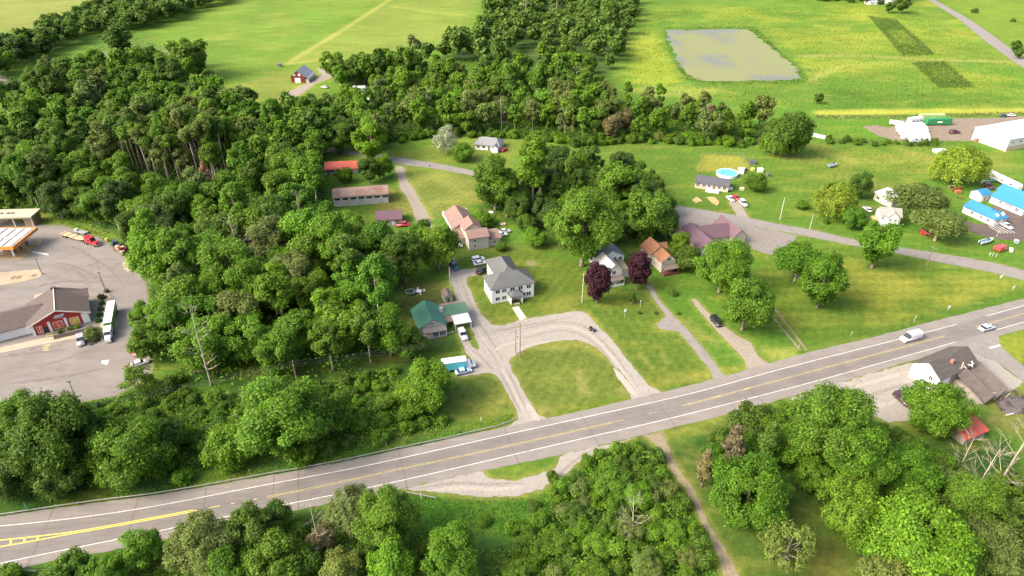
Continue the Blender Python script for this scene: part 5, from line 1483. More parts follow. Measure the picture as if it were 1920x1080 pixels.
# --- white house behind the two purple trees
b = Bld("white_farmhouse", "white gabled house with porch between two purple leaved trees", (1137, 534), 18.5)
b.walls(-.5, 0, 5.3, 9.0, 4.9, white_w); b.gable(-.5, 0, 5.3, 9.0, 4.9, 2.3, 'y', mat("pale_metal_roof", (.45, .44, .40), .5, .15, .5), white_w, .45)
b.slab(-.8, -2.2, 5.6, .1, 2.3, 2.9, r_brown, .12, 'porch_roof'); b.posts([(-.6, -2), (2.4, -2), (5.4, -2)], 2.3)
b.part('porch_rail', MB().box(-.7, -2.15, 0, 5.5, -2.03, .9), trim_w)
b.win('f', 2.4, 3.6, 1.2, 1.3, 0); b.win('f', 1.0, 1, 1, 1.2, 0); b.win('f', 4, 1, 1, 1.2, 0)
b.walls(5.3, 2.5, 9.6, 9.0, 3.0, white_w); b.slab(5.35, 2.2, 9.6, 9.0, 3.1, 3.4, mat("olive_roof", (.17, .155, .095), .9, .15, 1), name='flat_roof')
b.walls(1.0, 9.0, 10.6, 18.0, 4.6, white_w); b.gable(1.0, 9.0, 10.6, 18.0, 4.6, 2.6, 'y', mat("blue_grey_shingle", (.175, .185, .195), .85, .1, 1.5), white_w, .45)
b.win('f', 9.2, 3.2, 1.2, 1.2, 9.0); b.win('r', 12, 2.8, 1.2, 1.2, 10.6); b.win('r', 15, 2.8, 1.2, 1.2, 10.6); b.win('f', 7.2, 3.6, .9, 1, 9.0)

# --- orange roofed house
b = Bld("orange_roofed_house", "small pale house with orange shingle roof and dark porch", (1239, 512), 18.5)
b.walls(0, 0, 5.2, 6.0, 4.4, cream_w); b.gable(0, 0, 5.2, 6.0, 4.4, 2.2, 'y', r_orange, white_w, .4)
b.slab(-.3, -2.6, 5.5, .1, 2.4, 3.0, r_brown, .14, 'porch_roof'); b.posts([(-.1, -2.4), (2.6, -2.4), (5.3, -2.4)], 2.4, r_brown)
b.part('porch_rail', MB().box(-.2, -2.6, 0, 5.4, -2.45, 1.0).box(-.2, -2.45, 0, 5.4, -.003, .35), mat("dark_red_boards", (.16, .05, .04), .8, .2))
b.win('f', 2.6, 4.5, 1.4, 1.0, 0); b.win('l', 2.2, 3.2, .9, 1.2, 0); b.win('l', 4.8, 1, .9, 1.2, 0)
b.walls(-1.2, 6.0, 5.6, 13.0, 4.4, cream_w); b.gable(-1.2, 6.1, 5.6, 13.0, 4.4, 2.6, 'y', r_orange, white_w, .4)
b.gable(3.2, 8.0, 6.4, 10.6, 4.9, 1.3, 'x', r_orange, white_w, .3, name='dormer_roof')
b = Bld("tan_cottage", "tiny tan cottage with a brown roof at the left end of the gravel parking lot", (1266, 452), 15)
b.walls(0, 0, 4.2, 5.0, 2.7, tan_w); b.gable(0, 0, 4.2, 5.0, 2.7, 1.6, 'y', roofm("rust_shingle", (.30, .19, .12)), tan_w, .3); b.win('f', 2.1, 1, 1, 1, 0)

# --- mauve roofed hall
b = Bld("mauve_roofed_hall", "large tan hall with mauve metal roofs beside the gravel parking lot", (1310, 480), 17, 'building')
b.walls(0, 0, 9.0, 15.0, 3.2, cream_w); b.gable(0, 0, 9.0, 15.0, 3.2, 2.2, 'y', r_mauve, cream_w, .5)
b.walls(9.0, 5.5, 20.0, 15.0, 3.3, cream_w); b.gable(5.0, 5.5, 16.4, 15.0, 3.3, 2.6, 'x', r_mauve, None, .5)
b.gable(15.5, 3.2, 21.2, 16.2, 3.3, 2.8, 'y', r_mauve, cream_w, .5)
b.walls(15.6, 3.3, 20.9, 5.5, 3.25, cream_w)
b.win('f', 1.8, 1.1, 1.0, .9, 0); b.win('f', 18.2, 1.0, 1.2, 1.1, 3.3)
b.walls(-2.4, 7.0, 0, 10.5, 2.4, tan_w, name='entrance_wall'); b.slab(-2.8, 6.7, .1, 10.8, 2.4, 2.7, r_white, name='entrance_roof'); b.win('l', 8.7, .8, 1.4, 1.2, -2.4)

# --- ranch house with pool
b = Bld("ranch_house", "beige single storey ranch house with slate roof and front deck", (1302, 352), -21)
b.walls(0, 0, 14.0, 7.4, 2.8, cream_w); b.gable(0, 0, 14.0, 7.4, 2.8, 1.7, 'x', r_dark, cream_w, .45)
for x in (1.2, 3.9, 6.0, 10.2, 12.4): b.win('f', x, 1.1, 1.2, 1.2, 0)
b.door('f', 8.1, 0, 1.2, 2.1)
b.part('deck', MB().box(5.0, -2.8, .5, 10.6, -.003, .65).box(5.0, -2.8, 0, 10.6, -2.7, .5), trim_w)
b.part('deck_rail', MB().box(5.0, -2.8, .65, 10.6, -2.72, 1.5), trim_w); b.part('side_step', MB().box(14.0, 3, 0, 15.6, 5, .6), trim_w)
pl = empty("swimming_pool", g(1363, 328)); tag(pl, "round above ground pool with bright blue water behind the ranch house", "pool")
m_ = MB(); m_.disc_wheel((0, 0, 0), 4.7, 1.15, 'z', 28); m_.build('pool_wall', mat("pool_white", (.62, .70, .72), .4), pl)
MB().disc_wheel((0, 0, 1.153), 4.35, .05, 'z', 28).build('pool_water', mat("pool_water", (.10, .52, .62), .1, .05, .5), pl)
MB().tube([(4.7 * math.cos(a), 4.7 * math.sin(a), 1.18) for a in [k * math.pi / 12 for k in range(25)]], .14, 5).build('pool_rim', trim_w, pl)
MB().disc_wheel((-1.9, .2, 1.18), .6, .12, 'z', 12).build('pool_float', mat("dark_blue", (.03, .10, .2), .5), pl)

# --- grey bungalow
b = Bld("grey_roofed_bungalow", "white bungalow with grey roof in the lawn above the back road", (891, 280), -14)
b.walls(0, 0, 12.0, 9.0, 2.9, white_w); b.hip(0, 0, 12.0, 9.0, 2.9, 2.3, roofm("mid_grey_shingle", (.20, .20, .205)), .6, 3)
for x in (1.6, 4.4, 9.6): b.win('f', x, 1.0, 1.4, 1.2, 0)
b.door('f', 7, 0); b.walls(9.0, -2.4, 12.0, 0, 2.5, white_w, name='porch_wall'); b.gable(9.0, -2.4, 12.0, 3.0, 2.6, 1.2, 'y', roofm("mid_grey_shingle", (0, 0, 0)), white_w, .3, name='porch_roof')

# --- houses beside the lane
b = Bld("red_roofed_house", "low house with a bright red metal roof half hidden by trees", (610, 328), 6)
b.walls(0, 0, 14.5, 7.5, 2.7, grey_w); b.gable(0, 0, 14.5, 7.5, 2.7, 2.0, 'x', r_red, grey_w, .5); b.win('f', 3, 1, 1.4, 1.1, 0); b.win('f', 11, 1, 1.4, 1.1, 0); b.door('f', 1.5, 0)
b = Bld("long_barn", "long pale barn with a rusty pinkish roof and a row of dark windows", (627, 388), 10, 'barn')
b.walls(0, 0, 22.0, 9.0, 4.2, grey_w); b.gable(0, 0, 22.0, 9.0, 4.2, 1.3, 'x', r_rust, grey_w, .4)
for k in range(7): b.win('f', 1.6 + k * 3.2, 2.7, 2.3, .95, 0, bars=False)
MB().disc_wheel((18, -.2, 1.3), .7, .14, 'y', 14).build('satellite_dish', grey_w, b.root)
b = Bld("mauve_roofed_house", "small house with a mauve metal roof beside the lane", (707, 424), 8)
b.walls(0, 0, 9.6, 7.5, 2.7, grey_w); b.gable(0, 0, 9.6, 7.5, 2.7, 1.7, 'x', r_mauve, grey_w, .5)
for x in (1.6, 4.2, 8): b.win('f', x, 1.0, 1.2, 1.0, 0)
b.door('f', 6.2, 0, .9, 2, trim_w); b.chimney(7.6, 4.6, 3.6, 5.0)

# --- red barn
b = Bld("red_barn", "dark red barn with grey roof and white door in the upper field", (547, 155), -3, 'barn')
b.walls(0, 0, 9.0, 14.5, 4.0, red_w); b.gable(0, 0, 9.0, 14.5, 4.0, 3.6, 'y', mat("grey_metal_roof", (.26, .265, .285), .5, .08, .4), red_w, .6)
b.part('door', MB().box(2.4, -.08, 0, 6.0, -.003, 3.0), trim_w); b.win('f', 2.2, 4.4, 1.2, 1.2, 0, pm=trim_w); b.win('f', 5.6, 4.4, 1.2, 1.2, 0, pm=trim_w)
b.part('shed_roof', MB().prism([(9.55, 0, 3.5), (11.6, 0, 2.4), (11.6, 14.5, 2.4), (9.55, 14.5, 3.5)], (0, 0, .12)), mat("grey_metal_roof", (0, 0, 0)))
b.walls(9.05, .3, 11.2, 14.2, 2.3, grey_w, name='shed_wall')
b = Bld("white_shed", "white metal shed in the clearing right of the red barn", (651, 188), 10, 'shed')
b.walls(0, 0, 5.5, 7, 2.8, grey_w); b.gable(0, 0, 5.5, 7, 2.8, 1.2, 'y', r_white, grey_w, .4); b.door('f', 2.7, 0, 2, 2.2)

# --- white warehouse
b = Bld("white_warehouse", "long white metal warehouse with a big front door at the right edge", (1821, 261), -68.5, 'warehouse')
b.walls(0, 0, 18.5, 60, 6.2, r_white); b.gable(0, 0, 18.5, 60, 6.2, 3.3, 'y', r_white, r_white, .5)
b.part('front_door', MB().box(4.2, -.1, 0, 12.6, -.003, 4.6), trim_w); b.part('door_track', MB().box(3.6, -.16, 4.6, 13.2, -.003, 4.9), mat("track_tan", (.5, .44, .33), .7))
b.part('wall_base', MB().box(18.503, 0, 0, 18.58, 60, 2.3), mat("tan_cladding", (.42, .35, .25), .8, .1, .4, stretch=(6, 6, .3)))
for k in range(7): b.win('r', 3.0 + k * 5.5, 3.6, 1.1, .9, 18.5, bars=False)
b.part('lean_to', MB().box(2.5, -1.6, 0, 4.0, -.1, 1.5), mat("rust_box", (.3, .12, .09), .8))

# --- white gabled house by the back road
b = Bld("white_gabled_house", "small white house with grey cross gable roof behind the roadside tree", (1645, 424), -12)
b.walls(0, 0, 7.4, 6.0, 4.8, white_w); b.gable(0, 0, 7.4, 6.0, 4.8, 2.0, 'x', mat("pale_grey_shingle", (.27, .25, .225), .85, .1, 1.5), white_w, .35)
b.gable(2.2, -1.2, 6.4, 4.0, 4.6, 2.1, 'y', mat("pale_grey_shingle", (0, 0, 0)), white_w, .3); b.walls(2.3, -1.2, 6.3, 0, 4.55, white_w, name='bay_wall')
b.win('f', 3.4, 3.0, .8, 1.1, -1.2); b.win('f', 5.3, 3.0, .8, 1.1, -1.2); b.win('f', 3.4, .9, .8, 1.1, -1.2); b.win('f', 5.3, .9, .8, 1.1, -1.2); b.win('f', 1, 3, .8, 1, 0)
b.slab(-2.2, -.6, 0, 3.6, 2.3, 2.5, mat("tan_roof", (.45, .31, .15), .8), name='side_porch_roof'); b.posts([(-2.0, -.4), (-2.0, 3.3)], 2.3)
b = Bld("white_roofed_shed", "shed with a plain white metal roof behind the white gabled house", (1637, 374), -68, 'shed')
b.walls(0, 0, 9.0, 6.5, 3.2, cream_w); b.slab(-.4, -.5, 9.4, 7.0, 3.3, 4.1, r_white); b.win('f', 2, 1, 1.4, 1.2, 0); b.door('f', 5.6, 0, 2.2, 2.2, trim_w)

# --- blue roofed buildings
b = Bld("blue_roofed_hut", "smallest white hut with a blue roof, behind the two larger ones", (1817, 370), -68, 'hut')
b.walls(0, 0, 5.0, 5.0, 2.9, white_w); b.gable(0, 0, 5.0, 5.0, 2.9, 1.4, 'y', r_blue, white_w, .35); b.door('r', 2.3, 5.0, 1, 2, mat("rust_door", (.35, .14, .1)))
b = Bld("blue_roofed_shop", "white shop with bright blue roof and dormers beside the dark parking lot", (1803, 398), -68, 'shop')
b.walls(0, 0, 13.5, 7.0, 2.9, white_w); b.gable(0, 0, 9.0, 7.0, 2.9, 1.9, 'x', r_blue, white_w, .45); b.hip(7.0, 0, 13.5, 7.0, 2.95, 2.0, r_blue, .45, name='front_roof')
b.win('f', 8.0, 1.0, .9, 1.1, 0); b.win('f', 11, 1.0, .9, 1.1, 0); b.win('f', 4, 1.0, .9, 1.1, 0); b.win('r', 2, 1.0, .9, 1.1, 13.5); b.win('r', 5.6, 1, .9, 1.1, 13.5)
for y in (2.4, 5.6): b.part('dormer', MB().prism([(11.9, y - .9, 3.9), (13.0, y - .9, 3.3), (13.0, y + .1, 3.3), (11.9, y + .1, 3.9)], (0, 0, .6)), trim_w)
b = Bld("blue_roofed_store", "largest blue roofed white store at the right edge of the lot", (1854, 379), -68, 'shop')
b.walls(0, 0, 14.0, 7.0, 3.0, white_w); b.gable(0, 0, 14.0, 7.0, 3.0, 1.9, 'x', r_blue, white_w, .5)
b.walls(-3, 7.6, 8.0, 13.0, 3.6, white_w, name='hall_wall'); b.gable(-3, 7.6, 8.0, 13.0, 3.6, 1.7, 'x', r_blue, white_w, .5, name='hall_roof')
b.slab(9.4, 8.1, 15.5, 18, 3.4, 2.7, r_blue, name='porch_roof'); b.walls(9.0, 8.003, 13.5, 17.5, 2.6, white_w, name='porch_wall'); b.posts([(15.2, 9), (15.2, 13), (15.2, 17)], 2.7)
b.win('f', 4.5, 1.3, 1.0, 1.1, 0); b.win('f', 11.5, 1.0, 1.2, 1.2, 0)
b.part('sign_board', MB().box(6.3, -.1, 1.5, 9.4, -.003, 2.6), mat("sign_pinkred", (.62, .25, .24), .6, .4, 3))
for y in (2, 4.5, 6.8): b.win('r', y, .9, 1.2, 1.3, 14.0)
for y in (10, 13, 16): b.win('r', y, .9, 1.2, 1.3, 13.5)

# --- far farmhouse at the top right
b = Bld("far_farmhouse", "small white farmhouse at the very top beside the country road", (1668, 9), 8)
b.walls(0, 0, 11, 9, 4.5, white_w); b.gable(0, 0, 11, 9, 4.5, 2.5, 'x', roofm("rose_shingle", (.34, .2, .18)), white_w, .4)
for x in (2, 5.5, 9): b.win('f', x, 1.2, 1.3, 1.3, 0)
b = Bld("far_garage", "pale blue roofed garage left of the far farmhouse", (1628, 9), 5, 'garage')
b.walls(0, 0, 14, 8, 2.8, white_w); b.gable(0, 0, 14, 8, 2.8, 1.8, 'x', mat("pale_blue_roof", (.45, .53, .55), .5, .08), white_w, .4); b.door('f', 4, 0, 3, 2.3, grey_w)
b = Bld("far_left_shed", "white metal shed glimpsed above the upper left hedgerow", (305, 4), 12, 'shed')
b.walls(0, 0, 16, 8, 3.2, white_w); b.gable(0, 0, 16, 8, 3.2, 2, 'x', r_white, white_w, .4); b.door('f', 8, 0, 3, 2.4, grey_w)

# --- collapsed building by the side road
b = Bld("ruined_house", "partly collapsed dark roofed building with a white gable end", (1753, 737), 27, 'house')
b.walls(0, 0, 4.6, 8.0, 4.6, white_w)
b.gable(0, 0, 15.5, 8.0, 4.6, 2.7, 'x', roofm("weathered_shingle", (.088, .076, .068), (.11, .096, .085)), white_w, .3)
b.walls(4.6, .2, 15.3, 7.8, 4.3, mat("weathered_boards", (.26, .22, .18), .9, .2, 1, stretch=(4, 4, .4)))
b.win('l', 2.4, 2.8, .9, 1.2, 0); b.win('l', 5.4, 3.0, .9, 1.2, 0, pm=mat("grey_board", (.3, .3, .3), .9)); b.win('l', 3.0, .6, .9, 1.3, 0)
b.chimney(7.0, 2.2, 5.4, 7.2, r=.4)
ms = roofm("sagging_shingle", (.125, .106, .088), (.09, .077, .068))
b.part('sagging_roof', MB().prism([(9.6, -9.5, .9), (15.5, -9.0, 2.4), (16.5, .0, 4.6), (10.5, -.2, 3.2)], (0, 0, .18)), ms)
b.part('sagging_roof', MB().prism([(6.0, -9.2, 1.0), (9.3, -9.4, 2.6), (10.2, -.1, 4.9), (6.8, .0, 3.9)], (0, 0, .18)), roofm("weathered_shingle", (0, 0, 0)))
b.walls(7.0, -8.5, 15.0, 0, 1.9, mat("weathered_boards", (0, 0, 0)), name='ruined_wall')
b.part('torn_roof_edge', MB().prism([(15.6, 1.0, 4.4), (19.0, .6, 2.6), (19.3, 5.6, 2.8), (15.9, 6.4, 4.8)], (0, 0, .15)), ms)
rr = random.Random(5)
pale_b = mat("pale_boards", (.50, .45, .38), .9, .2, 2); dark_b = mat("charred_boards", (.07, .06, .06), .9, .2, 2)
for k in range(46):
    x, y = rr.uniform(9, 19), rr.uniform(-15.5, -9.5)
    if k > 32: x, y = rr.uniform(8.5, 13.5), rr.uniform(-.4, 1.2)
    z = rr.uniform(.1, .9) if k <= 32 else rr.uniform(4.9, 5.6)
    a = rr.uniform(0, 3.14); L_ = rr.uniform(.8, 2.6); c_, s_ = math.cos(a) * L_ / 2, math.sin(a) * L_ / 2
    b.part('fallen_board', MB().tube([(x - c_, y - s_, z), (x + c_, y + s_, z + rr.uniform(-.3, .5))], rr.uniform(.10, .22), 4), pale_b if rr.random() < .42 else dark_b)
b.part('debris_heap', MB().loft([[(9 + math.cos(a) * 1 + 5, -12.6 + math.sin(a) * 3.4, 0) if False else (14 + math.cos(a) * 5.2, -12.4 + math.sin(a) * 3.2, 0) for a in [k * math.pi / 7 for k in range(14)]], [(14 + math.cos(a) * 3.6 + rr.uniform(-.5, .5), -12.4 + math.sin(a) * 2.0 + rr.uniform(-.4, .4), .8 + rr.uniform(-.3, .3)) for a in [k * math.pi / 7 for k in range(14)]]]), mat("debris", (.10, .085, .08), .95, .4, 2.5))
b = Bld("red_roofed_shed", "open shed with a red metal roof among the bare trees", (1806, 838), 24, 'shed')
b.walls(.5, .5, 8.0, 7.0, 1.9, mat("weathered_boards", (0, 0, 0))); b.slab(0, 0, 8.6, 7.6, 2.0, 3.8, r_red, .1)

# --- truck stop store
b = Bld("truck_stop_store", "truck stop store with red gable, brown roof and orange window posters", (64, 630), 31, 'shop')
st_roof = roofm("store_shingle", (.105, .084, .074), (.09, .072, .064))
b.walls(0, 0, 15.0, 13.5, 3.7, white_w); b.gable(0, 0, 15.0, 13.5, 3.9, 3.1, 'y', st_roof, brick_red, .9, over_end=.9)
b.part('rake_board', MB().prism([(-.95, -.95, 3.66), (7.5, -.95, 7.16), (7.5, -.95, 6.8), (-.95, -.95, 3.3)], (0, -.12, 0)).prism([(15.95, -.95, 3.66), (7.5, -.95, 7.16), (7.5, -.95, 6.8), (15.95, -.95, 3.3)], (0, -.12, 0)), mat("store_trim", (.62, .55, .46), .6))
b.part('ridge_cap', MB().tube([(7.5, -.95, 7.16), (7.5, 14.4, 7.16)], .16, 5), mat("store_trim", (0, 0, 0)))
b.part('gable_panel', MB().prism([(.5, -.06, 3.75), (14.5, -.06, 3.75), (7.5, -.06, 6.65)], (0, -.02, 0)), brick_red)
b.part('red_cladding', MB().box(.1, -.055, 0, 14.9, -.003, 3.72), brick_red)
b.gable(10.5, 9.2, 15.9, 13.9, 3.9, 1.6, 'x', st_roof, brick_red, .4, name='side_gable_roof')
b.part('bay_pier', MB().box(0, -.25, 0, .7, -.06, 3.5), trim_w); b.part('bay_pier', MB().box(4.3, -.25, 0, 5.0, -.06, 3.5), trim_w); b.part('bay_pier', MB().box(8.6, -.25, 0, 9.3, -.06, 3.5), trim_w); b.part('bay_pier', MB().box(13.2, -.25, 0, 15.0, -.06, 3.5), trim_w)
post_r = mat("red_poster", (.45, .06, .04), .6, .3, 2.5, c2=(.6, .3, .12)); post_o = mat("orange_poster", (.62, .34, .07), .6, .3, 2.5, c2=(.7, .48, .12))
b.win('f', 2.0, .5, 1.2, 2.2, -.06, pm=post_r); b.door('f', 3.4, -.06, 1.3, 2.2, mat("black_door", (.03, .03, .03), .3))
b.win('f', 6.8, .5, 2.4, 2.3, -.06, pm=post_r); b.win('f', 11.1, .5, 2.4, 2.3, -.06, pm=post_o)
sg = b.part('sign', MB().box(6.3, -.3, 4.0, 8.7, -.12, 4.5).box(6.8, -.3, 4.5, 9.2, -.12, 5.0), mat("sign_grey", (.55, .56, .55), .5)); b.part('sign_band', MB().prism([(5.0, -.32, 3.95), (9.6, -.32, 4.35), (9.6, -.32, 4.6), (5.0, -.32, 4.15)], (0, .06, 0)), mat("sign_dark", (.06, .07, .08), .5), sg)
b.walls(-26, 2.0, 0, 13.0, 3.4, white_w, name='wing_wall'); b.gable(-26, 2.0, 3.5, 13.0, 3.5, 2.4, 'x', st_roof, white_w, .9, name='wing_roof')
b.part('roof_vent', MB().box(6.8, 13.0, 6.9, 8.0, 14.0, 7.7), mat("vent_dark", (.12, .10, .09), .8))
sheet("store_walk", [(0, 652), (80, 634), (160, 624), (183, 618), (183, 624), (160, 631), (90, 644), (0, 662)], .05, concrete, .05)
sheet("store_side_walk", [(186, 617), (196, 555), (208, 555), (196, 618)], .05, concrete, .05)
sheet("store_bed", [(100, 630), (160, 616), (172, 610), (176, 618), (158, 624), (102, 637)], .06, mat("mulch", (.05, .035, .03), .95, .2, 2), .1)
sheet("planting_bed", [(168, 634), (188, 625), (190, 640), (170, 650)], .055, mat("mulch", (0, 0, 0)), .1)
for k, (px_, py_, tn) in enumerate(((111, 621, 'mid'), (129, 616, 'yellow'), (144, 612, 'yellow'))):
    T(px_, py_, 5.5, 'bush0', tn, "%s clipped shrub under the store windows" % ("leftmost", "middle", "rightmost")[k], 'shrub')
T(172, 625, 15, 'low0', 'olive', "olive bushy tree at the store corner by the parked car", 'tree', sz=.9)
for k in range(5):
    T(184 + k * 2.2, 600 - k * 11, 6, 'bush1', 'deep', "dark shrub in the hedge along the store's side wall, " + ("nearest", "second", "third", "fourth", "farthest")[k] + " from the front", 'shrub')
T(199, 545, 5, 'bush0', 'brown', "small brown shrub at the end of the side walk", 'shrub')
T(188, 555, 6, 'bush1', 'olive', "olive shrub behind the store", 'shrub')

# --- fuel canopy
zc = 5.4
BR, TR, TL, BL = [g(px, py, zc) for px, py in ((23, 463), (68, 427), (33, 424), (-22, 463))]
cx = (TR - BR); L_ = cx.length; ang_ = math.atan2((TR - BR).y, (TR - BR).x)
can = empty("fuel_canopy", (BR.x, BR.y, 0), ang_); tag(can, "orange fuel canopy with white roof panels at the left edge", "canopy")
wd_ = 14.0
MB().box(0, 0, zc - .9, L_, wd_, zc - .1).build('deck', mat("canopy_grey", (.30, .28, .26), .7), can)
for (a0, b0, a1, b1) in ((-.2, -.25, L_ + .2, -.003), (-.2, wd_ + .003, L_ + .2, wd_ + .25)):
    MB().box(a0, b0, zc - 1.0, a1, b1, zc + .15).build('fascia', mat("orange_fascia", (.62, .24, .04), .5), can)
for (a0, b0, a1, b1) in ((-.25, 0, -.003, wd_), (L_ + .003, 0, L_ + .25, wd_)):
    MB().box(a0, b0, zc - 1.0, a1, b1, zc + .15).build('fascia', mat("orange_fascia", (0, 0, 0)), can)
for i in range(3):
    for j in range(2):
        q = .6 + j * (L_ / 2); MB().box(q, 1.0 + i * 3.1, zc - .09, q + L_ / 2 - 1.2, 3.1 + i * 3.1, zc + .12).build('roof_panel', mat("cream_panel", (.50, .46, .40), .5, .08), can)
MB().box(0.3, 10.6, zc - .09, L_ - .3, 13.2, zc + .1).build('roof_panel', mat("blue_grey_panel", (.33, .36, .38), .5, .25, 1.2), can)
for i in range(2):
    for j in range(3):
        MB().box(3 + j * (L_ - 6) / 2 - .25, 3 + i * 7 - .25, 0, 3 + j * (L_ - 6) / 2 + .25, 3 + i * 7 + .25, zc - .9).build('column', trim_w, can)
for k, (px_, py_) in enumerate(((52, 462), (40, 470), (28, 474))):
    p = g(px_, py_); o = empty("fuel_pump", (p.x, p.y, 0), ang_); tag(o, "fuel pump beside the orange canopy, " + ("farthest", "middle", "nearest")[k] + " of three", "fuel pump", "fuel pumps beside the canopy")
    MB().box(-.5, -.35, .15, .5, .35, 2.0).build('cabinet', mat("pump_brown", (.22, .13, .08), .6), o); MB().box(-.7, -.6, 0, .7, .6, .15).build('base', concrete, o); MB().box(-.4, -.37, 1.2, .4, -.353, 1.7).build('screen', pane_m, o)
sheet("fuel_island", [(0, 478), (40, 460), (76, 449), (78, 456), (40, 487), (0, 487)], .06, mat("island_tan", (.30, .22, .11), .9, .2, .6, c2=(.23, .18, .10)), .2)
isl = sheet("concrete_island", [(0, 511), (40, 508), (72, 505), (80, 513), (74, 520), (45, 528), (0, 535), (-50, 540), (-50, 515)], .07, mat("island_concrete", (.33, .26, .17), .9, .12, .6, c2=(.28, .22, .145)), .15)
for px_, py_, r_ in ((25, 521, .8), (36, 520, .9), (64, 517, .8)):
    p = g(px_, py_); sheet("stain", [(p.x + r_ * math.cos(a), p.y + r_ * 1.3 * math.sin(a)) for a in [k * .7 for k in range(9)]], .075, mat("oil_stain", (.16, .11, .07), .9), .15, .6, True)
b = Bld("flat_roofed_kiosk", "beige flat roofed canopy behind the orange one", (2, 428), 4, 'canopy')
b.part('roof', MB().box(-9, 0, 3.9, 12.6, 7.5, 4.5), mat("beige_roof", (.42, .36, .25), .7, .06, .5)); b.posts([(-8, 1), (-1, 1), (5, 1), (11.8, 1), (-8, 6.5), (-1, 6.5), (5, 6.5), (11.8, 6.5)], 3.9, tan_w, .2, 'column')
b.part('kiosk_wall', MB().box(8.5, 1.4, 0, 12.2, 6.4, 3.3), mat("brown_wall", (.25, .19, .12), .8))
for x in (-2.5, -.5, 2.0, 3.6): b.part('roof_vent', MB().box(x, 3.0, 4.5, x + .9, 4.2, 4.75), mat("vent_dark", (0, 0, 0)))
# ------------------------------------------------------------------ vehicles
tyre_m = mat("tyre", (.025, .025, .025), .9, .1)
rim_m = mat("rim", (.45, .45, .45), .35, .1, metal=.6)
chrome = mat("chrome", (.55, .55, .55), .3, .05, metal=.8)
lamp_m = mat("lamp_clear", (.75, .75, .72), .2, .05)
tail_m = mat("lamp_red", (.35, .02, .02), .3, .05)
def paint(c):
    return mat("paint_%d_%d_%d" % tuple(int(v * 99) for v in c), c, .32, .04, 1.0, spec=.5, coat=.3)
WHITE, BLACK, SILVER, RED, TEAL, BURG, LBLUE, NAVY = (.66, .66, .65), (.02, .02, .022), (.42, .45, .48), (.40, .02, .03), (.03, .10, .12), (.10, .02, .03), (.38, .52, .60), (.03, .05, .09)
def wheel(root, x, y, r, w_=.24):
    t_ = MB().disc_wheel((x, y, r), r, w_, 'y', 12).build('wheel', tyre_m, root)
    MB().disc_wheel((x, y + math.copysign(w_ / 2 + .004, y), r), r * .6, .03, 'y', 10).build('rim', rim_m, t_)
def ring(x, hw, z0, z1, top=.82, b=.12):
    """cross-section loop: tucked sill, shoulder, narrower top"""
    return [(x, -hw * .94, z0), (x, -hw, z0 + (z1 - z0) * .45), (x, -hw * top, z1), (x, hw * top, z1), (x, hw, z0 + (z1 - z0) * .45), (x, hw * .94, z0)]
SHAPES = {
    # length, half width, body stations (x, top z, top ratio), glass stations (x, top z, top ratio), wheel x, wheel r
    'sedan': (4.7, .91, [(-2.35, .72, .8), (-2.2, .98, .86), (-1.5, 1.02, .9), (1.0, .98, .92), (2.0, .84, .84), (2.35, .62, .72)], [(-1.75, 1.03, .86), (-1.05, 1.42, .68), (.15, 1.45, .70), (1.0, 1.0, .88)], (-1.4, 1.42), .33),
    'suv': (4.8, .96, [(-2.4, .85, .88), (-2.3, 1.15, .92), (1.0, 1.12, .94), (2.05, 1.02, .88), (2.4, .75, .78)], [(-2.3, 1.16, .88), (-2.05, 1.70, .76), (.1, 1.75, .76), (1.05, 1.14, .9)], (-1.45, 1.45), .38),
    'pickup': (5.8, .99, [(-2.9, .95, .94), (-2.85, 1.12, .95), (1.3, 1.14, .95), (2.5, 1.10, .9), (2.9, .78, .8)], [(-.75, 1.15, .9), (-.55, 1.82, .76), (.75, 1.84, .76), (1.45, 1.15, .9)], (-1.85, 1.85), .40),
    'van': (6.0, 1.02, [(-3.0, 1.0, .94), (-2.95, 1.25, .95), (1.6, 1.25, .95), (2.5, 1.15, .88), (3.0, .8, .8)], [(-2.95, 1.26, .93), (-2.85, 2.35, .84), (.9, 2.4, .82), (1.9, 1.26, .9)], (-1.9, 1.95), .38),
}
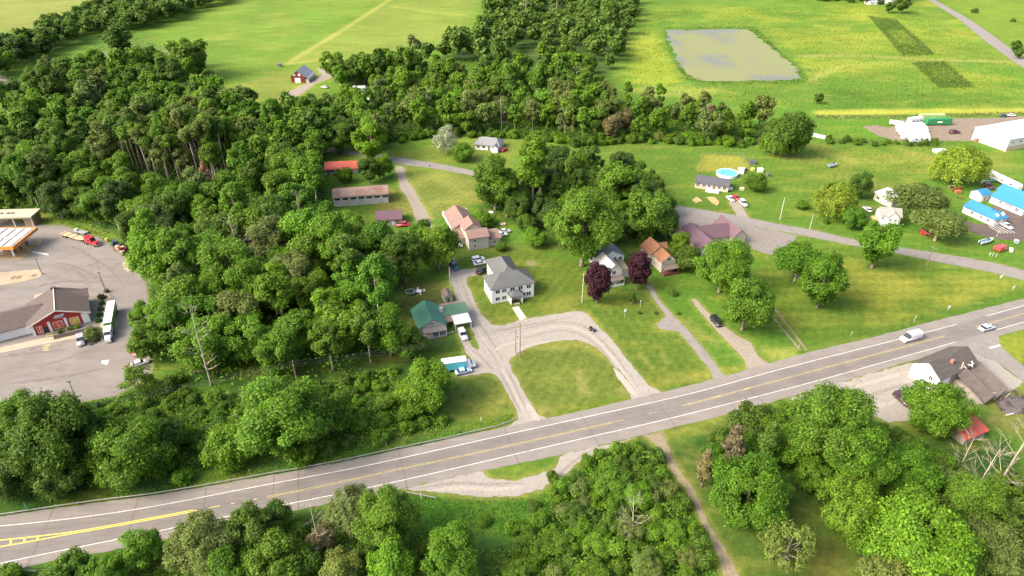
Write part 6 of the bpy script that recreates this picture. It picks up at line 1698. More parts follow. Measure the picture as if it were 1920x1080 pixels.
def car(kind, px, py, head, c, label, cat=None, s=1.0, group=None):
    L_, hw, bs, gs, wx, wr = SHAPES[kind]
    o = empty({'sedan': 'parked_car', 'suv': 'sport_utility_car', 'pickup': 'pickup_truck', 'van': 'delivery_van'}[kind], g(px, py), R(head))
    o.scale = (s, s, s)
    o.location.z = .04
    tag(o, label, cat or {'sedan': 'car', 'suv': 'car', 'pickup': 'pickup', 'van': 'van'}[kind], group)
    P_ = paint(c)
    body = MB().loft([ring(x, hw * (.93 if k in (0, len(bs) - 1) else 1), .28, z, t) for k, (x, z, t) in enumerate(bs)]).build('body', P_, o, True)
    if kind == 'van':
        MB().loft([ring(x, hw * .95, 1.2, z, t) for x, z, t in gs[:3]] + [ring(1.05, hw * .94, 1.2, 2.3, .82)]).build('cargo_body', P_, o)
        MB().loft([ring(1.06, hw * .93, 1.22, 2.2, .8), ring(1.95, hw * .9, 1.22, 1.3, .9)]).build('windscreen', pane_m, o)
    else:
        MB().loft([ring(x, hw * .93, .9, z, t) for x, z, t in gs]).build('window', pane_m, o)
        a, b_ = gs[1], gs[2]
        MB().loft([ring(a[0] - .12, hw * .93, a[1] - .04, a[1] + .03, a[2] + .1), ring(b_[0] + .18, hw * .93, b_[1] - .04, b_[1] + .03, b_[2] + .1)]).build('roof', P_, o)
    if kind == 'pickup':
        MB().box(-2.7, -.74, 1.0, -.85, .74, 1.17).build('bed', mat("bed_liner", (.03, .03, .03), .9), o)
    for x in wx:
        for sg in (-1, 1): wheel(o, x, sg * (hw - .1), wr)
    for sg in (-1, 1):
        MB().box(L_ / 2 - .2, sg * hw * .62 - .17, .62, L_ / 2 - .02, sg * hw * .62 + .17, .80).build('headlight', lamp_m, o)
        MB().box(-L_ / 2 - .01, sg * hw * .68 - .12, .7, -L_ / 2 + .12, sg * hw * .68 + .12, .9).build('tail_light', tail_m, o)
    return o
def hd(a, b_):
    v = g(*b_) - g(*a); return math.degrees(math.atan2(v.y, v.x))
RD = hd((1610, 673), (1773, 630))
car('van', 1706, 637, RD + 180, WHITE, "white delivery van driving on the highway", s=1.12)
car('sedan', 1848, 618, RD, SILVER, "silver car driving on the highway at the right edge", s=1.1)
car('suv', 1342, 606, hd((1330, 592), (1352, 618)), BLACK, "black car parked on the dirt driveway under the trees", s=1.05)
car('suv', 868, 631, hd((862, 620), (874, 642)), WHITE, "white car parked in front of the carport", s=1.05)
car('sedan', 869, 699, hd((860, 701), (880, 696)), LBLUE, "light blue car in front of the teal box truck", s=1.0)
car('pickup', 851, 501, hd((846, 492), (858, 510)), TEAL, "dark teal pickup under the tree at the top of the drive")
car('suv', 897, 489, 20, WHITE, "white car parked farthest behind the white building")
car('sedan', 900, 496, 20, WHITE, "second white car parked behind the white building")
car('suv', 903, 510, 60, BLACK, "black car parked at the back corner of the white building")
car('pickup', 861, 458, hd((858, 448), (864, 466)), WHITE, "white pickup beside the pink roofed house")
car('sedan', 940, 442, 10, WHITE, "white car at the right end of the pink roofed house")
car('sedan', 946, 436, 15, SILVER, "silver car at the far right end of the pink roofed house")
car('pickup', 757, 424, 8, RED, "red pickup at the corner of the mauve roofed house")
car('sedan', 733, 452, 70, WHITE, "white car glimpsed through the trees below the mauve roofed house")
car('sedan', 1369, 375, hd((1363, 369), (1376, 380)), WHITE, "white car parked left on the ranch house drive")
car('sedan', 1380, 373, hd((1374, 368), (1386, 378)), RED, "red car between the two white cars on the ranch house drive")
car('suv', 1393, 384, hd((1386, 378), (1400, 391)), WHITE, "white and black car at the road end of the ranch house drive", s=1.05)
car('sedan', 1886, 426, hd((1876, 420), (1895, 430)), WHITE, "white car parked on the dark lot of the blue roofed shop", s=1.05)
car('suv', 1852, 352, hd((1845, 347), (1862, 357)), BURG, "burgundy car behind the blue roofed store", s=1.1)
car('sedan', 1857, 340, 20, (.15, .42, .42), "turquoise car beside the long white trailer")
car('suv', 1789, 250, 12, BURG, "dark red car in the storage yard by the warehouse", s=1.15)
car('sedan', 1882, 219, 8, NAVY, "dark car behind the warehouse by the reeds")
car('sedan', 1896, 218, 8, WHITE, "pale car behind the warehouse by the reeds")
car('suv', 1690, 752, hd((1680, 742), (1700, 760)), (.06, .02, .03), "dark maroon car on the gravel lot beside the round tree", s=1.05)
car('suv', 1700, 745, hd((1690, 740), (1710, 752)), NAVY, "dark car half behind the round tree on the gravel lot")
car('suv', 153, 642, hd((153, 630), (154, 650)), (.30, .29, .30), "grey car parked nose out in front of the store", s=1.1)
car('sedan', 253, 663, hd((245, 655), (262, 670)), RED, "red car under the trees at the lot edge")
car('sedan', 263, 684, hd((250, 688), (275, 680)), WHITE, "white car under the trees at the lot edge")
car('sedan', 609, 165, 160, SILVER, "grey car beside the road to the red barn")
car('sedan', 1626, 395, 95, WHITE, "white car beside the white gabled house")
car('sedan', 945, 283, 60, RED, "red car right of the grey roofed bungalow")
car('suv', 1560, 314, 10, SILVER, "silver jeep alone in the meadow right of the huge dark tree", s=.95) if False else None

def truck(name, px, py, head, label, cat, c_cab, trailer, z=.04, s=1.0):
    """tractor with hood; trailer = ('box', roof colour, side colour) or ('flat', colour)"""
    o = empty(name, g(px, py), R(head)); o.location.z = z; o.scale = (s, s, s); tag(o, label, cat)
    P_ = paint(c_cab)
    # x: trailer from -14 to 0, tractor 0.3 .. 7.5, front +x
    MB().box(-.6, -.45, .7, 6.6, .45, 1.0).build('chassis', mat("chassis", (.06, .06, .06), .7), o)
    cab = MB().loft([ring(2.6, 1.2, .9, 3.3, .9), ring(4.6, 1.2, .9, 3.35, .88), ring(5.2, 1.2, .9, 2.1, .9)]).build('cab', P_, o)
    MB().loft([ring(1.2, 1.2, .9, 3.4, .9), ring(2.58, 1.2, .9, 3.45, .9)]).build('sleeper', P_, o)
    MB().loft([ring(5.2, 1.1, .8, 2.0, .8), ring(6.8, .95, .8, 1.75, .78), ring(7.2, .85, .7, 1.4, .8)]).build('hood', P_, o)
    MB().loft([[(4.66, -.95, 3.1), (4.66, .95, 3.1), (5.24, 1.0, 2.15), (5.24, -1.0, 2.15)], [(4.70, -.93, 3.12), (4.70, .93, 3.12), (5.29, .98, 2.17), (5.29, -.98, 2.17)]]).build('windscreen', pane_m, cab)
    for sg in (-1, 1):
        MB().box(3.3, sg * 1.16 - .05, 2.0, 4.4, sg * 1.16 + .05, 2.8).build('side_window', pane_m, cab)
        MB().tube([(1.05, sg * 1.05, .9), (1.05, sg * 1.05, 3.9)], .09, 6).build('exhaust_stack', chrome, o)
        MB().box(7.05, sg * .7 - .15, .85, 7.24, sg * .7 + .15, 1.1).build('headlight', lamp_m, o)
        for x in (.2, 1.5): wheel(o, x, sg * 1.0, .5, .5)
        wheel(o, 6.2, sg * 1.0, .5, .35)
        for x in (-12.6, -11.3): wheel(o, x, sg * 1.0, .5, .5)
    MB().box(7.2, -1.1, .45, 7.45, 1.1, .8).build('bumper', chrome, o)
    if trailer[0] == 'box':
        bx = MB().box(-14, -1.28, 1.2, .6, 1.28, 4.05).build('trailer_box', mat("trailer_side_" + trailer[3], trailer[2], .45, .05), o)
        MB().box(-14.02, -1.3, 4.053, .62, 1.3, 4.12).build('trailer_roof', paint(trailer[1]), bx)
        MB().box(-14.06, -1.2, 1.3, -14.003, 1.2, 3.95).build('rear_door', paint(trailer[1]), bx)
    else:
        fl = MB().box(-14, -1.28, 1.15, -2, 1.28, 1.4).build('trailer_deck', mat("deck_" + trailer[2], trailer[1], .8, .15, 1, stretch=(.3, 3, 1)), o)
        MB().prism([(-2, -1.2, 1.2), (-2, 1.2, 1.2), (.5, .8, 1.7), (.5, -.8, 1.7)], (0, 0, .25)).build('gooseneck', mat("deck_" + trailer[2], (0, 0, 0)), o)
        for x in (-13, -9.5, -6): MB().box(x, -1.3, 1.403, x + .3, 1.3, 1.5).build('deck_beam', mat("beam_dark", (.1, .07, .05), .8), fl)
    return o
truck("semi_truck", 208, 622, hd((214, 590), (204, 648)), "white semi truck with white roofed green sided trailer beside the store", "truck", WHITE, ('box', WHITE, (.06, .24, .05), 'green'), s=.88)
truck("semi_truck", 162, 455, hd((120, 443), (190, 465)), "red semi truck with empty tan flatbed trailer on the lot edge", "truck", RED, ('flat', (.47, .34, .19), 'tan'), s=.92)

def trailer(px, py, head, L_, c, label, cat='trailer', h=2.7, stripe=None, name='travel_trailer', s=1.0, w_=1.25):
    o = empty(name, g(px, py), R(head)); o.scale = (s, s, s); o.location.z = .03; tag(o, label, cat)
    bd = MB().loft([[(x, -w_, z0), (x, w_, z0), (x, w_, z1 - .25), (x, w_ * .86, z1), (x, -w_ * .86, z1), (x, -w_, z1 - .25)] for x, z0, z1 in ((-L_ / 2, .7, h + .3), (L_ / 2 - .5, .7, h + .35), (L_ / 2, .9, h - .4))]).build('body', paint(c), o)
    for sg in (-1, 1):
        for x in (-.6, .4): wheel(o, x - L_ * .1, sg * (w_ - .15), .36)
        for k in range(3):
            x = -L_ / 2 + L_ * (.2 + .28 * k); MB().box(x, sg * w_ - .01 if sg > 0 else -w_ - .03, 1.6, x + .9, w_ + .03 if sg > 0 else -w_ + .01, 2.2).build('window', pane_m, bd)
        if stripe: MB().box(-L_ / 2 + .1, sg * w_ - .01 if sg > 0 else -w_ - .025, 1.0, L_ / 2 - .6, w_ + .025 if sg > 0 else -w_ + .01, 1.4).build('stripe', mat("stripe_" + stripe[0], stripe[1], .5), bd)
    MB().tube([(L_ / 2 - .2, 0, .75), (L_ / 2 + 1.0, 0, .6)], .07, 5).build('drawbar', mat("chassis", (0, 0, 0)), o)
    return o
trailer(675, 172, 4, 7.5, WHITE, "white camper trailer in the clearing below the red barn", stripe=('grey', (.25, .25, .27)), name='camper_trailer', s=1.1)
for k, (px_, py_, l_) in enumerate(((1705, 243.5, 13), (1708, 249, 14), (1711, 254.5, 13), (1714, 262, 12.5), (1722, 267, 9))):
    trailer(px_, py_, 4, l_, WHITE, "long white trailer in the storage yard, " + ("first", "second", "third", "fourth", "nearest and shortest")[k] + " from the back of the row", h=2.9, stripe=('grey', (.35, .35, .36)), s=1.1)
trailer(1714, 233, 20, 8, WHITE, "white box trailer behind the row of long trailers", h=3.2, s=1.1)
trailer(1680, 235, -30, 7, WHITE, "white boat shaped trailer at the left of the storage yard", h=2.0)
trailer(1880, 345, hd((1860, 330), (1905, 352)), 17, (.74, .70, .60), "long cream house trailer behind the blue roofed store", h=2.8, name='house_trailer', s=1.0)
trailer(1874, 470, 25, 4.5, (.55, .06, .05), "small bright red trailer on the grass by the road", h=1.7, s=1.0, name='utility_trailer')
trailer(1734, 440, -25, 4, (.50, .03, .04), "red wagon in front of the olive trees", h=1.3, name='utility_trailer', s=.9)
def container(px, py, head, c, label):
    o = empty("shipping_container", g(px, py), R(head)); tag(o, label, "container")
    MB().box(-6, -1.3, .5, 6, 1.3, 3.2).build('box', mat("container_%d" % int(c[1] * 100), c, .6, .1, .6), o)
    for k in range(12): MB().box(-5.9 + k, -1.36, .6, -5.6 + k, -1.303, 3.1).build('rib', mat("container_%d" % int(c[1] * 100), c), o)
    MB().box(-1.2, -1.40, 1.4, 1.4, -1.365, 2.1).build('lettering_panel', trim_w, o); MB().box(6.003, -1.2, .6, 6.06, 1.2, 3.1).build('door', mat("container_%d" % int(c[1] * 100), c), o)
    o.scale = (1.12, 1.12, 1.12)
container(1745, 226, 3, (.30, .42, .15), "pale green container at the back of the storage yard")
container(1757, 234, 3, (.03, .20, .07), "dark green container with white lettering in the storage yard")
# box truck, teal side
o = empty("box_truck", g(858, 692), R(hd((838, 694), (880, 688)))); tag(o, "box truck with white roof and teal side parked by the gravel drive", "truck")
MB().box(-4.2, -1.2, .9, 2.4, 1.2, 3.3).build('cargo_box', mat("teal_side", (.10, .50, .55), .45, .05), o); MB().box(-4.25, -1.25, 3.303, 2.45, 1.25, 3.42).build('box_roof', paint(WHITE), o)
cab = MB().loft([ring(2.5, 1.05, .6, 2.3, .85), ring(3.6, 1.05, .6, 2.3, .8), ring(4.2, 1.0, .6, 1.5, .88), ring(5.0, .92, .6, 1.2, .85)]).build('cab', paint(WHITE), o)
MB().box(3.55, -.8, 1.5, 4.05, .8, 2.15).build('windscreen', pane_m, cab)
MB().box(-4.28, -1.0, 1.0, -4.253, 1.0, 3.2).build('rear_door', paint(WHITE), o)
for x in (-2.6, 4.0):
    for sg in (-1, 1): wheel(o, x, sg * 1.0, .42, .3)
# scrap trailer
o = empty("scrap_trailer", g(226, 470), R(hd((205, 455), (250, 485)))); tag(o, "dark flat trailer heaped with scrap machinery on the lot edge", "trailer")
MB().box(-5.5, -1.4, .8, 5.0, 1.4, 1.05).build('deck', mat("rusty_deck", (.16, .09, .06), .9, .2), o)
rr = random.Random(9)
for k in range(16):
    x, y, z = rr.uniform(-4.8, 4.2), rr.uniform(-1, 1), 1.05; a, b2, c2 = rr.uniform(.4, 1.1), rr.uniform(.3, .7), rr.uniform(.5, 1.7)
    MB().prism([(x - a, y - b2, z), (x + a, y - b2 * .8, z), (x + a * .8, y + b2, z), (x - a * .9, y + b2, z)], (rr.uniform(-.3, .3), rr.uniform(-.2, .2), c2)).build('scrap_piece', rr.choice((mat("scrap_green", (.03, .12, .08), .6, .2), mat("scrap_black", (.03, .03, .035), .7, .2), mat("scrap_tan", (.32, .26, .17), .8, .2), mat("scrap_navy", (.04, .05, .10), .6), mat("scrap_red", (.2, .03, .03), .7))), o)
for sg in (-1, 1):
    for x in (-2.5, -1.4, 4): wheel(o, x, sg * 1.25, .42, .3)
for px_, py_, lb in ((201, 453, "yellow barrel at the end of the scrap trailer"),):
    o = empty("barrel", g(px_, py_)); tag(o, lb, "barrel"); MB().disc_wheel((0, 0, 0), .6, 1.3, 'z', 12).build('drum', mat("yellow_plastic", (.6, .52, .08), .5), o); MB().disc_wheel((0, 0, 1.303), .5, .06, 'z', 12).build('lid', mat("yellow_lid", (.5, .42, .06), .5), o)
o = empty("flat_trailer", g(152, 437), R(hd((140, 433), (170, 441)))); tag(o, "low grey trailer behind the red truck's flatbed", "trailer")
MB().box(-3, -1.1, .5, 3, 1.1, .8).build('deck', mat("grey_deck", (.25, .25, .24), .8, .2), o); MB().box(-2.4, -.5, .803, -1.6, .5, 1.5).build('cargo', trim_w, o)
for sg in (-1, 1): wheel(o, 0, sg * 1.15, .38)
# boats
def boat(px, py, head, L_, label, c=WHITE, deck=(.55, .58, .58)):
    o = empty("boat", g(px, py), R(head)); tag(o, label, "boat")
    st = [(-L_ / 2, .9, .35, 1.25), (-L_ / 5, 1.1, .25, 1.25), (L_ / 5, .95, .25, 1.35), (L_ / 2 - .6, .4, .5, 1.5), (L_ / 2, .06, 1.1, 1.55)]
    MB().loft([[(x, -w_ * .45, z0), (x, -w_, z1), (x, w_, z1), (x, w_ * .45, z0)] for x, w_, z0, z1 in st]).build('hull', paint(c), o)
    MB().prism([(-L_ / 2 + .5, -.7, 1.26), (L_ / 6, -.75, 1.33), (L_ / 6, .75, 1.33), (-L_ / 2 + .5, .7, 1.26)], (0, 0, .12)).build('cockpit', mat("cockpit_blue", (.10, .20, .26), .6, .2), o)
    MB().prism([(L_ / 6, -.75, 1.36), (L_ / 6 + .15, -.75, 1.36), (L_ / 6 + .15, .75, 1.36), (L_ / 6, .75, 1.36)], (-.25, 0, .5)).build('windscreen', pane_m, o)
    MB().box(-L_ / 2 - .35, -.2, .4, -L_ / 2, .2, 1.5).build('outboard_motor', mat("motor_black", (.03, .03, .03), .4), o)
    for sg in (-1, 1): wheel(o, -.6, sg * .9, .3)
    MB().tube([(-L_ / 2, 0, .4), (L_ / 2 + 1, 0, .4)], .07, 5).build('boat_trailer', mat("chassis", (0, 0, 0)), o)
boat(1848, 456, hd((1832, 460), (1864, 451)), 6.8, "white motorboat on the grass below the dark parking lot")
boat(1800, 438, hd((1793, 442), (1808, 434)), 4.2, "small pale boat beside the olive trees", (.66, .64, .58))
boat(1560, 313, hd((1550, 315), (1572, 311)), 5.0, "grey dinghy alone in the meadow right of the huge dark tree", SILVER)
# farm machine
o = empty("hay_rake", g(1795, 358), R(20)); tag(o, "rusty orange farm implement under the willow", "farm machine")
rust = mat("rust_orange", (.34, .11, .04), .8, .3, 2)
MB().tube([(-3, 0, 1), (3, .5, 1.2)], .15, 5).tube([(0, -2, .8), (0, 2, .9)], .12, 5).build('frame', rust, o)
for k in range(5): MB().disc_wheel((-2.4 + k * 1.2, .3, .75), .75, .12, 'y', 10).build('rake_wheel', rust, o)
o = empty("plough", g(1800, 372), R(-40)); tag(o, "small rusty plough in front of the orange implement", "farm machine")
MB().tube([(-1.5, 0, .7), (1.5, 0, .7)], .12, 5).build('beam', rust, o)
for k in range(3): MB().prism([(-1.2 + k, -.1, .1), (-.6 + k, .3, .1), (-.9 + k, .1, .8)], (.1, .1, .1)).build('share', mat("dark_steel", (.08, .07, .06), .6), o)
# lawn tractor in the gravel loop
o = empty("lawn_tractor", g(1110, 620), R(-40)); tag(o, "small dark lawn tractor at the edge of the gravel loop", "tractor")
MB().loft([ring(-.2, .4, .4, .9, .8), ring(1.1, .35, .4, .85, .8)]).build('bonnet', mat("dark_violet", (.05, .04, .06), .5), o); MB().box(-.9, -.3, .7, -.4, .3, 1.2).build('seat', mat("seat_black", (.03, .03, .03), .7), o)
for x, r_ in ((-.6, .45), (.8, .3)):
    for sg in (-1, 1): wheel(o, x, sg * .5, r_, .25)

# ------------------------------------------------------------------ poles, wires, signs, rails
wood_m = mat("pole_wood", (.20, .15, .11), .9, .2, 2, stretch=(1, 1, .2))
def pole(px, py, h, label, arm=True, m=None, r=.15, trans=False, rz=R(18)):
    o = empty("utility_pole", g(px, py), rz); tag(o, label, "utility pole")
    MB().tube([(0, 0, -.3), (0, 0, h)], [r, r * .7], 8).build('shaft', m or wood_m, o)
    if arm:
        ca_ = MB().box(-.06, -1.2, h - .9, .06, 1.2, h - .75).build('crossarm', m or wood_m, o)
        for y in (-1.05, 0, 1.05): MB().disc_wheel((0, y, h - .75), .05, .22, 'z', 6).build('insulator', mat("insulator", (.4, .42, .44), .3), ca_)
    if trans: MB().disc_wheel((.35, 0, h - 3), .3, .95, 'z', 10).build('transformer', mat("transformer_grey", (.4, .4, .4), .5), o)
    return o
pole(975, 670, 12.0, "taller utility pole on the gravel loop's corner", trans=False)
pole(967, 663, 8.5, "shorter utility pole left of the taller one on the gravel loop", True, trans=True)
pole(1091, 568, 11.0, "pale pole at the edge of the lawn left of the purple leaved tree", False, mat("pale_pole", (.45, .43, .36), .8))
pole(1462, 412, 9.5, "pale pole on the lawn above the back road", False, mat("pale_pole", (0, 0, 0)), .17)
pole(1518, 430, 6.5, "shorter pale pole beside the back road", False, mat("pale_pole", (0, 0, 0)), .13)
pole(1737, 501, 8.5, "wooden pole between the lawn and the back road", True)
pole(845, 546, 9.0, "pale pole beside the drive behind the garden shed", False, mat("pale_pole", (0, 0, 0)), .13)
pole(563, 745, 12.0, "utility pole hidden among the roadside trees")
pole(1500, 655, 11.0, "utility pole by the wheel tracks", True) if False else None
for px_, py_, h, lb in ((145, 752, 6.5, "dark lamp post on the lower edge of the truck stop lot"), (199, 548, 7.5, "dark lamp post behind the store"), (79, 514, 6.0, "lamp post at the tip of the concrete island")):
    o = empty("lamp_post", g(px_, py_)); tag(o, lb, "lamp post"); MB().tube([(0, 0, 0), (0, 0, h)], [.12, .08], 6).build('shaft', mat("dark_steel", (.08, .07, .06), .6), o); MB().box(-.5, -.2, h - .1, .5, .2, h + .08).build('lamp_head', mat("dark_steel", (0, 0, 0)), o); MB().disc_wheel((0, 0, 0), .35, .5, 'z', 8).build('footing', concrete, o)
def wire(name, a, b_, sag, label, r=.03):
    a, b_ = Vector(a), Vector(b_)
    pts = [a.lerp(b_, t) - Vector((0, 0, sag * 4 * t * (1 - t))) for t in [k / 14 for k in range(15)]]
    o = MB().tube(pts, r, 4).build(name, mat("cable", (.05, .05, .05), .6), None); tag(o, label, "cable")
P1, P2 = g(975, 670), g(563, 745)
for k, (dy, dz) in enumerate(((-1, 11.2), (0, 11.2), (1, 11.2))):
    wire("power_cable", (P1.x, P1.y + dy, dz), (P2.x, P2.y + dy, dz), 1.2, ("nearest", "middle", "farthest")[k] + " of the power cables running left from the taller pole")
    wire("power_cable", (P2.x, P2.y + dy, dz), (P2.x - 78, P2.y - 24 + dy, dz), 1.2, ("nearest", "middle", "farthest")[k] + " of the power cables over the roadside trees at left")
wire("service_cable", (P1.x, P1.y, 10.5), tuple(g(1091, 568) + Vector((0, 0, 10.6))), 1.0, "thin cable from the taller pole to the pale pole in the lawn", .02)
wire("service_cable", tuple(g(1091, 568) + Vector((0, 0, 9))), tuple(g(1140, 500) + Vector((0, 0, 5))), .6, "thin cable from the pale lawn pole to the white gabled house", .02)
wire("service_cable", (P1.x, P1.y, 9.5), tuple(g(960, 552) + Vector((0, 0, 4.8))), .8, "thin cable from the taller pole to the white building", .02)
# guardrails
steel = mat("galvanised_steel", (.27, .265, .235), .5, .15, 1, metal=.3)
def guardrail(pts, label, world=False, z=.75, gap=3.8):
    P_ = smooth_line([g2(p) for p in pts], 5) if not world else pts
    o = empty("guardrail", (P_[0][0], P_[0][1], 0)); tag(o, label, "guardrail")
    ox, oy = P_[0]
    n_ = len(P_); mb = MB()
    L, R_ = [], []
    for k, p in enumerate(P_):
        d = (Vector(P_[min(k + 1, n_ - 1)]) - Vector(P_[max(k - 1, 0)])).normalized()
        L.append((p[0] - ox - d.y * .05, p[1] - oy + d.x * .05)); R_.append((p[0] - ox + d.y * .05, p[1] - oy - d.x * .05))
    mb.loft([[(a[0], a[1], z - .32), (b_[0], b_[1], z - .32), (b_[0] * 1 + (b_[0] - a[0]) * .8, b_[1] + (b_[1] - a[1]) * .8, z - .16), (b_[0], b_[1], z), (a[0], a[1], z)] for a, b_ in zip(L, R_)])
    mb.build('rail', steel, o)
    acc = 0.0; last = Vector(P_[0])
    pm = MB().box(-.08, -.08, 0, .08, .08, z).mesh('post'); pm.materials.append(mat("post_steel", (.25, .23, .2), .7))
    for k, p in enumerate(P_):
        d = (Vector(p) - last).length
        acc += d; last = Vector(p)
        if k == 0 or acc >= gap:
            q = link('post', pm, None, o); dd = (Vector(P_[min(k + 1, n_ - 1)]) - Vector(P_[max(k - 1, 0)])).normalized(); q.location = (p[0] - ox - dd.y * .18, p[1] - oy + dd.x * .18, 0); acc = 0
guardrail([(-60, 978), (0, 968), (66, 958), (133, 948), (200, 939), (267, 931), (320, 923), (367, 915), (430, 904), (500, 891), (570, 879), (640, 866), (700, 853), (773, 837), (840, 823), (890, 811), (925, 803), (950, 795), (968, 787)], "long steel guardrail along the far side of the highway")
guardrail([(762, 926), (790, 931), (818, 937)], "short piece of guardrail below the gravel pull-off")
guardrail([(-20, 1078), (27, 1072), (70, 1074)], "short guardrail at the bottom left corner")
# signs and markers
def marker(px, py, h, label, c, plate=None, name="road_sign", rz=R(18)):
    o = empty(name, g(px, py), rz); tag(o, label, "sign" if plate else "post")
    MB().tube([(0, 0, -.1), (0, 0, h)], .05, 6).build('post', mat("post_pale", (.55, .53, .48), .6) if plate else mat("marker_%d" % int(c[0] * 99), c, .6), o)
    if plate: MB().prism([(-plate[0] / 2, -.06, h - plate[1]), (plate[0] / 2, -.06, h - plate[1]), (plate[0] / 2, -.06, h), (-plate[0] / 2, -.06, h)], (0, -.03, 0)).build('plate', mat("plate_%d_%d" % (int(c[0] * 99), int(c[1] * 99)), c, .5), o)
    else: MB().box(-.07, -.07, h - .5, .07, .07, h - .35).build('band', white_paint, o)
marker(1383, 770, 2.2, "small yellow warning sign on the near verge of the highway", (.75, .6, .05), (.9, .9))
marker(53, 958, 2.4, "green sign in the weeds at the left edge", (.01, .28, .16), (1.3, 1.5), rz=R(-40))
marker(588, 858, 2.2, "white marker post on the verge below the biggest roadside tree", (.8, .8, .8), None, "marker_post")
marker(469, 888, 1.4, "yellow marker post on the verge", (.7, .55, .1), None, "marker_post")
marker(790, 938, 2.2, "white marker post beside the short guardrail piece", (.8, .8, .8), None, "marker_post")
marker(902, 789, 1.3, "white marker post in the verge left of the gravel drive", (.8, .8, .8), None, "marker_post")
marker(724, 836, 1.3, "small marker post on the verge right of the big roadside trees", (.8, .8, .8), None, "marker_post")
marker(1171, 594, 3.0, "white post with a round birdhouse in the lawn", (.8, .8, .8), (.8, 1.0), "birdhouse_post")
marker(1200, 576, 2.6, "thin white post behind the birdhouse post", (.8, .8, .8), (.3, .4), "garden_post")
marker(1777, 582, 1.8, "white sign at the far edge of the highway right of the van", (.8, .8, .75), (1.0, .8))
marker(1713, 604, 2.4, "thin pale post on the verge above the white van", (.6, .6, .5), (.4, .5), "marker_post")
marker(1875, 524, 1.8, "yellowish white sign on the grass corner between the roads", (.8, .78, .5), (1.2, 1.2))
marker(1898, 545, 1.8, "pale sign at the tip of the grass corner", (.75, .75, .65), (1.0, .8))
marker(1768, 688, 3.2, "white sign standing beside the ruined house's gable", (.82, .8, .74), (1.5, 1.8))
marker(1595, 630, 1.6, "mailbox post at the highway's edge by the dry strip", (.5, .5, .45), (.5, .4), "mailbox")
marker(1497, 653, 1.2, "mailbox post at the end of the wheel tracks", (.6, .58, .5), (.4, .35), "mailbox")
marker(1868, 445, 3.2, "white shop sign on a post by the dark lot", (.78, .7, .62), (1.2, .9))
marker(806, 315, 1.4, "dark mailbox beside the back road", (.08, .06, .05), (.6, .6), "mailbox")
for k, (px_, py_) in enumerate(((1855, 480), (1860, 481), (1866, 483))):
    marker(px_, py_, 1.4, ("leftmost", "middle", "rightmost") [k] + " of the three white posts below the red trailer", (.82, .82, .8), (.5, .9), "white_post")
# fenced pen behind the ranch house
pen = empty("wire_fence", g(1308, 326)); tag(pen, "thin wire fence round the dry pen behind the pool", "fence")
P_ = [g(1308, 326), g(1318, 292), g(1356, 291), g(1392, 293), g(1407, 318)]
for a, b_ in zip(P_[:-1], P_[1:]):
    n_ = max(2, int((b_ - a).length / 3))
    for k in range(n_):
        p = a.lerp(b_, k / n_) - P_[0]; MB().tube([(p.x, p.y, 0), (p.x, p.y, 1.5)], .06, 5).build('post', wood_m, pen)
    for z in (.5, 1.0, 1.45):
        p, q = a - P_[0], b_ - P_[0]; MB().tube([(p.x, p.y, z), (q.x, q.y, z)], .025, 4).build('wire', steel, pen)
# yard things round the pool
def crate(px, py, head, dims, c, label, cat, name):
    o = empty(name, g(px, py), R(head)); tag(o, label, cat); x, y, z = dims
    MB().box(-x / 2, -y / 2, 0, x / 2, y / 2, z).build('body', mat("crate_%d%d%d" % tuple(int(v * 99) for v in c), c, .6), o); MB().prism([(-x / 2 - .1, -y / 2 - .1, z + .003), (x / 2 + .1, -y / 2 - .1, z + .003), (x / 2 + .1, y / 2 + .1, z + .003), (-x / 2 - .1, y / 2 + .1, z + .003)], (0, 0, .12)).build('lid', mat("crate_%d%d%d_top" % tuple(int(v * 99) for v in c), tuple(min(.85, v * 1.15) for v in c), .5), o)
crate(1389, 324, -20, (2.4, 2.4, 2.0), (.78, .76, .72), "white box shed right of the pool", 'shed', 'tool_shed')
crate(1398, 320, 10, (1.4, 1.0, .9), (.05, .05, .05), "black storage box right of the white box shed", 'box', 'storage_box')
crate(1411, 319, 10, (1.2, 1.2, .8), (.65, .62, .2), "yellow box beside the dark shed", 'box', 'storage_box')
crate(1425, 322, 5, (2.2, 1.6, 1.5), (.65, .65, .63), "white topped cart on the lawn right of the pool", 'cart', 'garden_cart')
crate(1411, 307, -20, (2.6, 2.0, 1.6), (.08, .08, .10), "dark grill cover behind the pool boxes", 'box', 'covered_grill')
crate(1440, 331, 5, (1.2, 1.2, 1.6), (.12, .12, .12), "dark bin right of the round tree by the pool", 'bin', 'waste_bin')
crate(1391, 356, 0, (1.5, 1.5, .8), (.60, .50, .36), "stone planter in front of the ranch house", 'planter', 'planter')
crate(1762, 285, 8, (6, 3, 1.0), (.76, .75, .70), "white covered pallet left of the big willow", 'box', 'covered_pallet')
crate(1537, 258, -40, (9, 1.4, 1.2), (.72, .70, .64), "white culvert pipe box at the huge dark tree", 'box', 'culvert')
crate(525, 125, 0, (2.2, 2.2, 2.0), (.12, .14, .15), "small dark hut left of the red barn", 'hut', 'deer_blind')
crate(893, 247, 0, (4, 2, 1.8), (.32, .30, .26), "grey lean-to at the wood edge behind the bungalow", 'shed', 'lean_to')
crate(690, 188, 10, (4, 2, .8), (.62, .58, .45), "pale tarp heap right of the white shed", 'tarp', 'tarp_heap')
crate(920, 404, 20, (1.6, 1.6, 1.4), (.7, .68, .62), "white playhouse behind the pink roofed house", 'playhouse', 'playhouse')
crate(943, 422, 20, (2.0, 1.4, .6), (.55, .36, .28), "pinkish tarp on the grass behind the pink roofed house", 'tarp', 'tarp_heap')
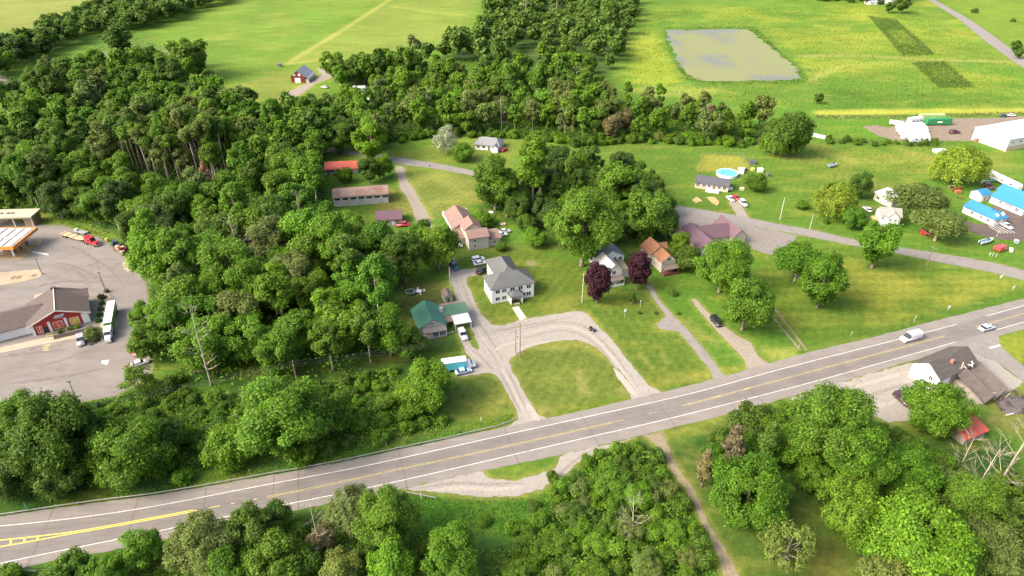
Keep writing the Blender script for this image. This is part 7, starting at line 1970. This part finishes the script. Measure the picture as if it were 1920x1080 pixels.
for k_, (px_, py_, c_, d_) in enumerate(((1795, 362, (.3, .12, .05), (2.2, 1.4, 1.0)), (1783, 352, (.14, .10, .08), (2.6, 1.2, .8)), (1842, 343, (.5, .5, .47), (1.6, 1.2, 1.1)), (1835, 372, (.42, .36, .26), (1.5, 1.0, .7)), (1895, 470, (.55, .52, .45), (2.4, 1.0, .6)), (1905, 455, (.28, .32, .36), (1.8, 1.2, .9)))):
    crate(px_, py_, 15 * k_, d_, c_, ("rust coloured", "dark brown", "pale grey", "tan", "cream", "blue grey")[k_] + " bin in the yard clutter round the blue roofed buildings", 'bin', 'storage_bin')
# garden furniture
o = empty("garden_table_set", g(786, 549)); tag(o, "white round garden table with chairs on the brown grass", "garden furniture")
MB().disc_wheel((0, 0, .7), 1.0, .06, 'z', 14).build('tabletop', trim_w, o); MB().tube([(0, 0, 0), (0, 0, .7)], .08, 6).build('leg', trim_w, o)
for k in range(4):
    a = k * 1.57 + .4; x, y = 1.7 * math.cos(a), 1.7 * math.sin(a); MB().box(x - .3, y - .3, .35, x + .3, y + .3, .45).box(x - .3, y + .22, .45, x + .3, y + .3, .95).build('chair', trim_w, o)
o = empty("trampoline", g(770, 550)); tag(o, "small dark green trampoline beside the garden table", "trampoline")
MB().tube([(1.6 * math.cos(a), 1.6 * math.sin(a), .8) for a in [k * math.pi / 8 for k in range(17)]], .1, 5).build('rim', mat("pale_green", (.3, .42, .36), .6), o); MB().disc_wheel((0, 0, .72), 1.5, .05, 'z', 16).build('mat', mat("dark_green", (.04, .08, .05), .7), o)
for k in range(4): a = k * 1.57; MB().tube([(1.5 * math.cos(a), 1.5 * math.sin(a), 0), (1.5 * math.cos(a), 1.5 * math.sin(a), .8)], .05, 5).build('leg', steel, o)
# brown dirt patches
for poly_ in ([(1296, 375), (1306, 368), (1316, 377), (1304, 381)], [(1324, 370), (1338, 369), (1350, 380), (1345, 385), (1330, 377)]):
    sheet("bare_earth", poly_, .02, mat("bare_earth", (.40, .27, .12), .95, .2, .6), .5)
